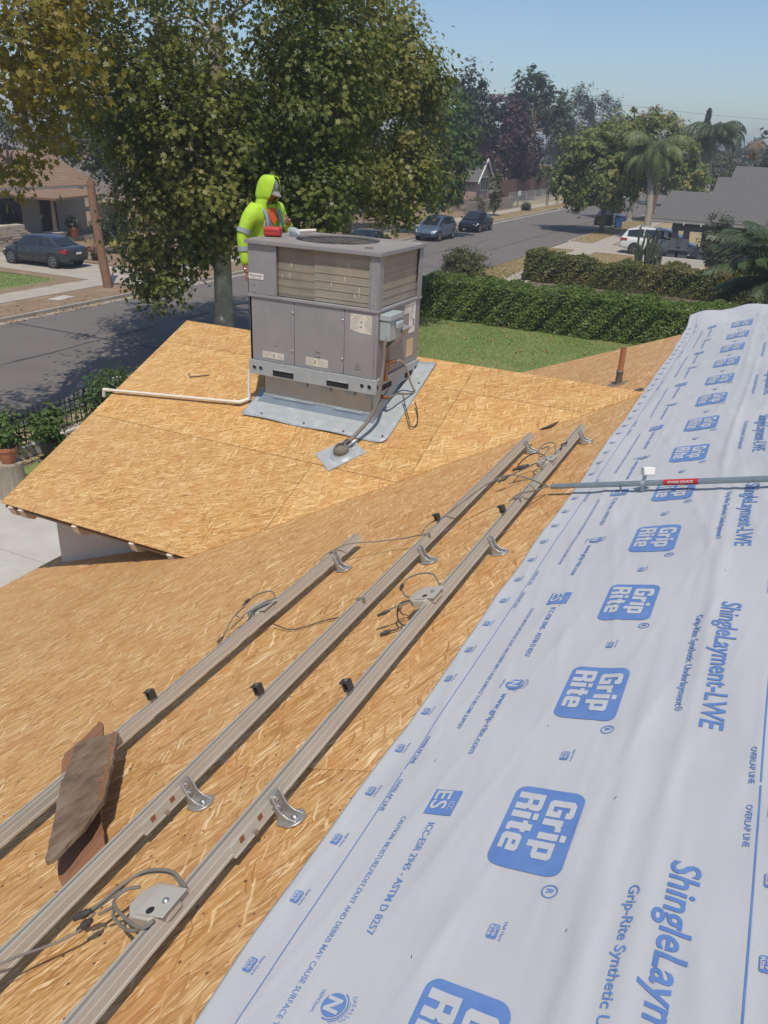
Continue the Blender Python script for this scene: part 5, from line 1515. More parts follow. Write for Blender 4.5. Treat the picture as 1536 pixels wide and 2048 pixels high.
def leaf_mesh(name, C, Nn, S, shape, seed=0, fold=.18):
    r = np.random.default_rng(seed); L2 = LEAF[shape]; k = len(L2); n = len(C)
    Nn = Nn / np.linalg.norm(Nn, axis=1)[:, None]
    ref = r.normal(0, 1, (n, 3)); A = np.cross(Nn, ref); A /= np.linalg.norm(A, axis=1)[:, None]; B = np.cross(Nn, A)
    V = C[:, None, :] + S[:, None, None] * (A[:, None, :] * L2[None, :, 0, None] + B[:, None, :] * L2[None, :, 1, None] - Nn[:, None, :] * fold * (np.hypot(L2[:, 0], L2[:, 1]) ** 2)[None, :, None])
    return np_mesh(name, V.reshape(-1, 3), np.arange(n * k).reshape(n, k))
def crown_pts(lobes, nper, per, cr_, seed, shell=.5, up=.6, droop=0.0, keep=None):
    """clumps spread through each lobe, leaves spread through each clump"""
    r = np.random.default_rng(seed); C = []; N = []
    for (c, rad, wt) in lobes:
        c = np.array(c, float); rad = np.array(rad, float)
        m = max(3, int(nper * wt))
        d = r.normal(0, 1, (m, 3)); d /= np.linalg.norm(d, axis=1)[:, None]
        rr = shell + (1 - shell) * r.random(m) ** .6
        rr *= 1 + .13 * r.normal(0, 1, m)
        cc = c + d * rad * rr[:, None]
        pp = np.maximum(3, (per * r.uniform(.4, 1.6, m)).astype(int))
        idx = np.repeat(np.arange(m), pp)
        cs = cr_ * r.uniform(.55, 1.35, m)[idx][:, None]
        o = r.normal(0, .5, (len(idx), 3)) * cs * [1, 1, .75]
        if droop: o[:, 2] -= droop * np.abs(r.normal(0, 1, len(idx))) * cs[:, 0]
        C.append(cc[idx] + o)
        N.append(d[idx] * .6 + o / (cs + 1e-6) * .5 + np.array([0, 0, up]) + r.normal(0, .45, (len(idx), 3)))
    C = np.concatenate(C); N = np.concatenate(N)
    if keep is not None:
        k = keep(C); C, N = C[k], N[k]
    return C, N
def limb(m, p, q, r0, r1, bend=.12, seed=0):
    r = np.random.default_rng(seed); p = np.array(p, float); q = np.array(q, float); L_ = np.linalg.norm(q - p)
    a = p + (q - p) * .35 + r.normal(0, bend * L_, 3) * .5 + [0, 0, .06 * L_]; b = p + (q - p) * .7 + r.normal(0, bend * L_, 3) * .5 + [0, 0, .05 * L_]
    pts = spline([p, a, b, q], 12); rs = list(np.linspace(r0, r1, len(pts)))
    m.tube(pts, rs, 9)
def tree(name, label, base, h, lobes, lm, bark, leaf, size, nper, per, cl, seed, tr=.25, shape='tuft', droop=0, shell=.5, up=.6, group=None, trunk_top=None, limbs=True, lean=(0, 0)):
    base = np.array(base, float)
    o = empty(name, base, 0, label, 'tree', group)
    t = MB(); top = np.array(trunk_top, float) if trunk_top is not None else base * [1, 1, 0] + [lean[0], lean[1], h * .62]
    mid = (base + top) / 2 + np.array([random.gauss(0, .03) * h * .3, random.gauss(0, .03) * h * .3, 0])
    pts = spline([base + [0, 0, -.1], base + [0, 0, .25], mid, top], 14)
    rs = [tr * (1.35 if i == 0 else 1.15 if i < 3 else 1) * (1 - .6 * i / len(pts)) for i in range(len(pts))]
    t.tube(pts, rs, 12)
    if limbs:
        for i, (c, rad, wt) in enumerate(lobes):
            f = random.uniform(.45, .95); s = base + (top - base) * f
            limb(t, s, np.array(c) - [0, 0, rad[2] * .15], tr * .42, tr * .10, seed=seed + i)
            for j in range(3):
                rr = np.random.default_rng(seed * 7 + i * 3 + j).normal(0, .5, 3)
                limb(t, np.array(c) - [0, 0, rad[2] * .2], np.array(c) + rr * np.array(rad), tr * .14, tr * .03, seed=seed + i + j)
    wchild(t.build('trunk', bark, smooth=True), o)
    C, N = crown_pts(lobes, nper, per, cl, seed, shell, up, droop)
    r = np.random.default_rng(seed + 1); S = size * r.uniform(.6, 1.35, len(C))
    c = mk('crown', leaf_mesh('crown', C, N, S, shape, seed), lm); c['kind'] = 'stuff'
    wchild(c, o)
    return o

LM = {}
LM['syc'] = leaf_mat('sycamore_leaves', [(.065, .09, .02), (.12, .145, .03), (.20, .20, .045), (.31, .26, .075)], .36, .45, .3)
LM['syc_y'] = leaf_mat('sycamore_leaves_yellow', [(.12, .125, .024), (.20, .18, .032), (.29, .225, .045), (.36, .25, .06)], .4, .45, .4)
LM['green'] = leaf_mat('green_leaves', [(.05, .09, .024), (.08, .135, .032), (.12, .17, .042)], .35)
LM['dark'] = leaf_mat('dark_leaves', [(.024, .042, .016), (.042, .064, .024), (.065, .088, .034)], .2)
LM['purple'] = leaf_mat('plum_leaves', [(.035, .018, .018), (.060, .028, .027), (.085, .045, .035)], .2)
LM['olive'] = leaf_mat('olive_leaves', [(.05, .06, .022), (.085, .09, .032), (.13, .12, .045)], .25)
LM['round'] = leaf_mat('ash_leaves', [(.07, .11, .028), (.11, .155, .04), (.17, .205, .052), (.22, .22, .062), (.30, .17, .055)], .3, .5, .5)
LM['pale'] = leaf_mat('eucalyptus_leaves', [(.045, .060, .035), (.075, .092, .055), (.10, .115, .07)], .25)
LM['bluegreen'] = leaf_mat('bluish_leaves', [(.028, .048, .030), (.045, .07, .044), (.07, .092, .06)], .2)
LM['hedge'] = leaf_mat('hedge_leaves', [(.05, .085, .016), (.09, .145, .026), (.135, .19, .036), (.19, .23, .05)], .25, .4, 1.2)
LM['hedge_b'] = leaf_mat('hedge_leaves_brown', [(.06, .085, .02), (.10, .125, .03), (.17, .15, .04), (.20, .125, .04)], .25, .45, .8)
LM['palm'] = leaf_mat('palm_leaves', [(.085, .12, .04), (.14, .18, .07), (.21, .23, .10)], .3, .45)
LM['palm_d'] = leaf_mat('palm_leaves_dark', [(.05, .08, .035), (.085, .12, .055), (.14, .165, .085)], .3, .4)
LM['straw'] = leaf_mat('dead_fronds', [(.22, .15, .08), (.30, .21, .12)], .2)
MT['syc_bark'] = mat('sycamore_bark', (.46, .42, .33), (.30, .25, .18), 2.5, .9, bump=.35, bscale=8, c3=(.55, .51, .42))
MT['palm_bark'] = mat('palm_bark', (.20, .17, .13), (.28, .245, .195), 6, .9, bump=.6, bscale=10, stretch=(1, 1, 3))
MT['grey_bark'] = mat('pale_bark', (.36, .33, .28), (.27, .24, .20), 4, .9, bump=.3)

# the big sycamore on our verge
tree('sycamore_tree', 'huge dense sycamore with lit yellowish outer leaves behind the worker', (19.0, 14.2, 0), 13,
     [((20.6, 15.4, 9.8), (5.0, 5.0, 4.6), 2.5), ((20.6, 12.0, 7.6), (2.0, 1.6, 2.2), .6), ((20.2, 17.6, 7.4), (2.6, 2.5, 2.0), .8), ((18.6, 15.6, 4.3), (1.3, 1.7, 1.6), .55),
      ((18.9, 13.6, 4.8), (1.0, 1.0, 1.5), .35), ((20.4, 12.6, 5.0), (1.7, 2.0, 1.5), .6), ((18.3, 14.5, 6.2), (1.6, 2.4, 2.0), .8), ((18.0, 15.6, 2.5), (.6, .8, .45), .12), ((21.3, 15.6, 5.4), (2.4, 2.6, 2.0), .7)],
     LM['syc'], MT['syc_bark'], None, .155, 215, 46, .58, 11, .36, 'maple', droop=.25, shell=.55, up=.75, trunk_top=(19.6, 14.5, 8.8))
tree('sycamore_tree', 'lighter yellow green sycamore right of the worker, above the unit', (26.0, 13.9, 0), 12,
     [((26.2, 13.0, 6.9), (2.4, 2.2, 2.6), 1.0), ((26.2, 13.9, 9.4), (2.4, 1.9, 2.2), .8), ((25.8, 12.0, 5.2), (1.7, 1.4, 1.5), .45), ((26.0, 14.6, 5.2), (1.9, 1.8, 1.4), .5), ((26.6, 12.1, 8.3), (1.5, 1.1, 1.6), .4), ((26.4, 15.6, 7.6), (2.0, 2.0, 2.4), .6)],
     leaf_mat('sycamore_leaves_light', [(.11, .135, .03), (.18, .19, .045), (.27, .25, .065), (.36, .30, .09)], .4, .45, .4), MT['syc_bark'], None, .16, 190, 40, .55, 19, .26, 'maple', droop=.25, shell=.5, up=.7, trunk_top=(26.2, 13.9, 7.6))
# its neighbour outside the frame on the left, reaching in
tree('sycamore_tree', 'yellow leaved sycamore branches reaching in at the upper left edge', (9.0, 14.2, 0), 12,
     [((10.0, 14.2, 9.0), (2.4, 2.0, 2.2), .4), ((14.2, 15.2, 8.0), (1.9, 1.3, 1.6), .55), ((15.0, 15.9, 6.7), (1.0, 1.0, .8), .16), ((14.0, 16.2, 5.6), (.5, .45, .6), .07), ((15.5, 16.0, 9.4), (2.0, 1.2, 1.3), .4)],
     LM['syc_y'], MT['syc_bark'], None, .18, 110, 30, .6, 23, .30, 'maple', droop=.25, shell=.3, up=.6, trunk_top=(10.2, 14.5, 8.0))

tree('street_tree', 'fresh green street tree overhanging the blue parked car', (56.0, 26.2, 0), 10, [((58.4, 24.2, 7.0), (2.6, 2.4, 3.0), 1), ((58.6, 23.6, 3.9), (2.0, 1.7, 1.9), .6), ((57.4, 25.0, 9.0), (1.8, 1.6, 1.4), .4), ((58.8, 22.4, 5.6), (1.6, 1.2, 1.5), .35), ((57.3, 24.0, 2.4), (.9, .8, .8), .15)], LM['green'], MT['bark'], None, .30, 110, 26, .6, 31, .2, 'tuft', up=.5, droop=.2)
tree('street_tree', 'shaded tree with a dark trunk in front of the chain link yard', (55.9, 27.3, 0), 9, [((56.5, 27.9, 6.6), (2.8, 2.8, 2.4), 1), ((58.0, 30.5, 6.0), (2.4, 2.4, 2.0), .6)], LM['green'], MT['bark'], None, .30, 80, 22, .6, 33, .24, 'tuft')
tree('yard_tree', 'small slender olive tree on the verge beyond the black sedan', (79.4, 26.5, 0), 3.9, [((79.6, 26.6, 2.5), (.9, .8, 1.5), 1), ((79.2, 26.4, 1.3), (.5, .5, .7), .3)], LM['olive'], MT['bark'], None, .20, 60, 18, .4, 35, .10, 'oval', up=.5, limbs=False)
tree('tall_tree', 'tall dark tree standing behind the fresh green street tree', (86, 33.5, 0), 14, [((88, 33.6, 11), (2.8, 2.6, 3.0), 1), ((87.6, 31.4, 9.0), (2.4, 1.8, 2.0), .5), ((88, 35, 7.5), (3, 3, 3), .8)], LM['bluegreen'], MT['bark'], None, .40, 70, 24, .8, 37, .3, 'tuft', droop=.2)
tree('plum_tree', 'broad purple leaved tree behind the brown plank fence', (106, 33.8, 0), 12, [((108.5, 35.6, 8.2), (4.2, 4.4, 4.0), 1.6), ((107, 32.6, 6.2), (3.4, 2.6, 3.0), .8), ((107, 38.5, 6.0), (3.2, 2.6, 3.2), .8), ((107, 34, 3.8), (3.4, 3.2, 1.6), .5)], LM['purple'], MT['bark'], None, .44, 80, 30, .8, 39, .4, 'tuft', up=.4)
tree('tall_tree', 'tallest green tree, with a spiky outline, above the purple one', (122, 36.0, 0), 17.5, [((125, 37.6, 13.0), (2.6, 2.9, 4.0), 1.3), ((125, 34.6, 11.0), (2.6, 2.2, 3.2), .8), ((124, 32.6, 9.2), (2.2, 1.8, 2.6), .6), ((125, 39.8, 11.0), (2.4, 2.0, 2.8), .6)], LM['dark'], MT['bark'], None, .50, 60, 26, .85, 41, .35, 'tuft', droop=.15)
tree('eucalyptus_tree', 'pale feathery eucalyptus right of the tallest tree', (130, 31.5, 0), 15, [((133, 32.8, 11.2), (2.8, 2.6, 4.0), 1.2), ((132, 34.8, 8.0), (2.6, 2.2, 3.4), .7)], LM['pale'], MT['bark'], None, .48, 80, 28, .8, 43, .3, 'blade', droop=.8)
tree('eucalyptus_tree', 'dark blue green eucalyptus beside the pale feathery one', (136, 29.0, 0), 15, [((138, 29.4, 10.6), (2.6, 2.6, 4.2), 1.2), ((138, 27.4, 8.6), (2.0, 1.6, 3.2), .6), ((137, 31, 7), (2.6, 2.4, 3), .6)], LM['bluegreen'], MT['bark'], None, .48, 80, 28, .8, 45, .3, 'blade', droop=.7)
tree('street_tree', 'round topped green tree with orange tips above the blue bin', (71.4, 14.3, 0), 9, [((72.4, 15.4, 5.0), (3.6, 3.9, 2.9), 1.7), ((72.6, 17.2, 3.7), (2.6, 2.0, 1.9), .7), ((72, 13.2, 3.8), (2.6, 2.0, 1.9), .7), ((73, 14.6, 6.8), (2.6, 2.8, 1.7), .7), ((71.2, 15, 3.0), (2, 2.4, 1.3), .5)], LM['round'], MT['bark'], None, .30, 110, 30, .55, 47, .26, 'tuft', up=.5)
tree('street_tree', 'leafy green tree with a pale trunk beyond the round topped one', (86.5, 14.8, 0), 10.5, [((88, 14.2, 6.8), (3.6, 3.4, 3.0), 1.3), ((88, 12.0, 5.4), (3.0, 2.6, 2.6), .9), ((88.5, 16.5, 7.0), (3.0, 2.4, 2.6), .8), ((89, 10.4, 4.0), (2.4, 2.2, 2.2), .6)], LM['round'], MT['grey_bark'], None, .34, 90, 28, .65, 49, .34, 'tuft', up=.5)
tree('yard_tree', 'thin tree with sparse orange leaves poking above the street trees', (120, 18.5, 0), 11.5, [((121, 18.6, 10.2), (1.8, 1.9, 1.6), .8), ((121, 20.2, 10.6), (1, .8, .8), .2)], leaf_mat('orange_leaves', [(.10, .085, .03), (.20, .12, .04), (.26, .13, .04)], .3), MT['bark'], None, .42, 40, 16, .7, 51, .2, 'tuft')
# conifer in the distance
def conifer(name, label, base, h, r0, seed, lm):
    o = empty(name, base, 0, label, 'tree'); b = np.array(base, float)
    t = MB(); t.tube([b, b + [0, 0, h * .95]], [.22, .04], 8); wchild(t.build('trunk', MT['bark'], smooth=True), o)
    r = np.random.default_rng(seed); n = 2600; f = r.random(n) ** .75
    rad = r0 * (1 - f) * np.sqrt(r.random(n)) * (1 + .25 * np.sin(f * 40 + r.random(n))) + .1; a = r.uniform(0, 6.28, n)
    C = b + np.stack([rad * np.cos(a), rad * np.sin(a), h * (.08 + .92 * f)], -1)
    N = np.stack([np.cos(a), np.sin(a), np.full(n, .4)], -1) + r.normal(0, .4, (n, 3))
    c = mk('crown', leaf_mesh('crown', C, N, .5 * r.uniform(.6, 1.3, n), 'tuft', seed), lm); c['kind'] = 'stuff'; wchild(c, o)
conifer('pine_tree', 'narrow pointed dark conifer between the two palms', (138, 14.6, 0), 12.2, 2.6, 61, LM['bluegreen'])
conifer('pine_tree', 'tiny far conifer tops left of the dead palm', (240, 17.0, 0), 11.5, 2.4, 62, LM['bluegreen'])
tree('yard_tree', 'dark rounded tree mass at the far right edge', (112, 2.2, 0), 9, [((113, 2.4, 6.2), (3, 2.8, 2.8), 1.2), ((113, .2, 5), (3, 2.4, 2.4), .8)], LM['dark'], MT['bark'], None, .42, 70, 26, .8, 63, .3)
tree('yard_tree', 'low green tree beside the far street behind the grey roof', (118, 17.2, 0), 5.5, [((118, 17, 3.6), (2.4, 2.0, 1.9), 1.0)], LM['green'], MT['bark'], None, .38, 60, 24, .7, 65, .2)
tree('yard_tree', 'low reddish bush tree at the end of the street', (150, 20.5, 0), 5.5, [((150, 20.6, 3.6), (2.2, 2.0, 1.9), .8)], LM['purple'], MT['bark'], None, .42, 50, 20, .8, 66, .2)
tree('yard_tree', 'yellow green hedge like tree between the palms', (128, 12.0, 0), 7, [((128, 11.4, 4.2), (3.0, 3.4, 2.6), 1.2)], LM['olive'], MT['bark'], None, .42, 70, 24, .8, 67, .2)
tree('yard_tree', 'grey green tree behind the dead palm', (170, 9.5, 0), 8.5, [((170, 9.6, 5.2), (4, 4.5, 3), 1.2)], LM['pale'], MT['bark'], None, .5, 60, 24, .9, 68, .25)
tree('yard_tree', 'olive tree rising behind the brown roofed house', (50, 55, 0), 8, [((50, 55, 5.6), (4, 3.6, 2.4), 1.0), ((53, 52, 5.2), (3, 2.5, 2), .6)], LM['olive'], MT['bark'], None, .32, 70, 24, .7, 69, .25)
tree('yard_tree', 'dark tree behind the brown roofed house at the left edge', (40, 60, 0), 9, [((40, 60, 7), (4, 4, 2.8), 1.0)], LM['dark'], MT['bark'], None, .36, 60, 24, .8, 70, .25)
tree('yard_tree', 'shadowy tree behind the porch of the brown roofed house', (43, 40.5, 0), 8, [((43.6, 40.2, 5.2), (2.6, 2.6, 2.6), 1.0), ((44.5, 38.0, 4.6), (2.2, 2.2, 2.2), .7)], LM['dark'], MT['bark'], None, .26, 70, 24, .6, 71, .2)
tree('yard_tree', 'dark tree filling the yard behind the sycamore trunk', (50, 33.0, 0), 8, [((50, 34.0, 5.4), (3.2, 3.0, 2.6), 1.0), ((48.5, 31.0, 5.6), (2.6, 2.4, 2.2), .7)], LM['dark'], MT['bark'], None, .28, 80, 24, .6, 72, .22)
tree('yard_tree', 'dark rounded shrub tree in front of the far orange roof', (118, 35.5, 0), 4.6, [((118, 34.6, 2.9), (2.0, 2.4, 1.7), .9)], LM['dark'], MT['bark'], None, .36, 60, 24, .6, 73, .2)
# tree belt closing the view far away, tree by tree
k = 0
fr = random.Random(5)
for (u, v) in ((210, 30), (215, 40), (190, 48), (170, 55), (150, 52), (230, 24), (260, 12), (250, 4), (225, -4), (200, 2), (180, 62), (270, 20), (140, 60), (300, 8)):
    h = fr.uniform(8, 11); sd_ = 80 + k
    tree('distant_tree', 'distant hazy tree in the belt closing the street', (u, v, 0), h, [((u, v, h * .55), (fr.uniform(4, 6), fr.uniform(4.5, 6.5), h * .42), 1.0), ((u, v + fr.uniform(-5, 5), h * .4), (4, 4, h * .36), .6)], LM[fr.choice(['dark', 'bluegreen', 'olive', 'dark'])], MT['bark'], None, .8, 44, 22, 1.3, sd_, .3, group='distant trees closing the street', limbs=False); k += 1

# ------------------------------------------------------------------ palms
def palm(name, label, base, top, tr, nf, fl, lm, seed, droop=1.0, bark='palm_bark', dead=0):
    r = np.random.default_rng(seed); b = np.array(base, float); tp = np.array(top, float)
    o = empty(name, base, 0, label, 'palm')
    t = MB(); pts = spline([b, b + (tp - b) * .35 + [.1, -.12, 0], b + (tp - b) * .7 + [.05, .05, 0], tp], 18)
    rs = [tr * (1.25 - .45 * i / len(pts)) * (1 + .05 * (-1) ** i) for i in range(len(pts))]
    t.tube(pts, rs, 12); wchild(t.build('trunk', MT[bark], smooth=True), o)
    for k in range(nf):
        a = 2 * math.pi * k / nf * 2.618 + r.normal(0, .15); e = r.uniform(-.1, 1.25) if k >= dead else -.9
        L_ = fl * r.uniform(.8, 1.15)
        d = np.array([math.cos(a), math.sin(a), 0])
        P = []; p = tp.copy(); ang = e
        for i in range(11):
            P.append(p.copy()); p = p + (d * math.cos(ang) + np.array([0, 0, 1]) * math.sin(ang)) * L_ / 10; ang -= droop * (.10 + .028 * i) * r.uniform(.9, 1.1)
        P = np.array(P); m = MB(); m.tube([tuple(q) for q in P], list(np.linspace(.035, .008, 11)), 5)
        # hanging leaflets, each a thin two-sided strip
        n = 60; f = np.linspace(.12, 1, n) * 9.99; i0 = f.astype(int); c = P[i0] + (P[np.minimum(i0 + 1, 10)] - P[i0]) * (f - i0)[:, None]
        tg = P[np.minimum(i0 + 1, 10)] - P[i0]; tg /= np.linalg.norm(tg, axis=1)[:, None] + 1e-9
        side = np.cross(tg, [0, 0, 1]); side /= np.linalg.norm(side, axis=1)[:, None] + 1e-9
        ll = fl * .26 * np.sin(np.linspace(.35, 2.9, n))
        for s in (-1, 1):
            out = side * s * .75 + tg * .45 + np.stack([np.zeros(n), np.zeros(n), r.uniform(-.9, -.25, n)], -1) * droop
            out /= np.linalg.norm(out, axis=1)[:, None]
            e1 = c + out * (ll * .55)[:, None]; e2 = c + out * (ll)[:, None] + np.array([0, 0, -.22 * fl * .3]) * droop
            w = tg * .018 * fl / 2
            for q in range(n):
                m.add([c[q] - w[q] * .6, c[q] + w[q] * .6, e1[q] + w[q], e1[q] - w[q], e2[q]], [(0, 1, 2, 3), (3, 2, 4)])
        wchild(m.build('frond', LM['straw'] if k < dead else lm), o)
    return o
palm('palm_tree', 'slim palm with pale drooping fronds in front of the street trees', (66.0, 9.9, 0), (69.0, 10.7, 6.3), .24, 34, 3.0, LM['palm'], 5, 1.15)
palm('palm_tree', 'tall palm with long arching fronds behind the grey shingle roof', (100, 9.4, 0), (101, 9.8, 8.2), .36, 40, 4.0, LM['palm_d'], 9, 1.05)
palm('palm_tree', 'small dead palm with straw coloured hanging fronds far right', (108, 5.6, 0), (108.6, 5.7, 7.6), .10, 18, 1.9, LM['straw'], 12, 1.5, dead=12)
palm('palm_tree', 'bushy young palm with stiff dark fronds at the right edge', (36.8, -.9, 0), (36.8, -.5, 1.7), .3, 36, 3.7, LM['palm_d'], 17, .5)

# ------------------------------------------------------------------ hedges and shrubs
def hedge(name, label, poly_u, v0, v1, hfun, n, size, lm, seed, core_m, cat='hedge', fuzz=.07):
    """clipped hedge: leafy skin round a dense dark twig core"""
    r = np.random.default_rng(seed); u0, u1 = poly_u
    o = empty(name, ((u0 + u1) / 2, (v0 + v1) / 2, 0), 0, label, cat)
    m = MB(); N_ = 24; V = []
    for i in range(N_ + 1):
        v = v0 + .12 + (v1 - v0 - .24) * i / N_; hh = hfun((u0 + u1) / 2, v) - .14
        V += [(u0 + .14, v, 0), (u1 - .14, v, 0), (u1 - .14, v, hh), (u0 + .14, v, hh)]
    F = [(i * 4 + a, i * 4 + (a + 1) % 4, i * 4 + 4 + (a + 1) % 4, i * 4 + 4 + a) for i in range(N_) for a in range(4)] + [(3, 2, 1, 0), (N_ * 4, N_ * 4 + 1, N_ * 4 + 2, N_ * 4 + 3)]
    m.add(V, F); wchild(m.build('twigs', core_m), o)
    du, dv = u1 - u0, v1 - v0; H = hfun((u0 + u1) / 2, (v0 + v1) / 2)
    areas = np.array([du * dv, dv * H, dv * H * .5, du * H, du * H]); cnt = (n * areas / areas.sum()).astype(int)
    C = []; N = []
    def hv(u, v): return np.array([hfun(a, b) for a, b in zip(u, v)])
    a = r.uniform(u0, u1, cnt[0]); b = r.uniform(v0, v1, cnt[0]); C.append(np.stack([a, b, hv(a, b)], -1)); N.append(np.tile([0, 0, 1.], (cnt[0], 1)))
    for i, (uu, sg) in ((1, (u0, -1)), (2, (u1, 1))):
        b = r.uniform(v0, v1, cnt[i]); z = r.random(cnt[i]) * hv(np.full(cnt[i], uu), b); C.append(np.stack([np.full(cnt[i], uu), b, z], -1)); N.append(np.tile([sg, 0, .35], (cnt[i], 1)))
    for i, (vv, sg) in ((3, (v0, -1)), (4, (v1, 1))):
        a = r.uniform(u0, u1, cnt[i]); z = r.random(cnt[i]) * hv(a, np.full(cnt[i], vv)); C.append(np.stack([a, np.full(cnt[i], vv), z], -1)); N.append(np.tile([0, sg, .35], (cnt[i], 1)))
    C = np.concatenate(C); N = np.concatenate(N)
    lump = .05 * np.sin(C[:, 1] * 2.3 + C[:, 2] * 3) + .05 * np.sin(C[:, 1] * 5.1 + C[:, 0] * 2 + C[:, 2] * 4) + .04 * np.sin(C[:, 1] * 11 + C[:, 2] * 9)
    C = C + N * lump[:, None] - N * (np.abs(r.normal(0, fuzz, len(C))) - .04)[:, None] + r.normal(0, .02, C.shape)
    N = N + r.normal(0, .55, N.shape) + [0, 0, .25]
    c = mk('foliage', leaf_mesh('foliage', C, N, size * r.uniform(.6, 1.4, len(C)), 'oval', seed), lm); c['kind'] = 'stuff'; wchild(c, o)
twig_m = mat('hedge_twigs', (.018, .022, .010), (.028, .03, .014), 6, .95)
hedge('hedge', 'long tall clipped green hedge along the far side of the lawn', (29.6, 31.5), -6.0, 12.7, lambda u, v: 1.45 + .04 * math.sin(v * 1.3) + .03 * math.sin(v * 3.7), 85000, .080, LM['hedge'], 101, twig_m)
hedge('hedge', 'lower brownish green hedge beyond the tall one', (41.6, 43.6), -6.0, 12.0, lambda u, v: 1.30 + .10 * math.sin(v * 1.1 + 1) + .06 * math.sin(v * 2.9) - (.35 if 5.2 < v < 8.6 else 0) * .6, 42000, .10, LM['hedge_b'], 102, twig_m)
def bush(name, label, c, rad, n, size, lm, seed, shape='oval', stems=True, cat='shrub', cl=.3, group=None):
    o = empty(name, (c[0], c[1], 0 if c[2] < 3 else c[2]), 0, label, cat, group); r = np.random.default_rng(seed)
    m = MB(); base = np.array([c[0], c[1], max(0, c[2] - rad[2])])
    for i in range(7):
        q = np.array(c) + r.normal(0, .45, 3) * np.array(rad); limb(m, base, q, .03 * max(rad), .006, seed=seed + i)
    wchild(m.build('stems', MT['bark']), o)
    C, N = crown_pts([(c, rad, 1.0)], max(6, n // 26), 26, cl, seed, .45, .5)
    k = C[:, 2] > .02; C, N = C[k], N[k]
    f = mk('foliage', leaf_mesh('foliage', C, N, size * r.uniform(.6, 1.4, len(C)), shape, seed), lm); f['kind'] = 'stuff'; wchild(f, o)
    return o
bush('shrub', 'rounded yellow green shrub at the left end of the tall hedge', (38.6, 14.2, .85), (1.0, 1.1, .85), 5200, .11, LM['olive'], 111)
bush('shrub', 'small dark shrub at the foot of the yellow green shrub', (33.0, 13.3, .5), (.7, .6, .55), 2200, .09, LM['hedge'], 112)
bush('shrub', 'tall loose grey green shrub beside the porch posts', (50, 3.6, 2.0), (.9, .8, 1.5), 3200, .13, LM['pale'], 113)
bush('shrub', 'dark shaded bushes beside the brown roofed house', (38.5, 36.8, .8), (1.4, 1.2, .9), 2200, .14, LM['dark'], 114)
bush('shrub', 'shrubs in the yard of the pink gabled house', (83.0, 29.6, .7), (1.6, .8, .8), 1500, .16, LM['olive'], 115)
bush('shrub', 'green shrub behind the black picket fence by the white pipe', (13.0, 12.9, .75), (.75, .45, .75), 2600, .085, LM['green'], 116)
bush('shrub', 'leafy shrub at the left picket fence end in deep shade', (10.3, 13.5, .6), (.9, .35, .5), 1800, .08, LM['hedge'], 117)
bush('shrub', 'weedy stalks between the two hedges', (37.2, 12.2, .55), (2.0, 1.6, .55), 1300, .08, LM['hedge_b'], 118, 'blade')
bush('shrub', 'weeds filling the gap before the brownish hedge', (36.5, 6.0, .5), (2.4, 4.2, .5), 3800, .09, LM['olive'], 119, 'blade')
bush('shrub', 'low weeds before the brownish hedge near the young palm', (37.0, 1.6, .45), (2.2, 2.6, .5), 2400, .09, LM['olive'], 120, 'blade')
# column cactus clump by the neighbour's porch
ca_m = mat('cactus', (.045, .058, .03), (.065, .075, .04), 6, .8, bump=.3)
cac = empty('cactus', (46, 7.0, 0), 0, 'clump of tall column cactus in front of the white minivan', 'cactus')
rr = random.Random(3)
for i in range(20):
    x, y = 46 + rr.uniform(-.7, .7), 6.55 + rr.uniform(-.75, .75); h = rr.uniform(1.5, 2.9)
    m = MB(); m.tube([(x, y, 0), (x + rr.gauss(0, .05), y + rr.gauss(0, .08), h * .5), (x + rr.gauss(0, .08), y + rr.gauss(0, .14), h * .9), (x + rr.gauss(0, .08), y + rr.gauss(0, .16), h)], [.05, .06, .055, .02], 8)
    if i % 2 == 0:
        sg_ = 1 if rr.random() > .5 else -1; z_ = h * rr.uniform(.35, .6); l_ = rr.uniform(.16, .3)
        m.tube([(x, y, z_), (x, y + sg_ * l_ * .7, z_ + .03), (x, y + sg_ * l_, z_ + .18), (x, y + sg_ * l_ * 1.05, z_ + rr.uniform(.5, .9))], [.04, .045, .05, .02], 7)
    wchild(m.build('stem', ca_m, smooth=True), cac)
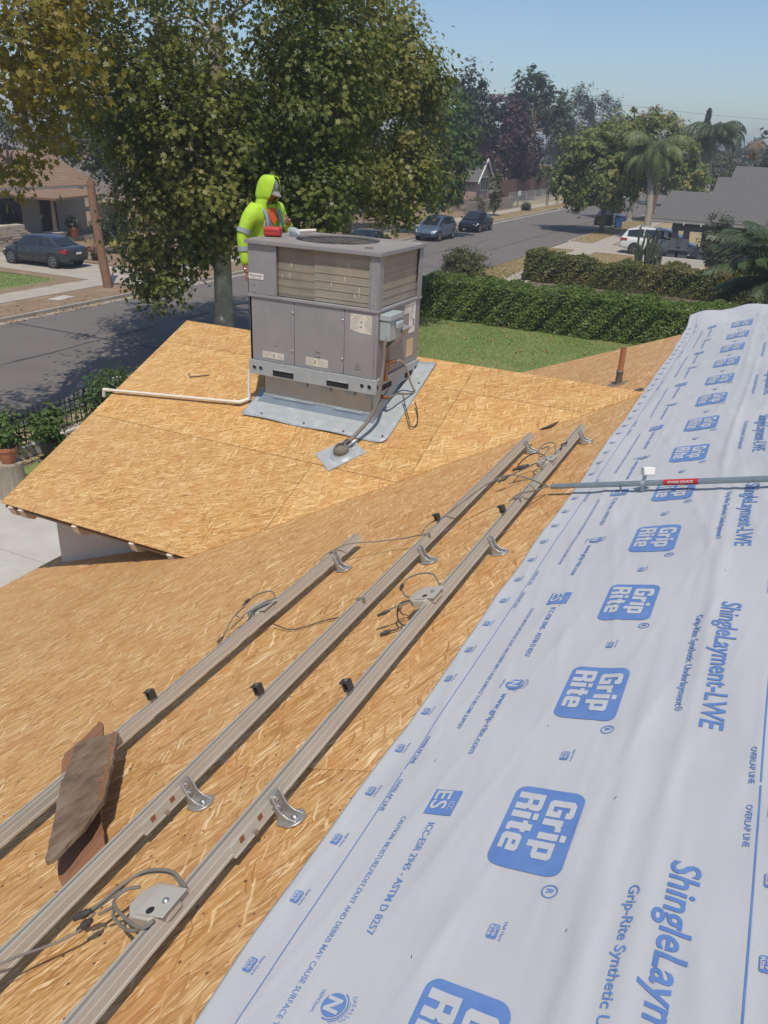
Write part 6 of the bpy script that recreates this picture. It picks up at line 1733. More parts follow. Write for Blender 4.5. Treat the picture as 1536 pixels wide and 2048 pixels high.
# ------------------------------------------------------------------ houses
shingle_br = mat('brown_shingles', (.25, .16, .10), (.205, .13, .08), 1.5, .9, bump=.4, bscale=20, c3=(.285, .185, .12), stretch=(1, 1, 4))
shingle_gr = mat('grey_shingles', (.092, .085, .080), (.135, .124, .115), 5, .9, bump=.4, bscale=20, c3=(.108, .098, .092), stretch=(4, .6, 4), detail=3)
cream = mat('cream_stucco', (.50, .44, .35), (.44, .38, .30), 2, .9, bump=.3)
pink = mat('pink_stucco', (.45, .34, .27), (.38, .28, .22), 2, .9, bump=.3)
dkwood = mat('dark_brown_wood', (.09, .055, .035), (.065, .04, .028), 5, .8)
greyblue = mat('slate_paint', (.085, .09, .10), (.065, .07, .078), 3, .7)
def course_roof(root, name, quad, n, m_, th=.014):
    """roof plane as overlapping shingle courses; quad = eave left, eave right, ridge right, ridge left"""
    A, B, C_, D = [Vector(p) for p in quad]; nn = (B - A).cross(D - A).normalized()
    if nn.z < 0: nn = -nn
    deck = MB(); dn = nn * -.03
    deck.add([A + dn, B + dn, C_ + dn, D + dn, A + dn * 3, B + dn * 3, C_ + dn * 3, D + dn * 3], [(0, 1, 2, 3), (7, 6, 5, 4), (0, 4, 5, 1), (1, 5, 6, 2), (2, 6, 7, 3), (3, 7, 4, 0)])
    r = wchild(deck.build(name, m_), root)
    for i in range(n):
        a0, b0 = A.lerp(D, i / n), B.lerp(C_, i / n); a1, b1 = A.lerp(D, min(1, (i + 1.15) / n)), B.lerp(C_, min(1, (i + 1.15) / n))
        s = MB(); s.add([a0 + nn * th, b0 + nn * th, b1 + nn * .004, a1 + nn * .004, a0, b0], [(0, 1, 2, 3), (4, 5, 1, 0)]); s.build('shingle_course', m_, r)
    return r
def box_part(root, name, lo, hi, m_, bevel=0, parent=None):
    m = MB(); m.b2(lo, hi); o = m.build(name, m_, bevel=bevel)
    return wchild(o, root) if parent is None else usub(o, parent)

# --- brown roofed bungalow across the street
h1 = empty('bungalow', (38, 44, 0), 0, 'cream bungalow with brown roof and shaded porch across the street at left', 'house')
box_part(h1, 'wall', (24, 41.6, 0), (41.4, 50, 2.95), cream)
course_roof(h1, 'roof', [(22, 41.0, 2.92), (42.2, 41.0, 2.95), (42.9, 46.2, 4.75), (24.5, 46.2, 4.7)], 14, shingle_br)
course_roof(h1, 'roof', [(42.2, 41.0, 2.95), (42.2, 51.2, 2.95), (42.9, 46.2, 4.75), (42.9, 46.19, 4.75)], 14, shingle_br)
box_part(h1, 'fascia', (22, 40.93, 2.82), (42.2, 40.99, 2.93), mat('fascia_grey', (.35, .33, .29), (.3, .28, .25), 3, .8))
# porch roof, column, beam, deck
m = MB(); m.add([(34.3, 41.5, 2.86), (34.3, 38.9, 2.62), (36.0, 38.4, 2.50), (40.2, 38.6, 2.62), (40.2, 41.5, 2.86), (34.3, 41.5, 2.78), (34.3, 38.9, 2.52), (36.0, 38.4, 2.38), (40.2, 38.6, 2.5), (40.2, 41.5, 2.78)], [(0, 1, 2, 3, 4), (9, 8, 7, 6, 5), (1, 6, 7, 2), (2, 7, 8, 3), (0, 5, 6, 1), (3, 8, 9, 4)])
wchild(m.build('porch_roof', shingle_br), h1)
for x in (36.45, 39.9):
    m = MB(); m.lathe([(.17, .62), (.17, .70), (.125, .76), (.115, 1.5), (.095, 2.28), (.14, 2.32), (.14, 2.44)], (x, 39.2, 0), 14); c = wchild(m.build('porch_column', mat('column_tan', (.36, .27, .18), (.3, .22, .15), 3, .8), smooth=True), h1)
    m = MB(); m.b2((x - .42, 38.85, .0), (x + .42, 39.55, .50)); m.b2((x - .5, 38.78, .502), (x + .5, 39.62, .60)); usub(m.build('pier', cream, bevel=.02), c)
box_part(h1, 'porch_deck', (34.6, 38.9, 0), (41.2, 41.55, .28), MT['sidewalk'])
d_ = box_part(h1, 'door', (37.7, 41.52, .3), (38.9, 41.58, 2.35), dkwood)
wn = box_part(h1, 'window', (34.6, 41.52, .9), (36.2, 41.575, 2.3), dkwood)
box_part(h1, 'pane', (34.7, 41.50, 1.0), (35.38, 41.518, 2.2), MT['glass'], 0, wn); box_part(h1, 'pane', (35.44, 41.50, 1.0), (36.1, 41.518, 2.2), MT['glass'], 0, wn)
wn = box_part(h1, 'window', (29.0, 41.52, .9), (31.2, 41.575, 2.2), MT['white'])
box_part(h1, 'pane', (29.1, 41.50, 1.0), (30.06, 41.518, 2.1), MT['glass'], 0, wn); box_part(h1, 'pane', (30.14, 41.50, 1.0), (31.1, 41.518, 2.1), MT['glass'], 0, wn)
# rubble stone pier at the drive, every course a stone
sp = empty('stone_pier', (33.6, 40.4, 0), 0, 'whitish stacked stone pier at the bungalow driveway', 'pier')
st_m = mat('pale_stone', (.55, .48, .38), (.40, .33, .25), 4, .9, bump=.5)
rr = random.Random(9)
me = bpy.data.meshes.new('stone'); mb = MB(); mb.box((0, 0, 0), (1, 1, 1)); me = mb.mesh('stone'); me.materials.append(st_m)
for j in range(7):
    x = 32.4
    while x < 34.6:
        w_ = rr.uniform(.4, .9); s = mk('stone', me, st_m); s.scale = (w_ - .03, .7 + rr.uniform(-.05, .05), .135); s.location = (x + w_ / 2, 40.2 + rr.uniform(-.03, .03), .08 + j * .15); s.rotation_euler = (rr.uniform(-.02, .02), rr.uniform(-.03, .03), rr.uniform(-.03, .03))
        s.parent = sp; s.matrix_parent_inverse = local(sp); x += w_
# side gate of boards
gt = empty('side_gate', (42.5, 40.8, 0), 0, 'weathered plank gate at the right side of the bungalow', 'gate')
for i in range(14):
    box_part(gt, 'plank', (41.5 + i * .22, 41.0, .05), (41.69 + i * .22, 41.03, 1.75 + .05 * math.sin(i)), mat('plank%d' % i, (.20 + .02 * (i % 3), .15, .10), (.15, .11, .075), 4, .9) if i < 3 else bpy.data.materials['plank%d' % (i % 3)])
box_part(gt, 'rail', (41.5, 41.032, 1.3), (44.6, 41.07, 1.42), dkwood); box_part(gt, 'rail', (41.5, 41.032, .4), (44.6, 41.07, .52), dkwood)

# --- grey shingled neighbour on our side with porch
h2 = empty('porch_house', (60, 0, 0), 0, 'neighbour house with grey shingle roofs and tapered slate porch posts at right', 'house')
course_roof(h2, 'roof', [(54.0, 7.9, 2.62), (54.0, -8, 2.62), (57.6, -8, 4.12), (57.6, 7.45, 4.12)], 16, shingle_gr)
course_roof(h2, 'roof', [(61.2, 7.9, 2.62), (54.0, 7.9, 2.62), (57.6, 7.45, 4.12), (57.605, 7.45, 4.12)], 14, shingle_gr)
course_roof(h2, 'roof', [(58.0, 5.05, 4.02), (58.0, -10, 4.02), (63.0, -10, 4.95), (63.0, 5.3, 4.95)], 12, shingle_gr)
course_roof(h2, 'roof', [(67.5, 5.6, 4.0), (58.0, 5.05, 4.02), (63.0, 5.3, 4.95), (63.01, 5.3, 4.95)], 10, shingle_gr)
course_roof(h2, 'roof', [(70.0, 5.0, 4.7), (70.0, -12, 4.7), (75.0, -12, 5.55), (75.0, 5.1, 5.55)], 8, shingle_gr)
box_part(h2, 'wall', (63.2, -10, 0), (70, 4.3, 4.2), greyblue)
box_part(h2, 'wall', (70.2, -12, 0), (76, 4.0, 4.75), greyblue)
box_part(h2, 'wall', (55.6, -8, 0), (61.0, 2.6, 2.6), greyblue)
box_part(h2, 'fascia', (53.95, -8, 2.45), (53.99, 7.9, 2.60), mat('gutter_white', (.30, .29, .27), (.25, .24, .22), 3, .7))
box_part(h2, 'porch_beam', (54.35, -8, 2.0), (54.6, 6.65, 2.44), greyblue, .01)
for y in (6.42, 5.75, 4.72, 1.5):
    m = MB(); a, b = (.17, .30) if y > 5 else (.12, .14)
    m.add([(54.48 - b, y - b, .0), (54.48 + b, y - b, .0), (54.48 + b, y + b, .0), (54.48 - b, y + b, .0), (54.48 - a * .7, y - a, 2.0), (54.48 + a * .7, y - a, 2.0), (54.48 + a * .7, y + a, 2.0), (54.48 - a * .7, y + a, 2.0)], [(3, 2, 1, 0), (4, 5, 6, 7), (0, 1, 5, 4), (1, 2, 6, 5), (2, 3, 7, 6), (3, 0, 4, 7)])
    p_ = wchild(m.build('porch_post', greyblue, bevel=.015), h2)
    box_part(h2, 'cap', (54.48 - b - .05, y - b - .05, .86), (54.48 + b + .05, y + b + .05, .95), greyblue, .01, p_)
for y in (5.95, 4.95):
    m = MB(); m.b2((53.90, y - .03, 2.36), (53.945, y + .03, 2.5)); wchild(m.build('rafter_end', MT['white']), h2)
wn = box_part(h2, 'window', (55.55, -1.5, 1.0), (55.598, 1.2, 2.2), MT['white'])
for y0, y1 in ((-1.4, -.2), (-.1, 1.1)): box_part(h2, 'pane', (55.53, y0, 1.1), (55.548, y1, 2.1), MT['glass'], 0, wn)
box_part(h2, 'low_wall', (53.6, 4.3, 0), (53.8, 8.0, .48), mat('pale_block', (.55, .53, .48), (.5, .48, .43), 3, .8))

# --- small pink gabled house down the street
h3 = empty('gabled_house', (88, 33, 0), 0, 'small pinkish house with steep white trimmed gable down the street', 'house')
m = MB(); m.add([(86.4, 31, 0), (90.6, 31, 0), (90.6, 38, 0), (86.4, 38, 0), (86.4, 31, 2.9), (90.6, 31, 2.9), (90.6, 38, 2.9), (86.4, 38, 2.9), (88.5, 31, 4.75), (88.5, 38, 4.75)], [(0, 1, 5, 8, 4), (1, 2, 6, 5), (2, 3, 7, 9, 6), (3, 0, 4, 7), (4, 8, 9, 7), (5, 6, 9, 8)])
wchild(m.build('wall', pink), h3)
course_roof(h3, 'roof', [(86.0, 38.3, 2.66), (86.0, 30.7, 2.66), (88.5, 30.7, 4.90), (88.5, 38.3, 4.90)], 8, shingle_gr)
course_roof(h3, 'roof', [(91.0, 30.7, 2.66), (91.0, 38.3, 2.66), (88.5, 38.3, 4.90), (88.5, 30.7, 4.90)], 8, shingle_gr)
course_roof(h3, 'roof', [(77.5, 32.4, 2.9), (86.2, 32.4, 2.9), (86.2, 36.2, 4.9), (77.5, 36.2, 4.9)], 10, shingle_gr)
box_part(h3, 'wall', (77.8, 33.0, 0), (86.35, 40, 2.9), pink)
for s in (-1, 1):
    m = MB(); m.extr([(-.05, -.1), (.05, -.1), (.05, .1), (-.05, .1)], [(88.5 + s * 2.55, 30.66, 2.60), (88.5, 30.66, 4.88)], (0, 1, 0), (0, 0, 1)); wchild(m.build('bargeboard', MT['white']), h3)
wn = box_part(h3, 'window', (87.3, 30.93, 1.75), (89.7, 30.98, 3.2), MT['white'])
for i in range(3): box_part(h3, 'pane', (87.42 + i * .78, 30.90, 1.88), (88.05 + i * .78, 30.928, 3.08), MT['glass'], 0, wn)
box_part(h3, 'porch_wall', (80, 31.2, 0), (85.6, 31.4, 1.1), pink); box_part(h3, 'porch_post', (80.2, 31.2, 1.1), (80.4, 31.4, 2.9), MT['white']); box_part(h3, 'door', (82.2, 32.95, .2), (83.2, 32.99, 2.3), dkwood)
# low block wall and chain link fences
lw = empty('block_wall', (88, 29.6, 0), 0, 'low pale block wall in front of the pink gabled house', 'wall')
bl_m = mat('pale_block_wall', (.36, .31, .25), (.30, .26, .21), 2, .9, bump=.3)
mb = MB(); mb.b2((0, 0, 0), (1.18, .18, .26)); me = mb.mesh('block'); me.materials.append(bl_m)
for j in range(4):
    for i in range(13):
        s = mk('block', me, bl_m); s.location = (78.2 + i * 1.2 + (.6 if j % 2 else 0), 29.2, j * .27); s.parent = lw; s.matrix_parent_inverse = local(lw)
def chain_fence(label, u0, u1, v0, v1, h, step, wires=14):
    o = empty('chain_link_fence', (u0, v0, 0), 0, label, 'fence'); n = max(1, int(math.hypot(u1 - u0, v1 - v0) / step))
    A, B = Vector((u0, v0, 0)), Vector((u1, v1, 0))
    for i in range(n + 1):
        p = A.lerp(B, i / n); m = MB(); m.tube([p, p + Vector((0, 0, h))], .035, 7); wchild(m.build('post', MT['galv']), o)
    m = MB(); m.tube([A + Vector((0, 0, h)), B + Vector((0, 0, h))], .025, 6); wchild(m.build('top_rail', MT['galv']), o)
    m = MB(); L_ = (B - A).length; d = (B - A).normalized(); s = .22; k = -int(h / s)
    while k * s < L_:
        for sg in (0, 1):
            a = k * s; b = a + h
            z0, z1 = (0, h) if sg == 0 else (h, 0)
            aa, bb = max(a, 0), min(b, L_)
            if bb > aa:
                f0, f1 = (aa - a) / h, (bb - a) / h
                p = A + d * aa + Vector((0, 0, z0 + (z1 - z0) * f0)); q = A + d * bb + Vector((0, 0, z0 + (z1 - z0) * f1))
                m.tube([p, q], .006, 3, False)
        k += 1
    w = wchild(m.build('wire_mesh', MT['galv']), o); w['kind'] = 'stuff'
    return o
chain_fence('chain link fence with thin posts around the bare dirt yard behind the unit', 60.0, 61.2, 36.5, 28.6, 1.6, 2.3)
chain_fence('chain link fence running along the far sidewalk beside the plank fence', 92.5, 112, 29.3, 28.9, 1.5, 3.2)
# brown plank fence
bf = empty('plank_fence', (113, 33, 0), 0, 'tall reddish brown plank fence under the purple tree', 'fence')
pm = [mat('fence_plank_a', (.17, .085, .055), (.13, .065, .042), 3, .9), mat('fence_plank_b', (.20, .105, .07), (.16, .08, .05), 3, .9), mat('fence_plank_c', (.145, .075, .05), (.115, .06, .04), 3, .9)]
A, B = Vector((97, 31.9, 0)), Vector((133, 34.6, 0)); n = 90
mes = []
for q in pm:
    mb = MB(); mb.b2((-.19, -.015, 0), (.19, .015, 1)); me = mb.mesh('plank'); me.materials.append(q); mes.append(me)
ang = math.atan2(B.y - A.y, B.x - A.x)
for i in range(n):
    s = mk('plank', random.choice(mes), None); s.location = A.lerp(B, (i + .5) / n); s.scale = (1, 1, 2.55 + random.uniform(-.03, .03) + (.0)); s.rotation_euler = (0, 0, ang); s.parent = bf; s.matrix_parent_inverse = local(bf)
# orange tiled house far behind the fence
h4 = empty('far_house', (130, 40, 0), 0, 'far house with dusty orange roof behind the plank fence', 'house')
box_part(h4, 'wall', (124, 37.5, 0), (140, 46, 3.2), cream)
orange_r = mat('orange_shingles', (.30, .17, .10), (.26, .15, .09), 2, .9)
course_roof(h4, 'roof', [(123, 36.8, 3.1), (141, 36.8, 3.1), (138, 42, 5.0), (126, 42, 5.0)], 8, orange_r)
course_roof(h4, 'roof', [(141, 36.8, 3.1), (141, 47, 3.1), (138, 42, 5.0), (138, 41.9, 5.0)], 8, orange_r)
wn = box_part(h4, 'window', (131, 37.44, 1.2), (133, 37.49, 2.4), MT['white']); box_part(h4, 'pane', (131.15, 37.41, 1.35), (132.85, 37.438, 2.25), MT['glass'], 0, wn)

# --- white carport building behind the dirt yard
h5 = empty('carport', (66, 39, 0), 0, 'white walled carport in deep shade behind the chain link yard', 'carport')
for (u, v, w_) in ((60.2, 36.0, .9), (65.2, 36.4, .8), (71.5, 37.2, .6)):
    box_part(h5, 'pillar', (u - w_ / 2, v - .2, 0), (u + w_ / 2, v + .2, 2.7), MT['white'], .02)
box_part(h5, 'wall', (58, 42, 0), (80, 42.3, 2.8), dkwood)
course_roof(h5, 'roof', [(57, 35.3, 2.75), (80, 36.6, 2.75), (80, 42, 4.2), (57, 42, 4.2)], 8, shingle_gr)
box_part(h5, 'beam', (57.2, 35.9, 2.5), (80, 36.2, 2.74), MT['white'])

# ------------------------------------------------------------------ poles and wires
up = empty('utility_pole', (26.9, 26.2, 0), 0, 'short leaning wooden pole stub on the verge across the street', 'pole')
m = MB(); m.tube([(26.9, 26.2, -.1), (27.1, 26.62, 1.6), (27.42, 27.1, 3.3), (27.62, 27.30, 4.2)], [.20, .185, .17, .165], 14)
pole_m = mat('pole_wood', (.24, .135, .075), (.17, .095, .055), 5, .9, bump=.6, bscale=14, c3=(.29, .17, .10), stretch=(4, 4, .4))
wchild(m.build('shaft', pole_m, smooth=True), up)
m = MB()
for k in range(5): m.tube([(27.62 + .06 * math.cos(k * 1.3), 27.30 + .07 * math.sin(k * 1.3), 4.15), (27.64 + .07 * math.cos(k * 1.3), 27.33 + .07 * math.sin(k * 1.3), 4.28 + .06 * (k % 3))], [.06, .01], 5)
wchild(m.build('splintered_top', pole_m), up)
m = MB(); m.box((27.26, 26.72, 2.3), (.1, .1, .3), Matrix.Rotation(.8, 3, 'Z')); wchild(m.build('tag', MT['galv']), up)
up2 = empty('utility_pole', (97.5, 16.3, 0), 0, 'orange brown pole stub standing behind the blue bin', 'pole')
m = MB(); m.tube([(97.5, 14.2, 0), (97.6, 14.1, 4.6)], .17, 10); wchild(m.build('shaft', pole_m, smooth=True), up2)
m = MB(); m.box((97.6, 14.1, 4.62), (.36, .36, .05)); wchild(m.build('cap', MT['galv']), up2)
for i, (dz, lab) in enumerate(((0, 'upper wire of the pair over the far street'), (-.45, 'lower wire of the pair over the far street'))):
    m = MB(); m.tube([(110, 48 - 36 * t, 5.2 + dz + 1.0 * t - .5 * math.sin(math.pi * t)) for t in np.linspace(0, 1, 14)], .025, 4); setp(m.build('power_line', MT['cable_dk']), lab, 'power line')
m = MB(); m.tube([(190 + 40 * t, 40 - 60 * t, 15.2 - 1.0 * t - 1.0 * math.sin(math.pi * t)) for t in np.linspace(0, 1, 20)], .022, 4); setp(m.build('power_line', MT['cable_dk']), 'thin high wire crossing the open sky at right', 'power line')
# stakes beside young trees on the far verge
for i, (u, v, lab) in enumerate(((100.4, 27.0, 'nearer pair of dark stakes beside the chain link fence'), (105.3, 27.0, 'farther pair of dark stakes beside the chain link fence'))):
    o = empty('tree_stake', (u, v, 0), 0, lab, 'stake')
    for k in (-.35, .35):
        m = MB(); m.tube([(u + k, v, 0), (u + k, v, 2.0)], .05, 6); wchild(m.build('stake', dkwood), o)
    m = MB(); m.tube([(u - .35, v, 1.5), (u + .35, v, 1.5)], .025, 5); wchild(m.build('tie', dkwood), o)
sg = empty('yard_sign', (93.4, 29.1, 0), 0, 'small white sign on the chain link fence', 'sign')
m = MB(); m.b2((95.0, 29.0, 1.15), (96.1, 29.03, 1.65)); wchild(m.build('panel', MT['white']), sg)
m = MB(); m.tube([(95.5, 29.06, 0), (95.5, 29.06, 1.5)], .03, 6); wchild(m.build('post', MT['galv']), sg)
bush('agave', 'spiky grey agave at the kerb beyond the black sedan', (89.5, 26.2, .35), (.55, .55, .4), 320, .32, LM['pale'], 131, 'blade', cat='agave')

# ------------------------------------------------------------------ our front fence, pots, small things
pf = empty('picket_fence', (12, 13.4, 0), 0, 'black iron picket fence on a low wall along our front yard', 'fence')
iron = mat('black_iron', (.02, .02, .02), (.035, .033, .03), 12, .55)
fy = 13.35
m = MB(); m.b2((5, fy - .09, 0), (20, fy + .09, .26)); wchild(m.build('base_wall', MT['stucco'], bevel=.02), pf)
mb = MB(); mb.b2((-.009, -.009, .30), (.009, .009, .98)); mb.add([(-.022, 0, .98), (0, -.022, .98), (.022, 0, .98), (0, .022, .98), (0, 0, 1.07), (0, 0, .95)], [(0, 1, 4), (1, 2, 4), (2, 3, 4), (3, 0, 4), (1, 0, 5), (2, 1, 5), (3, 2, 5), (0, 3, 5)]); mb.b2((-.02, -.02, .90), (.02, .02, .92))
me = mb.mesh('picket'); me.materials.append(iron)
for i in range(100):
    s = mk('picket', me, iron); s.location = (5.2 + i * .14, fy, 0); s.parent = pf; s.matrix_parent_inverse = local(pf)
for z in (.36, .86):
    m = MB(); m.b2((5, fy - .014, z - .014), (20, fy + .014, z + .014)); wchild(m.build('rail', iron), pf)
for u in (7.5, 10, 12.6, 16.6, 19):
    m = MB(); m.b2((u - .03, fy - .05, .2), (u + .03, fy - .0145, 1.06)); wchild(m.build('post', iron), pf)
pi = empty('gate_pillar', (14.1, 13.35, 0), 0, 'square pale masonry pillar standing in the picket fence', 'pillar')
m = MB(); m.b2((13.82, 13.08, 0), (14.26, 13.60, .90)); wchild(m.build('shaft', cream, bevel=.015), pi)
m = MB(); m.b2((13.79, 13.05, .902), (14.29, 13.63, .985)); wchild(m.build('cap', MT['concrete'], bevel=.015), pi)
terra = mat('terracotta', (.42, .155, .07), (.36, .13, .055), 6, .75)
def pot(name, label, c, r, h, m_, cat='flower pot', plant=None):
    o = empty(name, c, 0, label, cat)
    m = MB(); m.lathe([(r * .72, 0), (r * .78, h * .1), (r * .95, h * .8), (r * 1.06, h * .8), (r * 1.06, h), (r * .92, h), (r * .9, h * .85)], c, 20); wchild(m.build('pot', m_, smooth=True), o)
    m = MB(); m.lathe([(r * .9, h * .85), (0, h * .86)], c, 16); wchild(m.build('earth', MT['soil']), o)
    if plant:
        C, N = crown_pts([((c[0], c[1], c[2] + h + plant[1] * .55), (plant[0], plant[0], plant[1] * .6), 1)], plant[2] // 20, 20, plant[0] * .45, 9, .2)
        k = C[:, 2] > c[2] + h * .8; f = mk('plant', leaf_mesh('plant', C[k], N[k], plant[3] * np.random.default_rng(2).uniform(.6, 1.3, k.sum()), 'oval', 4), plant[4]); f['kind'] = 'stuff'; wchild(f, o)
    return o
sm = MB(); sm.lathe([(.30, 0), (.25, .1), (.23, .5), (.24, .68), (0, .685)], (9.35, 11.95, 0), 16); setp(sm.build('tree_stump', mat('stump', (.36, .31, .23), (.24, .2, .15), 6, .9, bump=.5, stretch=(3, 3, .5)), smooth=True), 'pale sawn stump carrying the terracotta pot', 'stump')
pot('flower_pot', 'bright terracotta pot on the stump at the left edge', (9.35, 11.95, .686), .17, .30, terra, plant=(.26, .34, 260, .09, LM['green']))
pot('flower_pot', 'dark pot with a leafy green plant beside the picket fence', (11.05, 12.75, 0), .22, .46, mat('dark_pot', (.045, .038, .032), (.06, .05, .042), 6, .7), plant=(.42, .60, 700, .11, LM['green']))
m = MB(); m.b2((11.6, 12.6, 0), (13.2, 12.72, .42)); setp(m.build('planter_wall', cream, bevel=.02), 'low cream planter wall beside the dark pot', 'planter')
pot('flower_pot', 'red pot with a pale bushy plant on the bungalow porch', (37.6, 38.95, .28), .34, .50, terra, plant=(.48, .55, 400, .12, LM['pale']))
# things in the dirt yard opposite
ty = empty('tyre_planter', (35.4, 33.7, 0), 0, 'old tyre holding a round barrel cactus in the dirt yard', 'planter')
m = MB(); m.lathe([(.36, .02), (.50, .05), (.54, .15), (.50, .26), (.36, .28), (.34, .15)], (35.4, 33.7, 0), 22); wchild(m.build('tyre', mat('old_tyre', (.07, .06, .05), (.1, .085, .07), 6, .9), smooth=True), ty)
m = MB(); m.lathe([(.0, .7), (.13, .68), (.24, .58), (.28, .45), (.26, .3), (.2, .15)], (35.4, 33.7, 0), 18); wchild(m.build('cactus', mat('barrel_cactus', (.30, .25, .05), (.22, .19, .04), 20, .8, bump=.4), smooth=True), ty)
for (u, v, r_, lab) in ((32.6, 32.3, .36, 'dark planter with purplish plants beside the leaning pole'), (34.5, 30.4, .46, 'wide dark planter with purplish plants under the sycamore')):
    pot('planter', lab, (u, v, 0), r_ * .9, .28, mat('black_planter', (.05, .04, .035), (.07, .06, .05), 6, .8), 'planter', plant=(r_ * 1.15, .38, 600, .10, leaf_mat('purple_plants', [(.10, .045, .05), (.18, .09, .09), (.12, .10, .05)], .2)))
m = MB(); m.box((23.9, 25.85, .016), (1.0, .55, .012), Matrix.Rotation(.15, 3, 'Z')); setp(m.build('meter_lid', MT['concrete'], bevel=.004), 'flat pale rectangular lid set in the dirt verge', 'lid')
for i, (u, v, a, l, lab) in enumerate(((40.4, 36.0, .4, .9, 'pale log lying in the shade of the dirt yard'), (38.0, 34.4, .2, .6, 'short dark log in the dirt yard'))):
    m = MB(); d = Vector((math.cos(a), math.sin(a), 0)) * l; m.tube([Vector((u, v, .09)) - d, Vector((u, v, .09)) + d], .1, 9); setp(m.build('log', MT['grey_bark'] if i == 0 else MT['bark'], smooth=True), lab, 'log')
# ------------------------------------------------------------------ vehicles
def loft(m, secs, close=True):
    """secs: list of equally long point rings"""
    k = len(secs[0]); b = len(m.v)
    for s in secs:
        for p in s: m.v.append(tuple(p))
    for i in range(len(secs) - 1):
        for j in range(k):
            m.f.append((b + i * k + j, b + i * k + (j + 1) % k, b + (i + 1) * k + (j + 1) % k, b + (i + 1) * k + j))
    m.f.append(tuple(b + j for j in range(k))[::-1]); m.f.append(tuple(b + (len(secs) - 1) * k + j for j in range(k)))
CARS = {
 # lower body: x, underside, shoulder height, top height, half width ; cabin: x, base z, roof z, half width at base, half width at roof
 'sedan': dict(L=4.4, body=[(-2.18, .42, .70, .86, .62), (-2.08, .30, .72, .98, .80), (-1.75, .22, .76, 1.02, .86), (-1.0, .20, .78, .98, .87), (0, .19, .76, .93, .875), (1.0, .19, .74, .92, .87), (1.6, .20, .70, .84, .85), (2.0, .24, .62, .72, .78), (2.18, .34, .54, .60, .58)],
   cab=[(-1.72, .98, .99, .70, .66), (-1.05, .96, 1.34, .77, .58), (-.55, .95, 1.45, .79, .60), (.15, .94, 1.46, .79, .61), (.55, .93, 1.38, .79, .60), (1.28, .90, .91, .76, .68)], wb=(-1.30, 1.34), wr=.325),
 'hatch': dict(L=4.2, body=[(-2.08, .42, .78, 1.0, .70), (-2.0, .30, .80, 1.10, .82), (-1.5, .22, .82, 1.10, .87), (-.6, .20, .82, 1.06, .88), (.4, .19, .80, 1.02, .88), (1.2, .20, .78, 1.0, .87), (1.7, .22, .72, .90, .83), (2.0, .28, .64, .76, .72), (2.1, .36, .56, .62, .55)],
   cab=[(-2.0, 1.08, 1.10, .74, .70), (-1.78, 1.06, 1.48, .77, .60), (-1.0, 1.04, 1.60, .80, .62), (0, 1.03, 1.61, .80, .63), (.35, 1.02, 1.54, .80, .62), (1.32, .99, 1.0, .77, .70)], wb=(-1.28, 1.30), wr=.34),
 'minivan': dict(L=5.15, body=[(-2.55, .44, .85, 1.02, .80), (-2.48, .32, .88, 1.10, .92), (-2.0, .24, .88, 1.10, .985), (-1.0, .22, .88, 1.08, .99), (.4, .21, .86, 1.06, .99), (1.3, .21, .84, 1.04, .98), (1.9, .23, .76, .94, .94), (2.35, .28, .66, .80, .82), (2.56, .38, .58, .64, .60)],
   cab=[(-2.42, 1.08, 1.10, .84, .80), (-2.10, 1.08, 1.56, .88, .70), (-1.3, 1.07, 1.70, .91, .74), (.2, 1.06, 1.72, .91, .75), (.62, 1.05, 1.64, .91, .73), (1.72, 1.02, 1.03, .86, .78)], wb=(-1.50, 1.50), wr=.35),
}
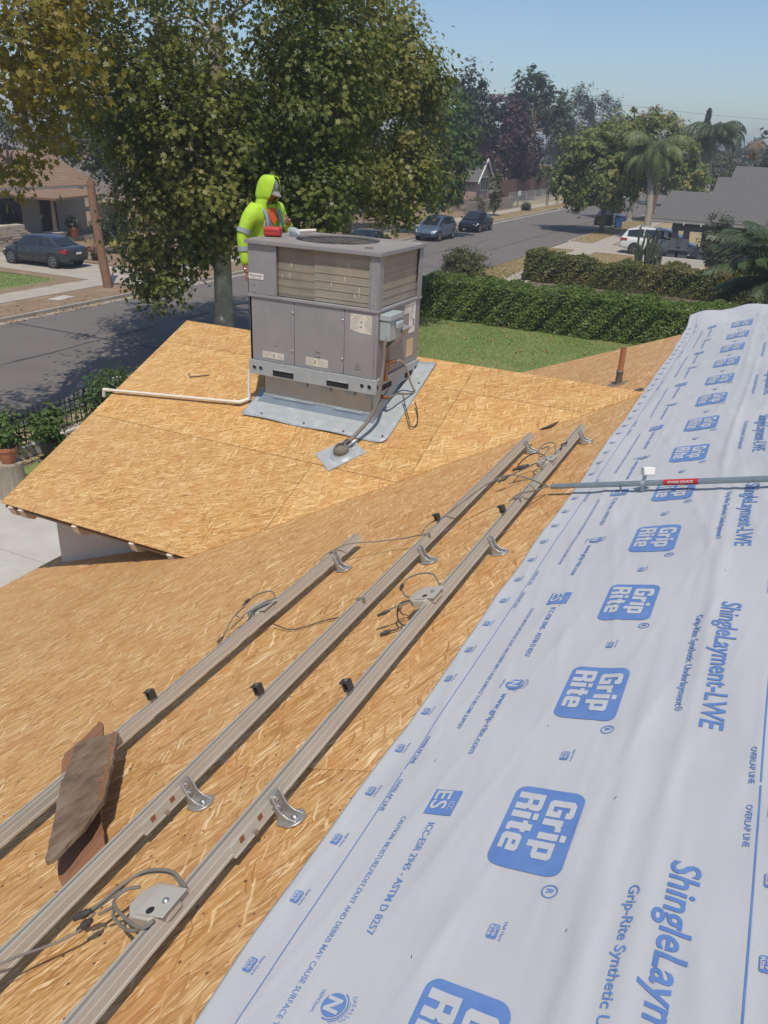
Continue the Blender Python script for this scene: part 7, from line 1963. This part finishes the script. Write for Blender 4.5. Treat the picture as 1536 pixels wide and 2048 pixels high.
def make_car(kind, paint, label, loc, rz, plate=True, group=None, name='parked_car', rim=None):
    S = CARS[kind]; o = empty(name, loc, rz, label, 'car' if kind != 'minivan' else 'minivan', group)
    m = MB(); secs = []
    for x, zb, zs, zt, w in S['body']:
        secs.append([(x, -w * .86, zb), (x, -w, zb + .12), (x, -w, zs), (x, -w * .93, zt - .05), (x, -w * .80, zt), (x, 0, zt + .02), (x, w * .80, zt), (x, w * .93, zt - .05), (x, w, zs), (x, w, zb + .12), (x, w * .86, zb)][::-1])
    loft(m, secs); body = m.build('body', paint, o, smooth=True)
    body.modifiers.new('s', 'SUBSURF').render_levels = 2; body.modifiers['s'].levels = 1
    cb = S['cab']; m = MB(); secs = []
    for x, zb, zr, wb_, wr_ in cb:
        secs.append([(x, -wb_, zb - .06), (x, -wb_, zb), (x, -wr_, zr - .03), (x, -wr_ * .86, zr), (x, wr_ * .86, zr), (x, wr_, zr - .03), (x, wb_, zb), (x, wb_, zb - .06)][::-1])
    loft(m, secs); m.build('cabin', paint, o, smooth=True)
    # glass: quads a few millimetres proud of the cabin
    def cabpt(x, f):
        for (a, b) in zip(cb[:-1], cb[1:]):
            if a[0] <= x <= b[0]:
                t = (x - a[0]) / (b[0] - a[0]); zb, zr, wb_, wr_ = [a[i] + (b[i] - a[i]) * t for i in range(1, 5)]
                return (wb_ + (wr_ - wb_) * f), zb + (zr - .03 - zb) * f
    x0, x1 = cb[1][0], cb[4][0]
    spans = [(cb[0][0] + .35, cb[1][0] - .02), (cb[1][0] + .03, (x0 + x1) / 2 - .30), ((x0 + x1) / 2 - .24, x1 - .15), (x1 - .1, cb[5][0] - .28)] if kind != 'sedan' else [(x0 - .30, (x0 + x1) / 2 - .12), ((x0 + x1) / 2 - .04, x1 + .32)]
    for s in (-1, 1):
        for a, b in spans:
            if b - a < .1: continue
            xs = np.linspace(a, b, 6); lo = []; hi = []
            for x in xs:
                w0, z0 = cabpt(x, .07); w1, z1 = cabpt(x, .90)
                lo.append((x, s * (w0 + .006), z0)); hi.append((x, s * (w1 + .006), z1))
            m = MB(); m.add(lo + hi, [(i, i + 1, 7 + i, 6 + i) for i in range(5)]); m.build('side_window', MT['glass'], o)
    for i0, i1, nm in ((5, 4, 'windscreen'), (0, 1, 'rear_window')):
        a, b = cb[i0], cb[i1]; sg = 1 if i0 == 5 else -1
        def P(f, y):
            x = a[0] + (b[0] - a[0]) * f; z = a[2] + (b[2] - a[2]) * f; return (x + sg * .012, y, z + .014)
        w0 = a[4] * .84; w1 = b[4] * .80
        m = MB(); m.add([P(.08, -w0), P(.08, w0), P(.94, w1), P(.94, -w1)], [(0, 1, 2, 3)]); m.build(nm, MT['glass'], o)
    # lights
    B = S['body']; f0, f1 = B[-2], B[-3]; r0, r1 = B[1], B[2]
    red = bpy.data.materials.get('tail_lamp') or mat('tail_lamp', (.38, .02, .015), (.3, .015, .012), 8, .2)
    cl = bpy.data.materials.get('head_lamp') or mat('head_lamp', (.75, .76, .78), (.6, .62, .65), 10, .12, metal=.3)
    for s in (-1, 1):
        m = MB(); zt = r0[3]; m.add([(r0[0] - .05, s * .48, zt - .22), (r0[0] - .05, s * .48, zt - .06), (r0[0] - .02, s * (r0[4] - .03), zt - .08), (r1[0] - .02, s * (r1[4] + .008), zt - .10), (r1[0] - .02, s * (r1[4] + .008), zt - .20), (r0[0] - .02, s * (r0[4] + .004), zt - .26)], [(0, 1, 2, 5), (2, 3, 4, 5)]); m.build('tail_light', red, o)
        m = MB(); zt = f0[3]; m.add([(f0[0] + .10, s * .48, zt - .16), (f0[0] + .08, s * .50, zt - .06), (f1[0] + .1, s * (f1[4] - .02), f1[3] - .10), (f1[0] + .02, s * (f1[4] + .006), f1[3] - .18), (f0[0] + .02, s * (f0[4] + .002), zt - .17)], [(0, 1, 2, 4), (2, 3, 4)]); m.build('headlight', cl, o)
        m = MB(); mx = cb[5][0] - .42; m.box((mx, s * (cb[4][3] + .14), cb[5][1] + .13), (.12, .20, .13)); m.build('mirror', paint, o, bevel=.03)
        for hx in (-.55, .42):
            m = MB(); m.b2((hx - .1, s * (B[4][4] + .001), .80), (hx + .08, s * (B[4][4] + .02), .825)); m.build('door_handle', paint, o)
        m = MB(); m.b2((B[2][0] + .5, s * B[4][4], .245), (B[-4][0] + .1, s * (B[4][4] + .012), .29)); m.build('sill', MT['dark'], o)
        for dx in (-1.05, -.08, .95):
            m = MB(); m.b2((dx - .006, s * (B[4][4] - .004), .32), (dx + .006, s * (B[4][4] + .0025), .86)); m.build('door_gap', MT['dark'], o)
    # bumpers, grille, plates
    m = MB(); m.b2((B[-1][0] - .05, -.45, .40), (B[-1][0] + .025, .45, .52)); m.build('grille', MT['dark'], o, bevel=.02)
    pl_ = bpy.data.materials.get('number_plate') or mat('number_plate', (.72, .73, .74), (.66, .67, .68), 20, .5)
    m = MB(); m.b2((B[0][0] - .02, -.17, .66 if kind != 'minivan' else .8), (B[0][0] - .0, .17, .76 if kind != 'minivan' else .9)); m.build('number_plate', pl_, o)
    m = MB(); m.b2((B[0][0] - .005, -.55, .36), (B[0][0] + .06, .55, .46)); m.build('bumper_insert', MT['dark'], o)
    # wheels
    R = S['wr']; w = B[4][4]
    alloy = bpy.data.materials.get('alloy') or mat('alloy', (.40, .40, .40), (.32, .32, .32), 10, .3, metal=.7)
    for s in (-1, 1):
        for x in S['wb']:
            rot = Matrix.Rotation(-s * math.pi / 2, 3, 'X')
            m = MB(); m.lathe([(R * 1.16, 0), (R * 1.16, .012)], (x, s * (w - .02), R + .02), 26, rot); m.build('wheel_arch', MT['dark'], o)
            m = MB(); m.lathe([(R * .66, -.02), (R * .70, .0), (R * .92, .012), (R, -.01), (R, -.19), (R * .6, -.2)], (x, s * (w + .018), R), 28, rot); wh = m.build('wheel', MT['tyre'], o, smooth=True)
            m = MB(); m.lathe([(R * .68, .0), (R * .66, .004), (R * .60, -.03), (0, -.035)], (x, s * (w + .02), R), 24, rot); usub(m.build('rim', MT['dark'], None, smooth=True), wh)
            for k in range(6):
                a = k * math.pi / 3 + .3; m = MB(); c = Vector((x, s * (w + .012), R)); d = Vector((math.cos(a), 0, math.sin(a)))
                m.tube([c + d * .03, c + d * R * .66], .022, 5); usub(m.build('spoke', alloy), wh)
            m = MB(); m.tube([(x + R * .66 * math.cos(t), s * (w + .014), R + R * .66 * math.sin(t)) for t in np.linspace(0, 2 * math.pi, 25)], .012, 5, False); usub(m.build('rim_edge', alloy), wh)
    return o
def paint(name, c, rough=.28, metal=.35): return mat(name, c, tuple(x * .92 for x in c), 3, rough, metal=metal, coat=.6)
p_slate = paint('slate_blue_paint', (.050, .056, .066)); p_black = paint('black_paint', (.012, .013, .016)); p_blue = paint('light_blue_paint', (.115, .165, .225)); p_white = paint('white_car_paint', (.74, .74, .72), .3, 0); p_grey = paint('dark_grey_paint', (.035, .035, .037))
make_car('sedan', p_slate, 'dark slate sedan parked nose in on the bungalow driveway', (29.9, 33.1, .01), math.radians(90 + 3))
make_car('sedan', p_black, 'black sedan parked at the far kerb facing us', (65.6, 23.35, RZ), math.pi)
make_car('hatch', p_blue, 'light blue hatchback half hidden by green leaves at the far kerb', (57.2, 23.4, RZ), math.pi)
make_car('minivan', p_white, 'white minivan parked behind the cactus and porch posts', (58.75, 7.75, .01), math.radians(-90))
make_car('sedan', p_grey, 'dark car parked on our kerb behind the blue bin', (82.0, 16.0, RZ), 0)
make_car('sedan', p_black, 'dark car nosing out behind the worker at the far kerb', (45.5, 23.2, RZ), math.pi)
make_car('hatch', p_grey, 'dark vehicle deep in the white carport', (63.0, 38.6, .01), math.radians(-90))
make_car('hatch', p_white, 'pale vehicle parked at the back of the dirt yard', (73.5, 36.5, .01), math.radians(-90))
# trailer-like flatbed in the dirt yard
tr_ = empty('yard_trailer', (68, 31.5, 0), 0, 'dark low trailer standing in the dirt yard behind the tree trunk', 'trailer')
m = MB(); m.b2((64.5, 31.2, .55), (68.0, 33.0, .95)); wchild(m.build('bed', dkwood, bevel=.03), tr_)
for u, v in ((65.2, 31.1), (67.3, 31.1)):
    m = MB(); m.lathe([(.3, 0), (.3, .2)], (u, v, .3), 16, Matrix.Rotation(math.pi / 2, 3, 'X')); wchild(m.build('wheel', MT['tyre']), tr_)
# wheeled bins
def bin_(label, c, m_, rz):
    o = empty('wheelie_bin', c, rz, label, 'bin')
    m = MB(); m.add([(-.24, -.26, .06), (.24, -.26, .06), (.24, .26, .06), (-.24, .26, .06), (-.31, -.33, .98), (.31, -.33, .98), (.31, .33, .98), (-.31, .33, .98)], [(3, 2, 1, 0), (4, 5, 6, 7), (0, 1, 5, 4), (1, 2, 6, 5), (2, 3, 7, 6), (3, 0, 4, 7)]); m.build('body', m_, o, bevel=.03)
    m = MB(); m.b2((-.35, -.36, .985), (.35, .36, 1.05)); m.build('lid', m_, o, bevel=.025)
    m = MB(); m.tube([(.36, -.25, 1.0), (.40, -.25, .97), (.40, .25, .97), (.36, .25, 1.0)], .018, 6); m.build('handle', m_, o)
    for s in (-1, 1):
        m = MB(); m.lathe([(.12, 0), (.12, .05)], (.24, s * .30, .12), 14, Matrix.Rotation(math.pi / 2, 3, 'X')); m.build('wheel', MT['tyre'], o)
bin_('bright blue wheeled bin beside the round topped tree', (77.5, 14.1, .0), mat('bin_blue', (.045, .12, .30), (.04, .105, .27), 6, .5), .3)
bin_('dark wheeled bin next to the blue one', (78.2, 15.1, .0), mat('bin_dark', (.03, .03, .03), (.045, .045, .045), 6, .6), .2)
# ------------------------------------------------------------------ worker behind the unit
lime = mat('lime_fabric', (.42, .64, .035), (.35, .56, .03), 6, .8, bump=1.0, bscale=9)
grey_tape = mat('reflective_tape', (.24, .27, .28), (.30, .33, .34), 40, .45)
skin_m = mat('skin', (.33, .165, .10), (.28, .14, .085), 12, .55)
orange_m = mat('orange_shirt', (.75, .11, .02), (.65, .09, .02), 10, .7)
jean_m = mat('work_trousers', (.05, .055, .07), (.07, .075, .09), 10, .85, bump=.3)
cap_m = mat('grey_cap', (.24, .235, .23), (.20, .195, .19), 14, .8)
PO = Vector((7.62, 5.20, WZ0 + WS * (2 * WR - WE - 7.62) + .006))
face = math.atan2(-.98, -.17)                       # heading: to the right of the picture and a little towards us
person = empty('person', PO, face - math.pi / 2, 'worker in lime hooded sweatshirt and grey cap standing behind the unit', 'person')
person.rotation_euler = (-.07, 0, face - math.pi / 2)
# local axes: +y forward, +x to his right
def skin_obj(name, chains, mat_, lv=2):
    me = bpy.data.meshes.new(name); V = []; E = []; Rr = []; roots = []
    for ch in chains:
        b = len(V); roots.append(b)
        if isinstance(ch, dict):
            for p, r in ch['v']: V.append(p); Rr.append(r)
            E += [(b + i, b + j) for i, j in ch['e']]
        else:
            for p, r in ch: V.append(p); Rr.append(r)
            E += [(b + i, b + i + 1) for i in range(len(ch) - 1)]
    me.from_pydata(V, E, []); me.update()
    o = bpy.data.objects.new(name, me); COL.objects.link(o)
    o.modifiers.new('skin', 'SKIN'); o.modifiers['skin'].use_smooth_shade = True
    for i, r in enumerate(Rr):
        sv = me.skin_vertices[0].data[i]; rr_ = r if isinstance(r, tuple) else (r, r); sv.radius = rr_
        sv.use_root = i in roots
    s = o.modifiers.new('sub', 'SUBSURF'); s.levels = lv; s.render_levels = lv
    dg = bpy.context.evaluated_depsgraph_get(); m2 = bpy.data.meshes.new_from_object(o.evaluated_get(dg))
    bpy.data.objects.remove(o); bpy.data.meshes.remove(me)
    m2.materials.clear(); m2.materials.append(mat_); m2.name = name; m2.shade_smooth()
    return m2
def P(name, me, parent=person): return mk(name, me, None, parent)
sh = 1.44
# trousers and boots
me = skin_obj('trousers', [dict(v=[((0, 0, .98), (.16, .12)), ((.09, 0, .90), .105), ((.11, .01, .50), .075), ((.12, .02, .12), .062), ((-.09, 0, .90), .105), ((-.11, .01, .50), .075), ((-.13, .0, .12), .062)], e=[(0, 1), (1, 2), (2, 3), (0, 4), (4, 5), (5, 6)])], jean_m); P('trousers', me)
for x in (.12, -.13):
    m = MB(); m.b2((x - .05, -.09, .0), (x + .05, .18, .09)); m.build('boot', MT['bark'], person, bevel=.03, seg=3)
# sweatshirt: torso and both sleeves in one surface, leaning a little forward
me = skin_obj('sweatshirt', [dict(v=[((0, 0, .95), (.185, .15)), ((0, .0, 1.12), (.178, .14)), ((0, .015, 1.30), (.192, .140)), ((0, .015, 1.42), (.12, .10)), ((0, .02, 1.50), (.085, .085)),
     ((.20, .01, sh), .092), ((.305, -.01, 1.18), .066), ((.318, .05, .95), .052), ((.318, .06, .895), .044),
     ((-.20, .01, sh), .092), ((-.295, .07, 1.19), .066), ((-.165, .215, 1.29), .052), ((-.125, .25, 1.325), .044)],
     e=[(0, 1), (1, 2), (2, 3), (3, 4), (3, 5), (5, 6), (6, 7), (7, 8), (3, 9), (9, 10), (10, 11), (11, 12)])], lime)
sweat = P('sweatshirt', me)
# body: neck, head and hands
hand_r = [[((.262, .075, .90), .030), ((.264, .085, .85), (.036, .020)), ((.264, .095, .81), (.038, .018))],
          [((.250, .098, .815), .011), ((.246, .112, .775), .010), ((.246, .112, .745), .008)], [((.260, .100, .812), .011), ((.258, .118, .768), .010), ((.258, .116, .735), .008)],
          [((.272, .098, .812), .011), ((.272, .116, .770), .010), ((.272, .114, .738), .008)], [((.284, .094, .815), .010), ((.286, .108, .780), .009), ((.286, .106, .755), .0075)],
          [((.244, .092, .858), .012), ((.226, .112, .830), .011), ((.224, .122, .805), .009)]]
hand_l = [[((-.145, .262, 1.228), .030), ((-.105, .305, 1.262), (.020, .036)), ((-.075, .325, 1.275), (.018, .038))],
          [((-.078, .325, 1.300), .011), ((-.040, .335, 1.300), .010), ((-.020, .322, 1.285), .008)], [((-.075, .328, 1.286), .011), ((-.033, .338, 1.282), .010), ((-.014, .322, 1.268), .008)],
          [((-.078, .328, 1.268), .011), ((-.038, .338, 1.262), .010), ((-.020, .322, 1.250), .008)], [((-.084, .326, 1.250), .010), ((-.050, .334, 1.242), .009), ((-.035, .320, 1.232), .0075)],
          [((-.115, .292, 1.288), .012), ((-.090, .285, 1.312), .011), ((-.068, .288, 1.322), .009)]]
bme = skin_obj('body', [dict(v=[((0, 0, 1.0), (.12, .09)), ((0, .01, 1.25), (.14, .09)), ((0, .01, 1.40), .075), ((0, .025, 1.50), .058), ((0, .05, 1.58), .060),
     ((.175, .01, sh), .05), ((.302, -.008, 1.17), .042), ((.316, .05, .93), .034), ((.319, .07, .85), (.036, .020)), ((.319, .08, .81), (.038, .018)),
     ((-.175, .01, sh), .05), ((-.268, .07, 1.19), .042), ((-.165, .215, 1.30), .034), ((-.085, .275, 1.362), (.020, .036)), ((-.055, .295, 1.375), (.018, .038))],
     e=[(0, 1), (1, 2), (2, 3), (3, 4), (2, 5), (5, 6), (6, 7), (7, 8), (8, 9), (2, 10), (10, 11), (11, 12), (12, 13), (13, 14)])] + [[((p[0] + .055, p[1] - .015, p[2]), r) for p, r in c_] for c_ in hand_r[1:]] + [[((p[0] + .02, p[1] - .03, p[2] + .10), r) for p, r in c_] for c_ in hand_l[1:]], skin_m)
bm = bmesh.new(); bm.from_mesh(bme)
hc = Vector((0, .065, 1.645))
hd = bmesh.ops.create_uvsphere(bm, u_segments=24, v_segments=18, radius=1.0)
for v in hd['verts']:
    x, y, z = v.co
    sx, sy, sz = .074, .096, .118
    px, py, pz = x * sx, y * sy, z * sz
    if z < 0: px *= 1 - .28 * (-z); py *= 1 - .10 * (-z)
    if y > .3:                                       # brow, nose, lips, chin
        g = lambda zc, w, xw: math.exp(-((z - zc) / w) ** 2) * math.exp(-(x / xw) ** 2)
        py += .026 * g(-.12, .16, .16) + .008 * g(-.50, .09, .3) + .010 * g(-.82, .14, .3) + .008 * g(.22, .12, .6) - .010 * (math.exp(-((z - .08) / .10) ** 2) * math.exp(-((abs(x) - .38) / .17) ** 2))
    v.co = hc + Matrix.Rotation(-.38, 3, 'X') @ Vector((px, py, pz))
bm.to_mesh(bme); bm.free(); bme.shade_smooth()
body = P('body', bme)
RH = Matrix.Rotation(-.38, 3, 'X')
for s in (-1, 1):
    m = MB(); m.lathe([(0, .009), (.007, .007), (.010, 0), (.007, -.007), (0, -.009)], hc + RH @ Vector((s * .030, .086, .010)), 10); m.build('eye', MT['dark'], body, smooth=True)
m = MB(); m.tube([hc + RH @ Vector((-.022, .098, -.062)), hc + RH @ Vector((0, .104, -.060)), hc + RH @ Vector((.022, .098, -.062))], [.003, .006, .003], 6); m.build('mouth', mat('lips', (.24, .09, .065), (.2, .08, .06), 9, .5), body)
# beard stubble along the jaw and hair at the nape
# cap: crown and curved brim
m = MB(); N_ = 22; V = []; rings = 7
for i in range(rings + 1):
    t = i / rings * math.pi / 2
    for k in range(N_):
        a = 2 * math.pi * k / N_; V.append(hc + RH @ Vector((.083 * math.cos(t) * math.cos(a), .103 * math.cos(t) * math.sin(a) + .002, .035 + .100 * math.sin(t))))
F = [(i * N_ + k, i * N_ + (k + 1) % N_, (i + 1) * N_ + (k + 1) % N_, (i + 1) * N_ + k) for i in range(rings) for k in range(N_)]
m.add(V, F); cap = m.build('cap', cap_m, person, smooth=True)
m = MB(); V = []; n1, n2 = 12, 5
for i in range(n1 + 1):
    a = math.radians(25 + 130 * i / n1)
    for j in range(n2 + 1):
        q = j / n2; r = 1 + .0 * q
        x = .082 * math.cos(a); y = .100 * math.sin(a) + q * .078 * math.sin(a) ** .7 * max(0, math.sin(math.radians(180 * i / n1))) ** .5
        z = .040 - q * .020 - .35 * x * x / .08 * q
        V.append(hc + RH @ Vector((x, y, z)))
F = [(i * (n2 + 1) + j, i * (n2 + 1) + j + 1, (i + 1) * (n2 + 1) + j + 1, (i + 1) * (n2 + 1) + j) for i in range(n1) for j in range(n2)]
m.add(V, F); br_ = m.build('brim', cap_m, None, smooth=True); s_ = br_.modifiers.new('t', 'SOLIDIFY'); s_.thickness = .004; br_.parent = cap
# hood: pulled over the cap, draped to the shoulders, open at the face
m = MB(); V = []; F = []
nz, na = 18, 26
for i in range(nz + 1):
    t = i / nz
    for k in range(na + 1):
        a = math.radians(-90 + (-1 + 2 * k / na) * (158 - 26 * math.sin(math.pi * min(1, t / .8)) + 8 * max(0, t - .8)))   # angle round the head, -90 = back
        if t < .55:                                       # cowl from the shoulders up to the jaw
            q = t / .55; z = 1.415 + .155 * q; rx = .148 - .05 * q; ry = .128 - .010 * q; cy = .01 + .035 * q
        else:
            q = (t - .55) / .45; ph = q * math.pi / 2 * .985; z = 1.57 + .222 * math.sin(ph); rx = .102 * math.cos(ph) ** .5 + .012 * (1 - q); ry = .128 * math.cos(ph) ** .5 + .014 * (1 - q); cy = .045 + .030 * q
        fold = 1 + .030 * math.sin(5 * a + 7 * t) * (1 - .5 * t)
        V.append((rx * math.cos(a) * fold, cy + ry * math.sin(a) * fold + .030 * max(0, math.sin(a)) * t, z + .015 * math.sin(3 * a) * (1 - t)))
for i in range(nz):
    for k in range(na):
        F.append((i * (na + 1) + k, i * (na + 1) + k + 1, (i + 1) * (na + 1) + k + 1, (i + 1) * (na + 1) + k))
m.add(V, F); hood = m.build('hood', lime, None, smooth=True); hood.parent = person
s_ = hood.modifiers.new('t', 'SOLIDIFY'); s_.thickness = .010; s_ = hood.modifiers.new('s', 'SUBSURF'); s_.levels = 1; s_.render_levels = 1
# orange shirt at the open neck
m = MB(); m.add([(-.055, .118, 1.475), (.055, .118, 1.475), (.048, .152, 1.36), (0, .160, 1.31), (-.048, .152, 1.36)], [(0, 1, 2, 3, 4)]); sh_ = m.build('shirt', orange_m, person); s_ = sh_.modifiers.new('t', 'SOLIDIFY'); s_.thickness = .01
# reflective bands
def band(c, axis, r, h, name='reflective_band', ry=None):
    z = Vector(axis).normalized(); Rm = z.to_track_quat('Z', 'Y').to_matrix()
    m = MB(); V = []
    for zz in (-h / 2, h / 2):
        for k in range(18):
            a = 2 * math.pi * k / 18; V.append(Vector(c) + Rm @ Vector((r * math.cos(a), (ry or r) * math.sin(a), zz)))
    m.add(V, [(k, (k + 1) % 18, 18 + (k + 1) % 18, 18 + k) for k in range(18)]); o = m.build(name, grey_tape, None, smooth=True); o.parent = sweat
band((.285, -.006, 1.235), (.105, -.02, -.27), .077, .045); band((.312, .022, 1.06), (.013, .06, -.24), .066, .045)
band((-.275, .055, 1.245), (-.09, .06, -.25), .077, .045); band((-.205, .172, 1.262), (.13, .145, .10), .062, .04)
for s in (-1, 1):                                      # straps over both shoulders, following the torso
    pts = [(s * .095, .158, 1.02), (s * .098, .162, 1.12), (s * .100, .168, 1.24), (s * .100, .162, 1.34), (s * .100, .122, 1.43), (s * .105, .05, 1.492), (s * .105, -.04, 1.482), (s * .100, -.105, 1.40), (s * .095, -.122, 1.28), (s * .09, -.128, 1.1)]
    pts = spline(pts, 30); m = MB(); V = []
    for p in pts:
        V += [(p[0] - .022, p[1], p[2]), (p[0] + .022, p[1], p[2])]
    m.add(V, [(2 * i, 2 * i + 1, 2 * i + 3, 2 * i + 2) for i in range(len(pts) - 1)]); o = m.build('reflective_band', grey_tape, None, smooth=True); o.parent = sweat; s_ = o.modifiers.new('t', 'SOLIDIFY'); s_.thickness = .016; s_.offset = 0
band((0, .005, 1.06), (0, 0, 1), .205, .05, ry=.168)
# bracelet on the hanging wrist
m = MB(); m.tube([(.318 + .034 * math.cos(a), .063 + .028 * math.sin(a), .872) for a in np.linspace(0, 2 * math.pi, 17)], .003, 5, False); m.build('bracelet', MT['bolt'], person)
# pale papers held against the chest
pp = empty('paper_sheets', tuple(PO + Vector((-.30, -.12, 1.1))), face - math.pi / 2, 'grey white papers held against the worker\'s chest', 'papers')
m = MB(); m.box((0, 0, .10), (.19, .012, .24), Matrix.Rotation(-.15, 3, 'X') @ Matrix.Rotation(.15, 3, 'Z')); m.build('sheet', mat('papers', (.50, .52, .50), (.44, .46, .44), 8, .6), pp)
M3 = person.matrix_basis if False else None
pp.location = PO + Matrix.Rotation(face - math.pi / 2, 3, 'Z') @ Vector((.05, .215, 1.12))
# ------------------------------------------------------------------ dusty summer air
hz = MB(); hz.b2((-950, -950, -1.2), (1850, 1550, 22))
hm = bpy.data.materials.new('haze'); hm.use_nodes = True
hn = hm.node_tree; hn.nodes.remove(hn.nodes['Principled BSDF'])
pvn = hn.nodes.new('ShaderNodeVolumePrincipled')
pvn.inputs['Color'].default_value = (.86, .90, .96, 1)
pvn.inputs['Density'].default_value = 0.0012
pvn.inputs['Anisotropy'].default_value = 0.2
hn.links.new(pvn.outputs[0], hn.nodes['Material Output'].inputs['Volume'])
setp(hz.build('haze', hm), 'thin dusty haze over the street', 'haze', kind='stuff')
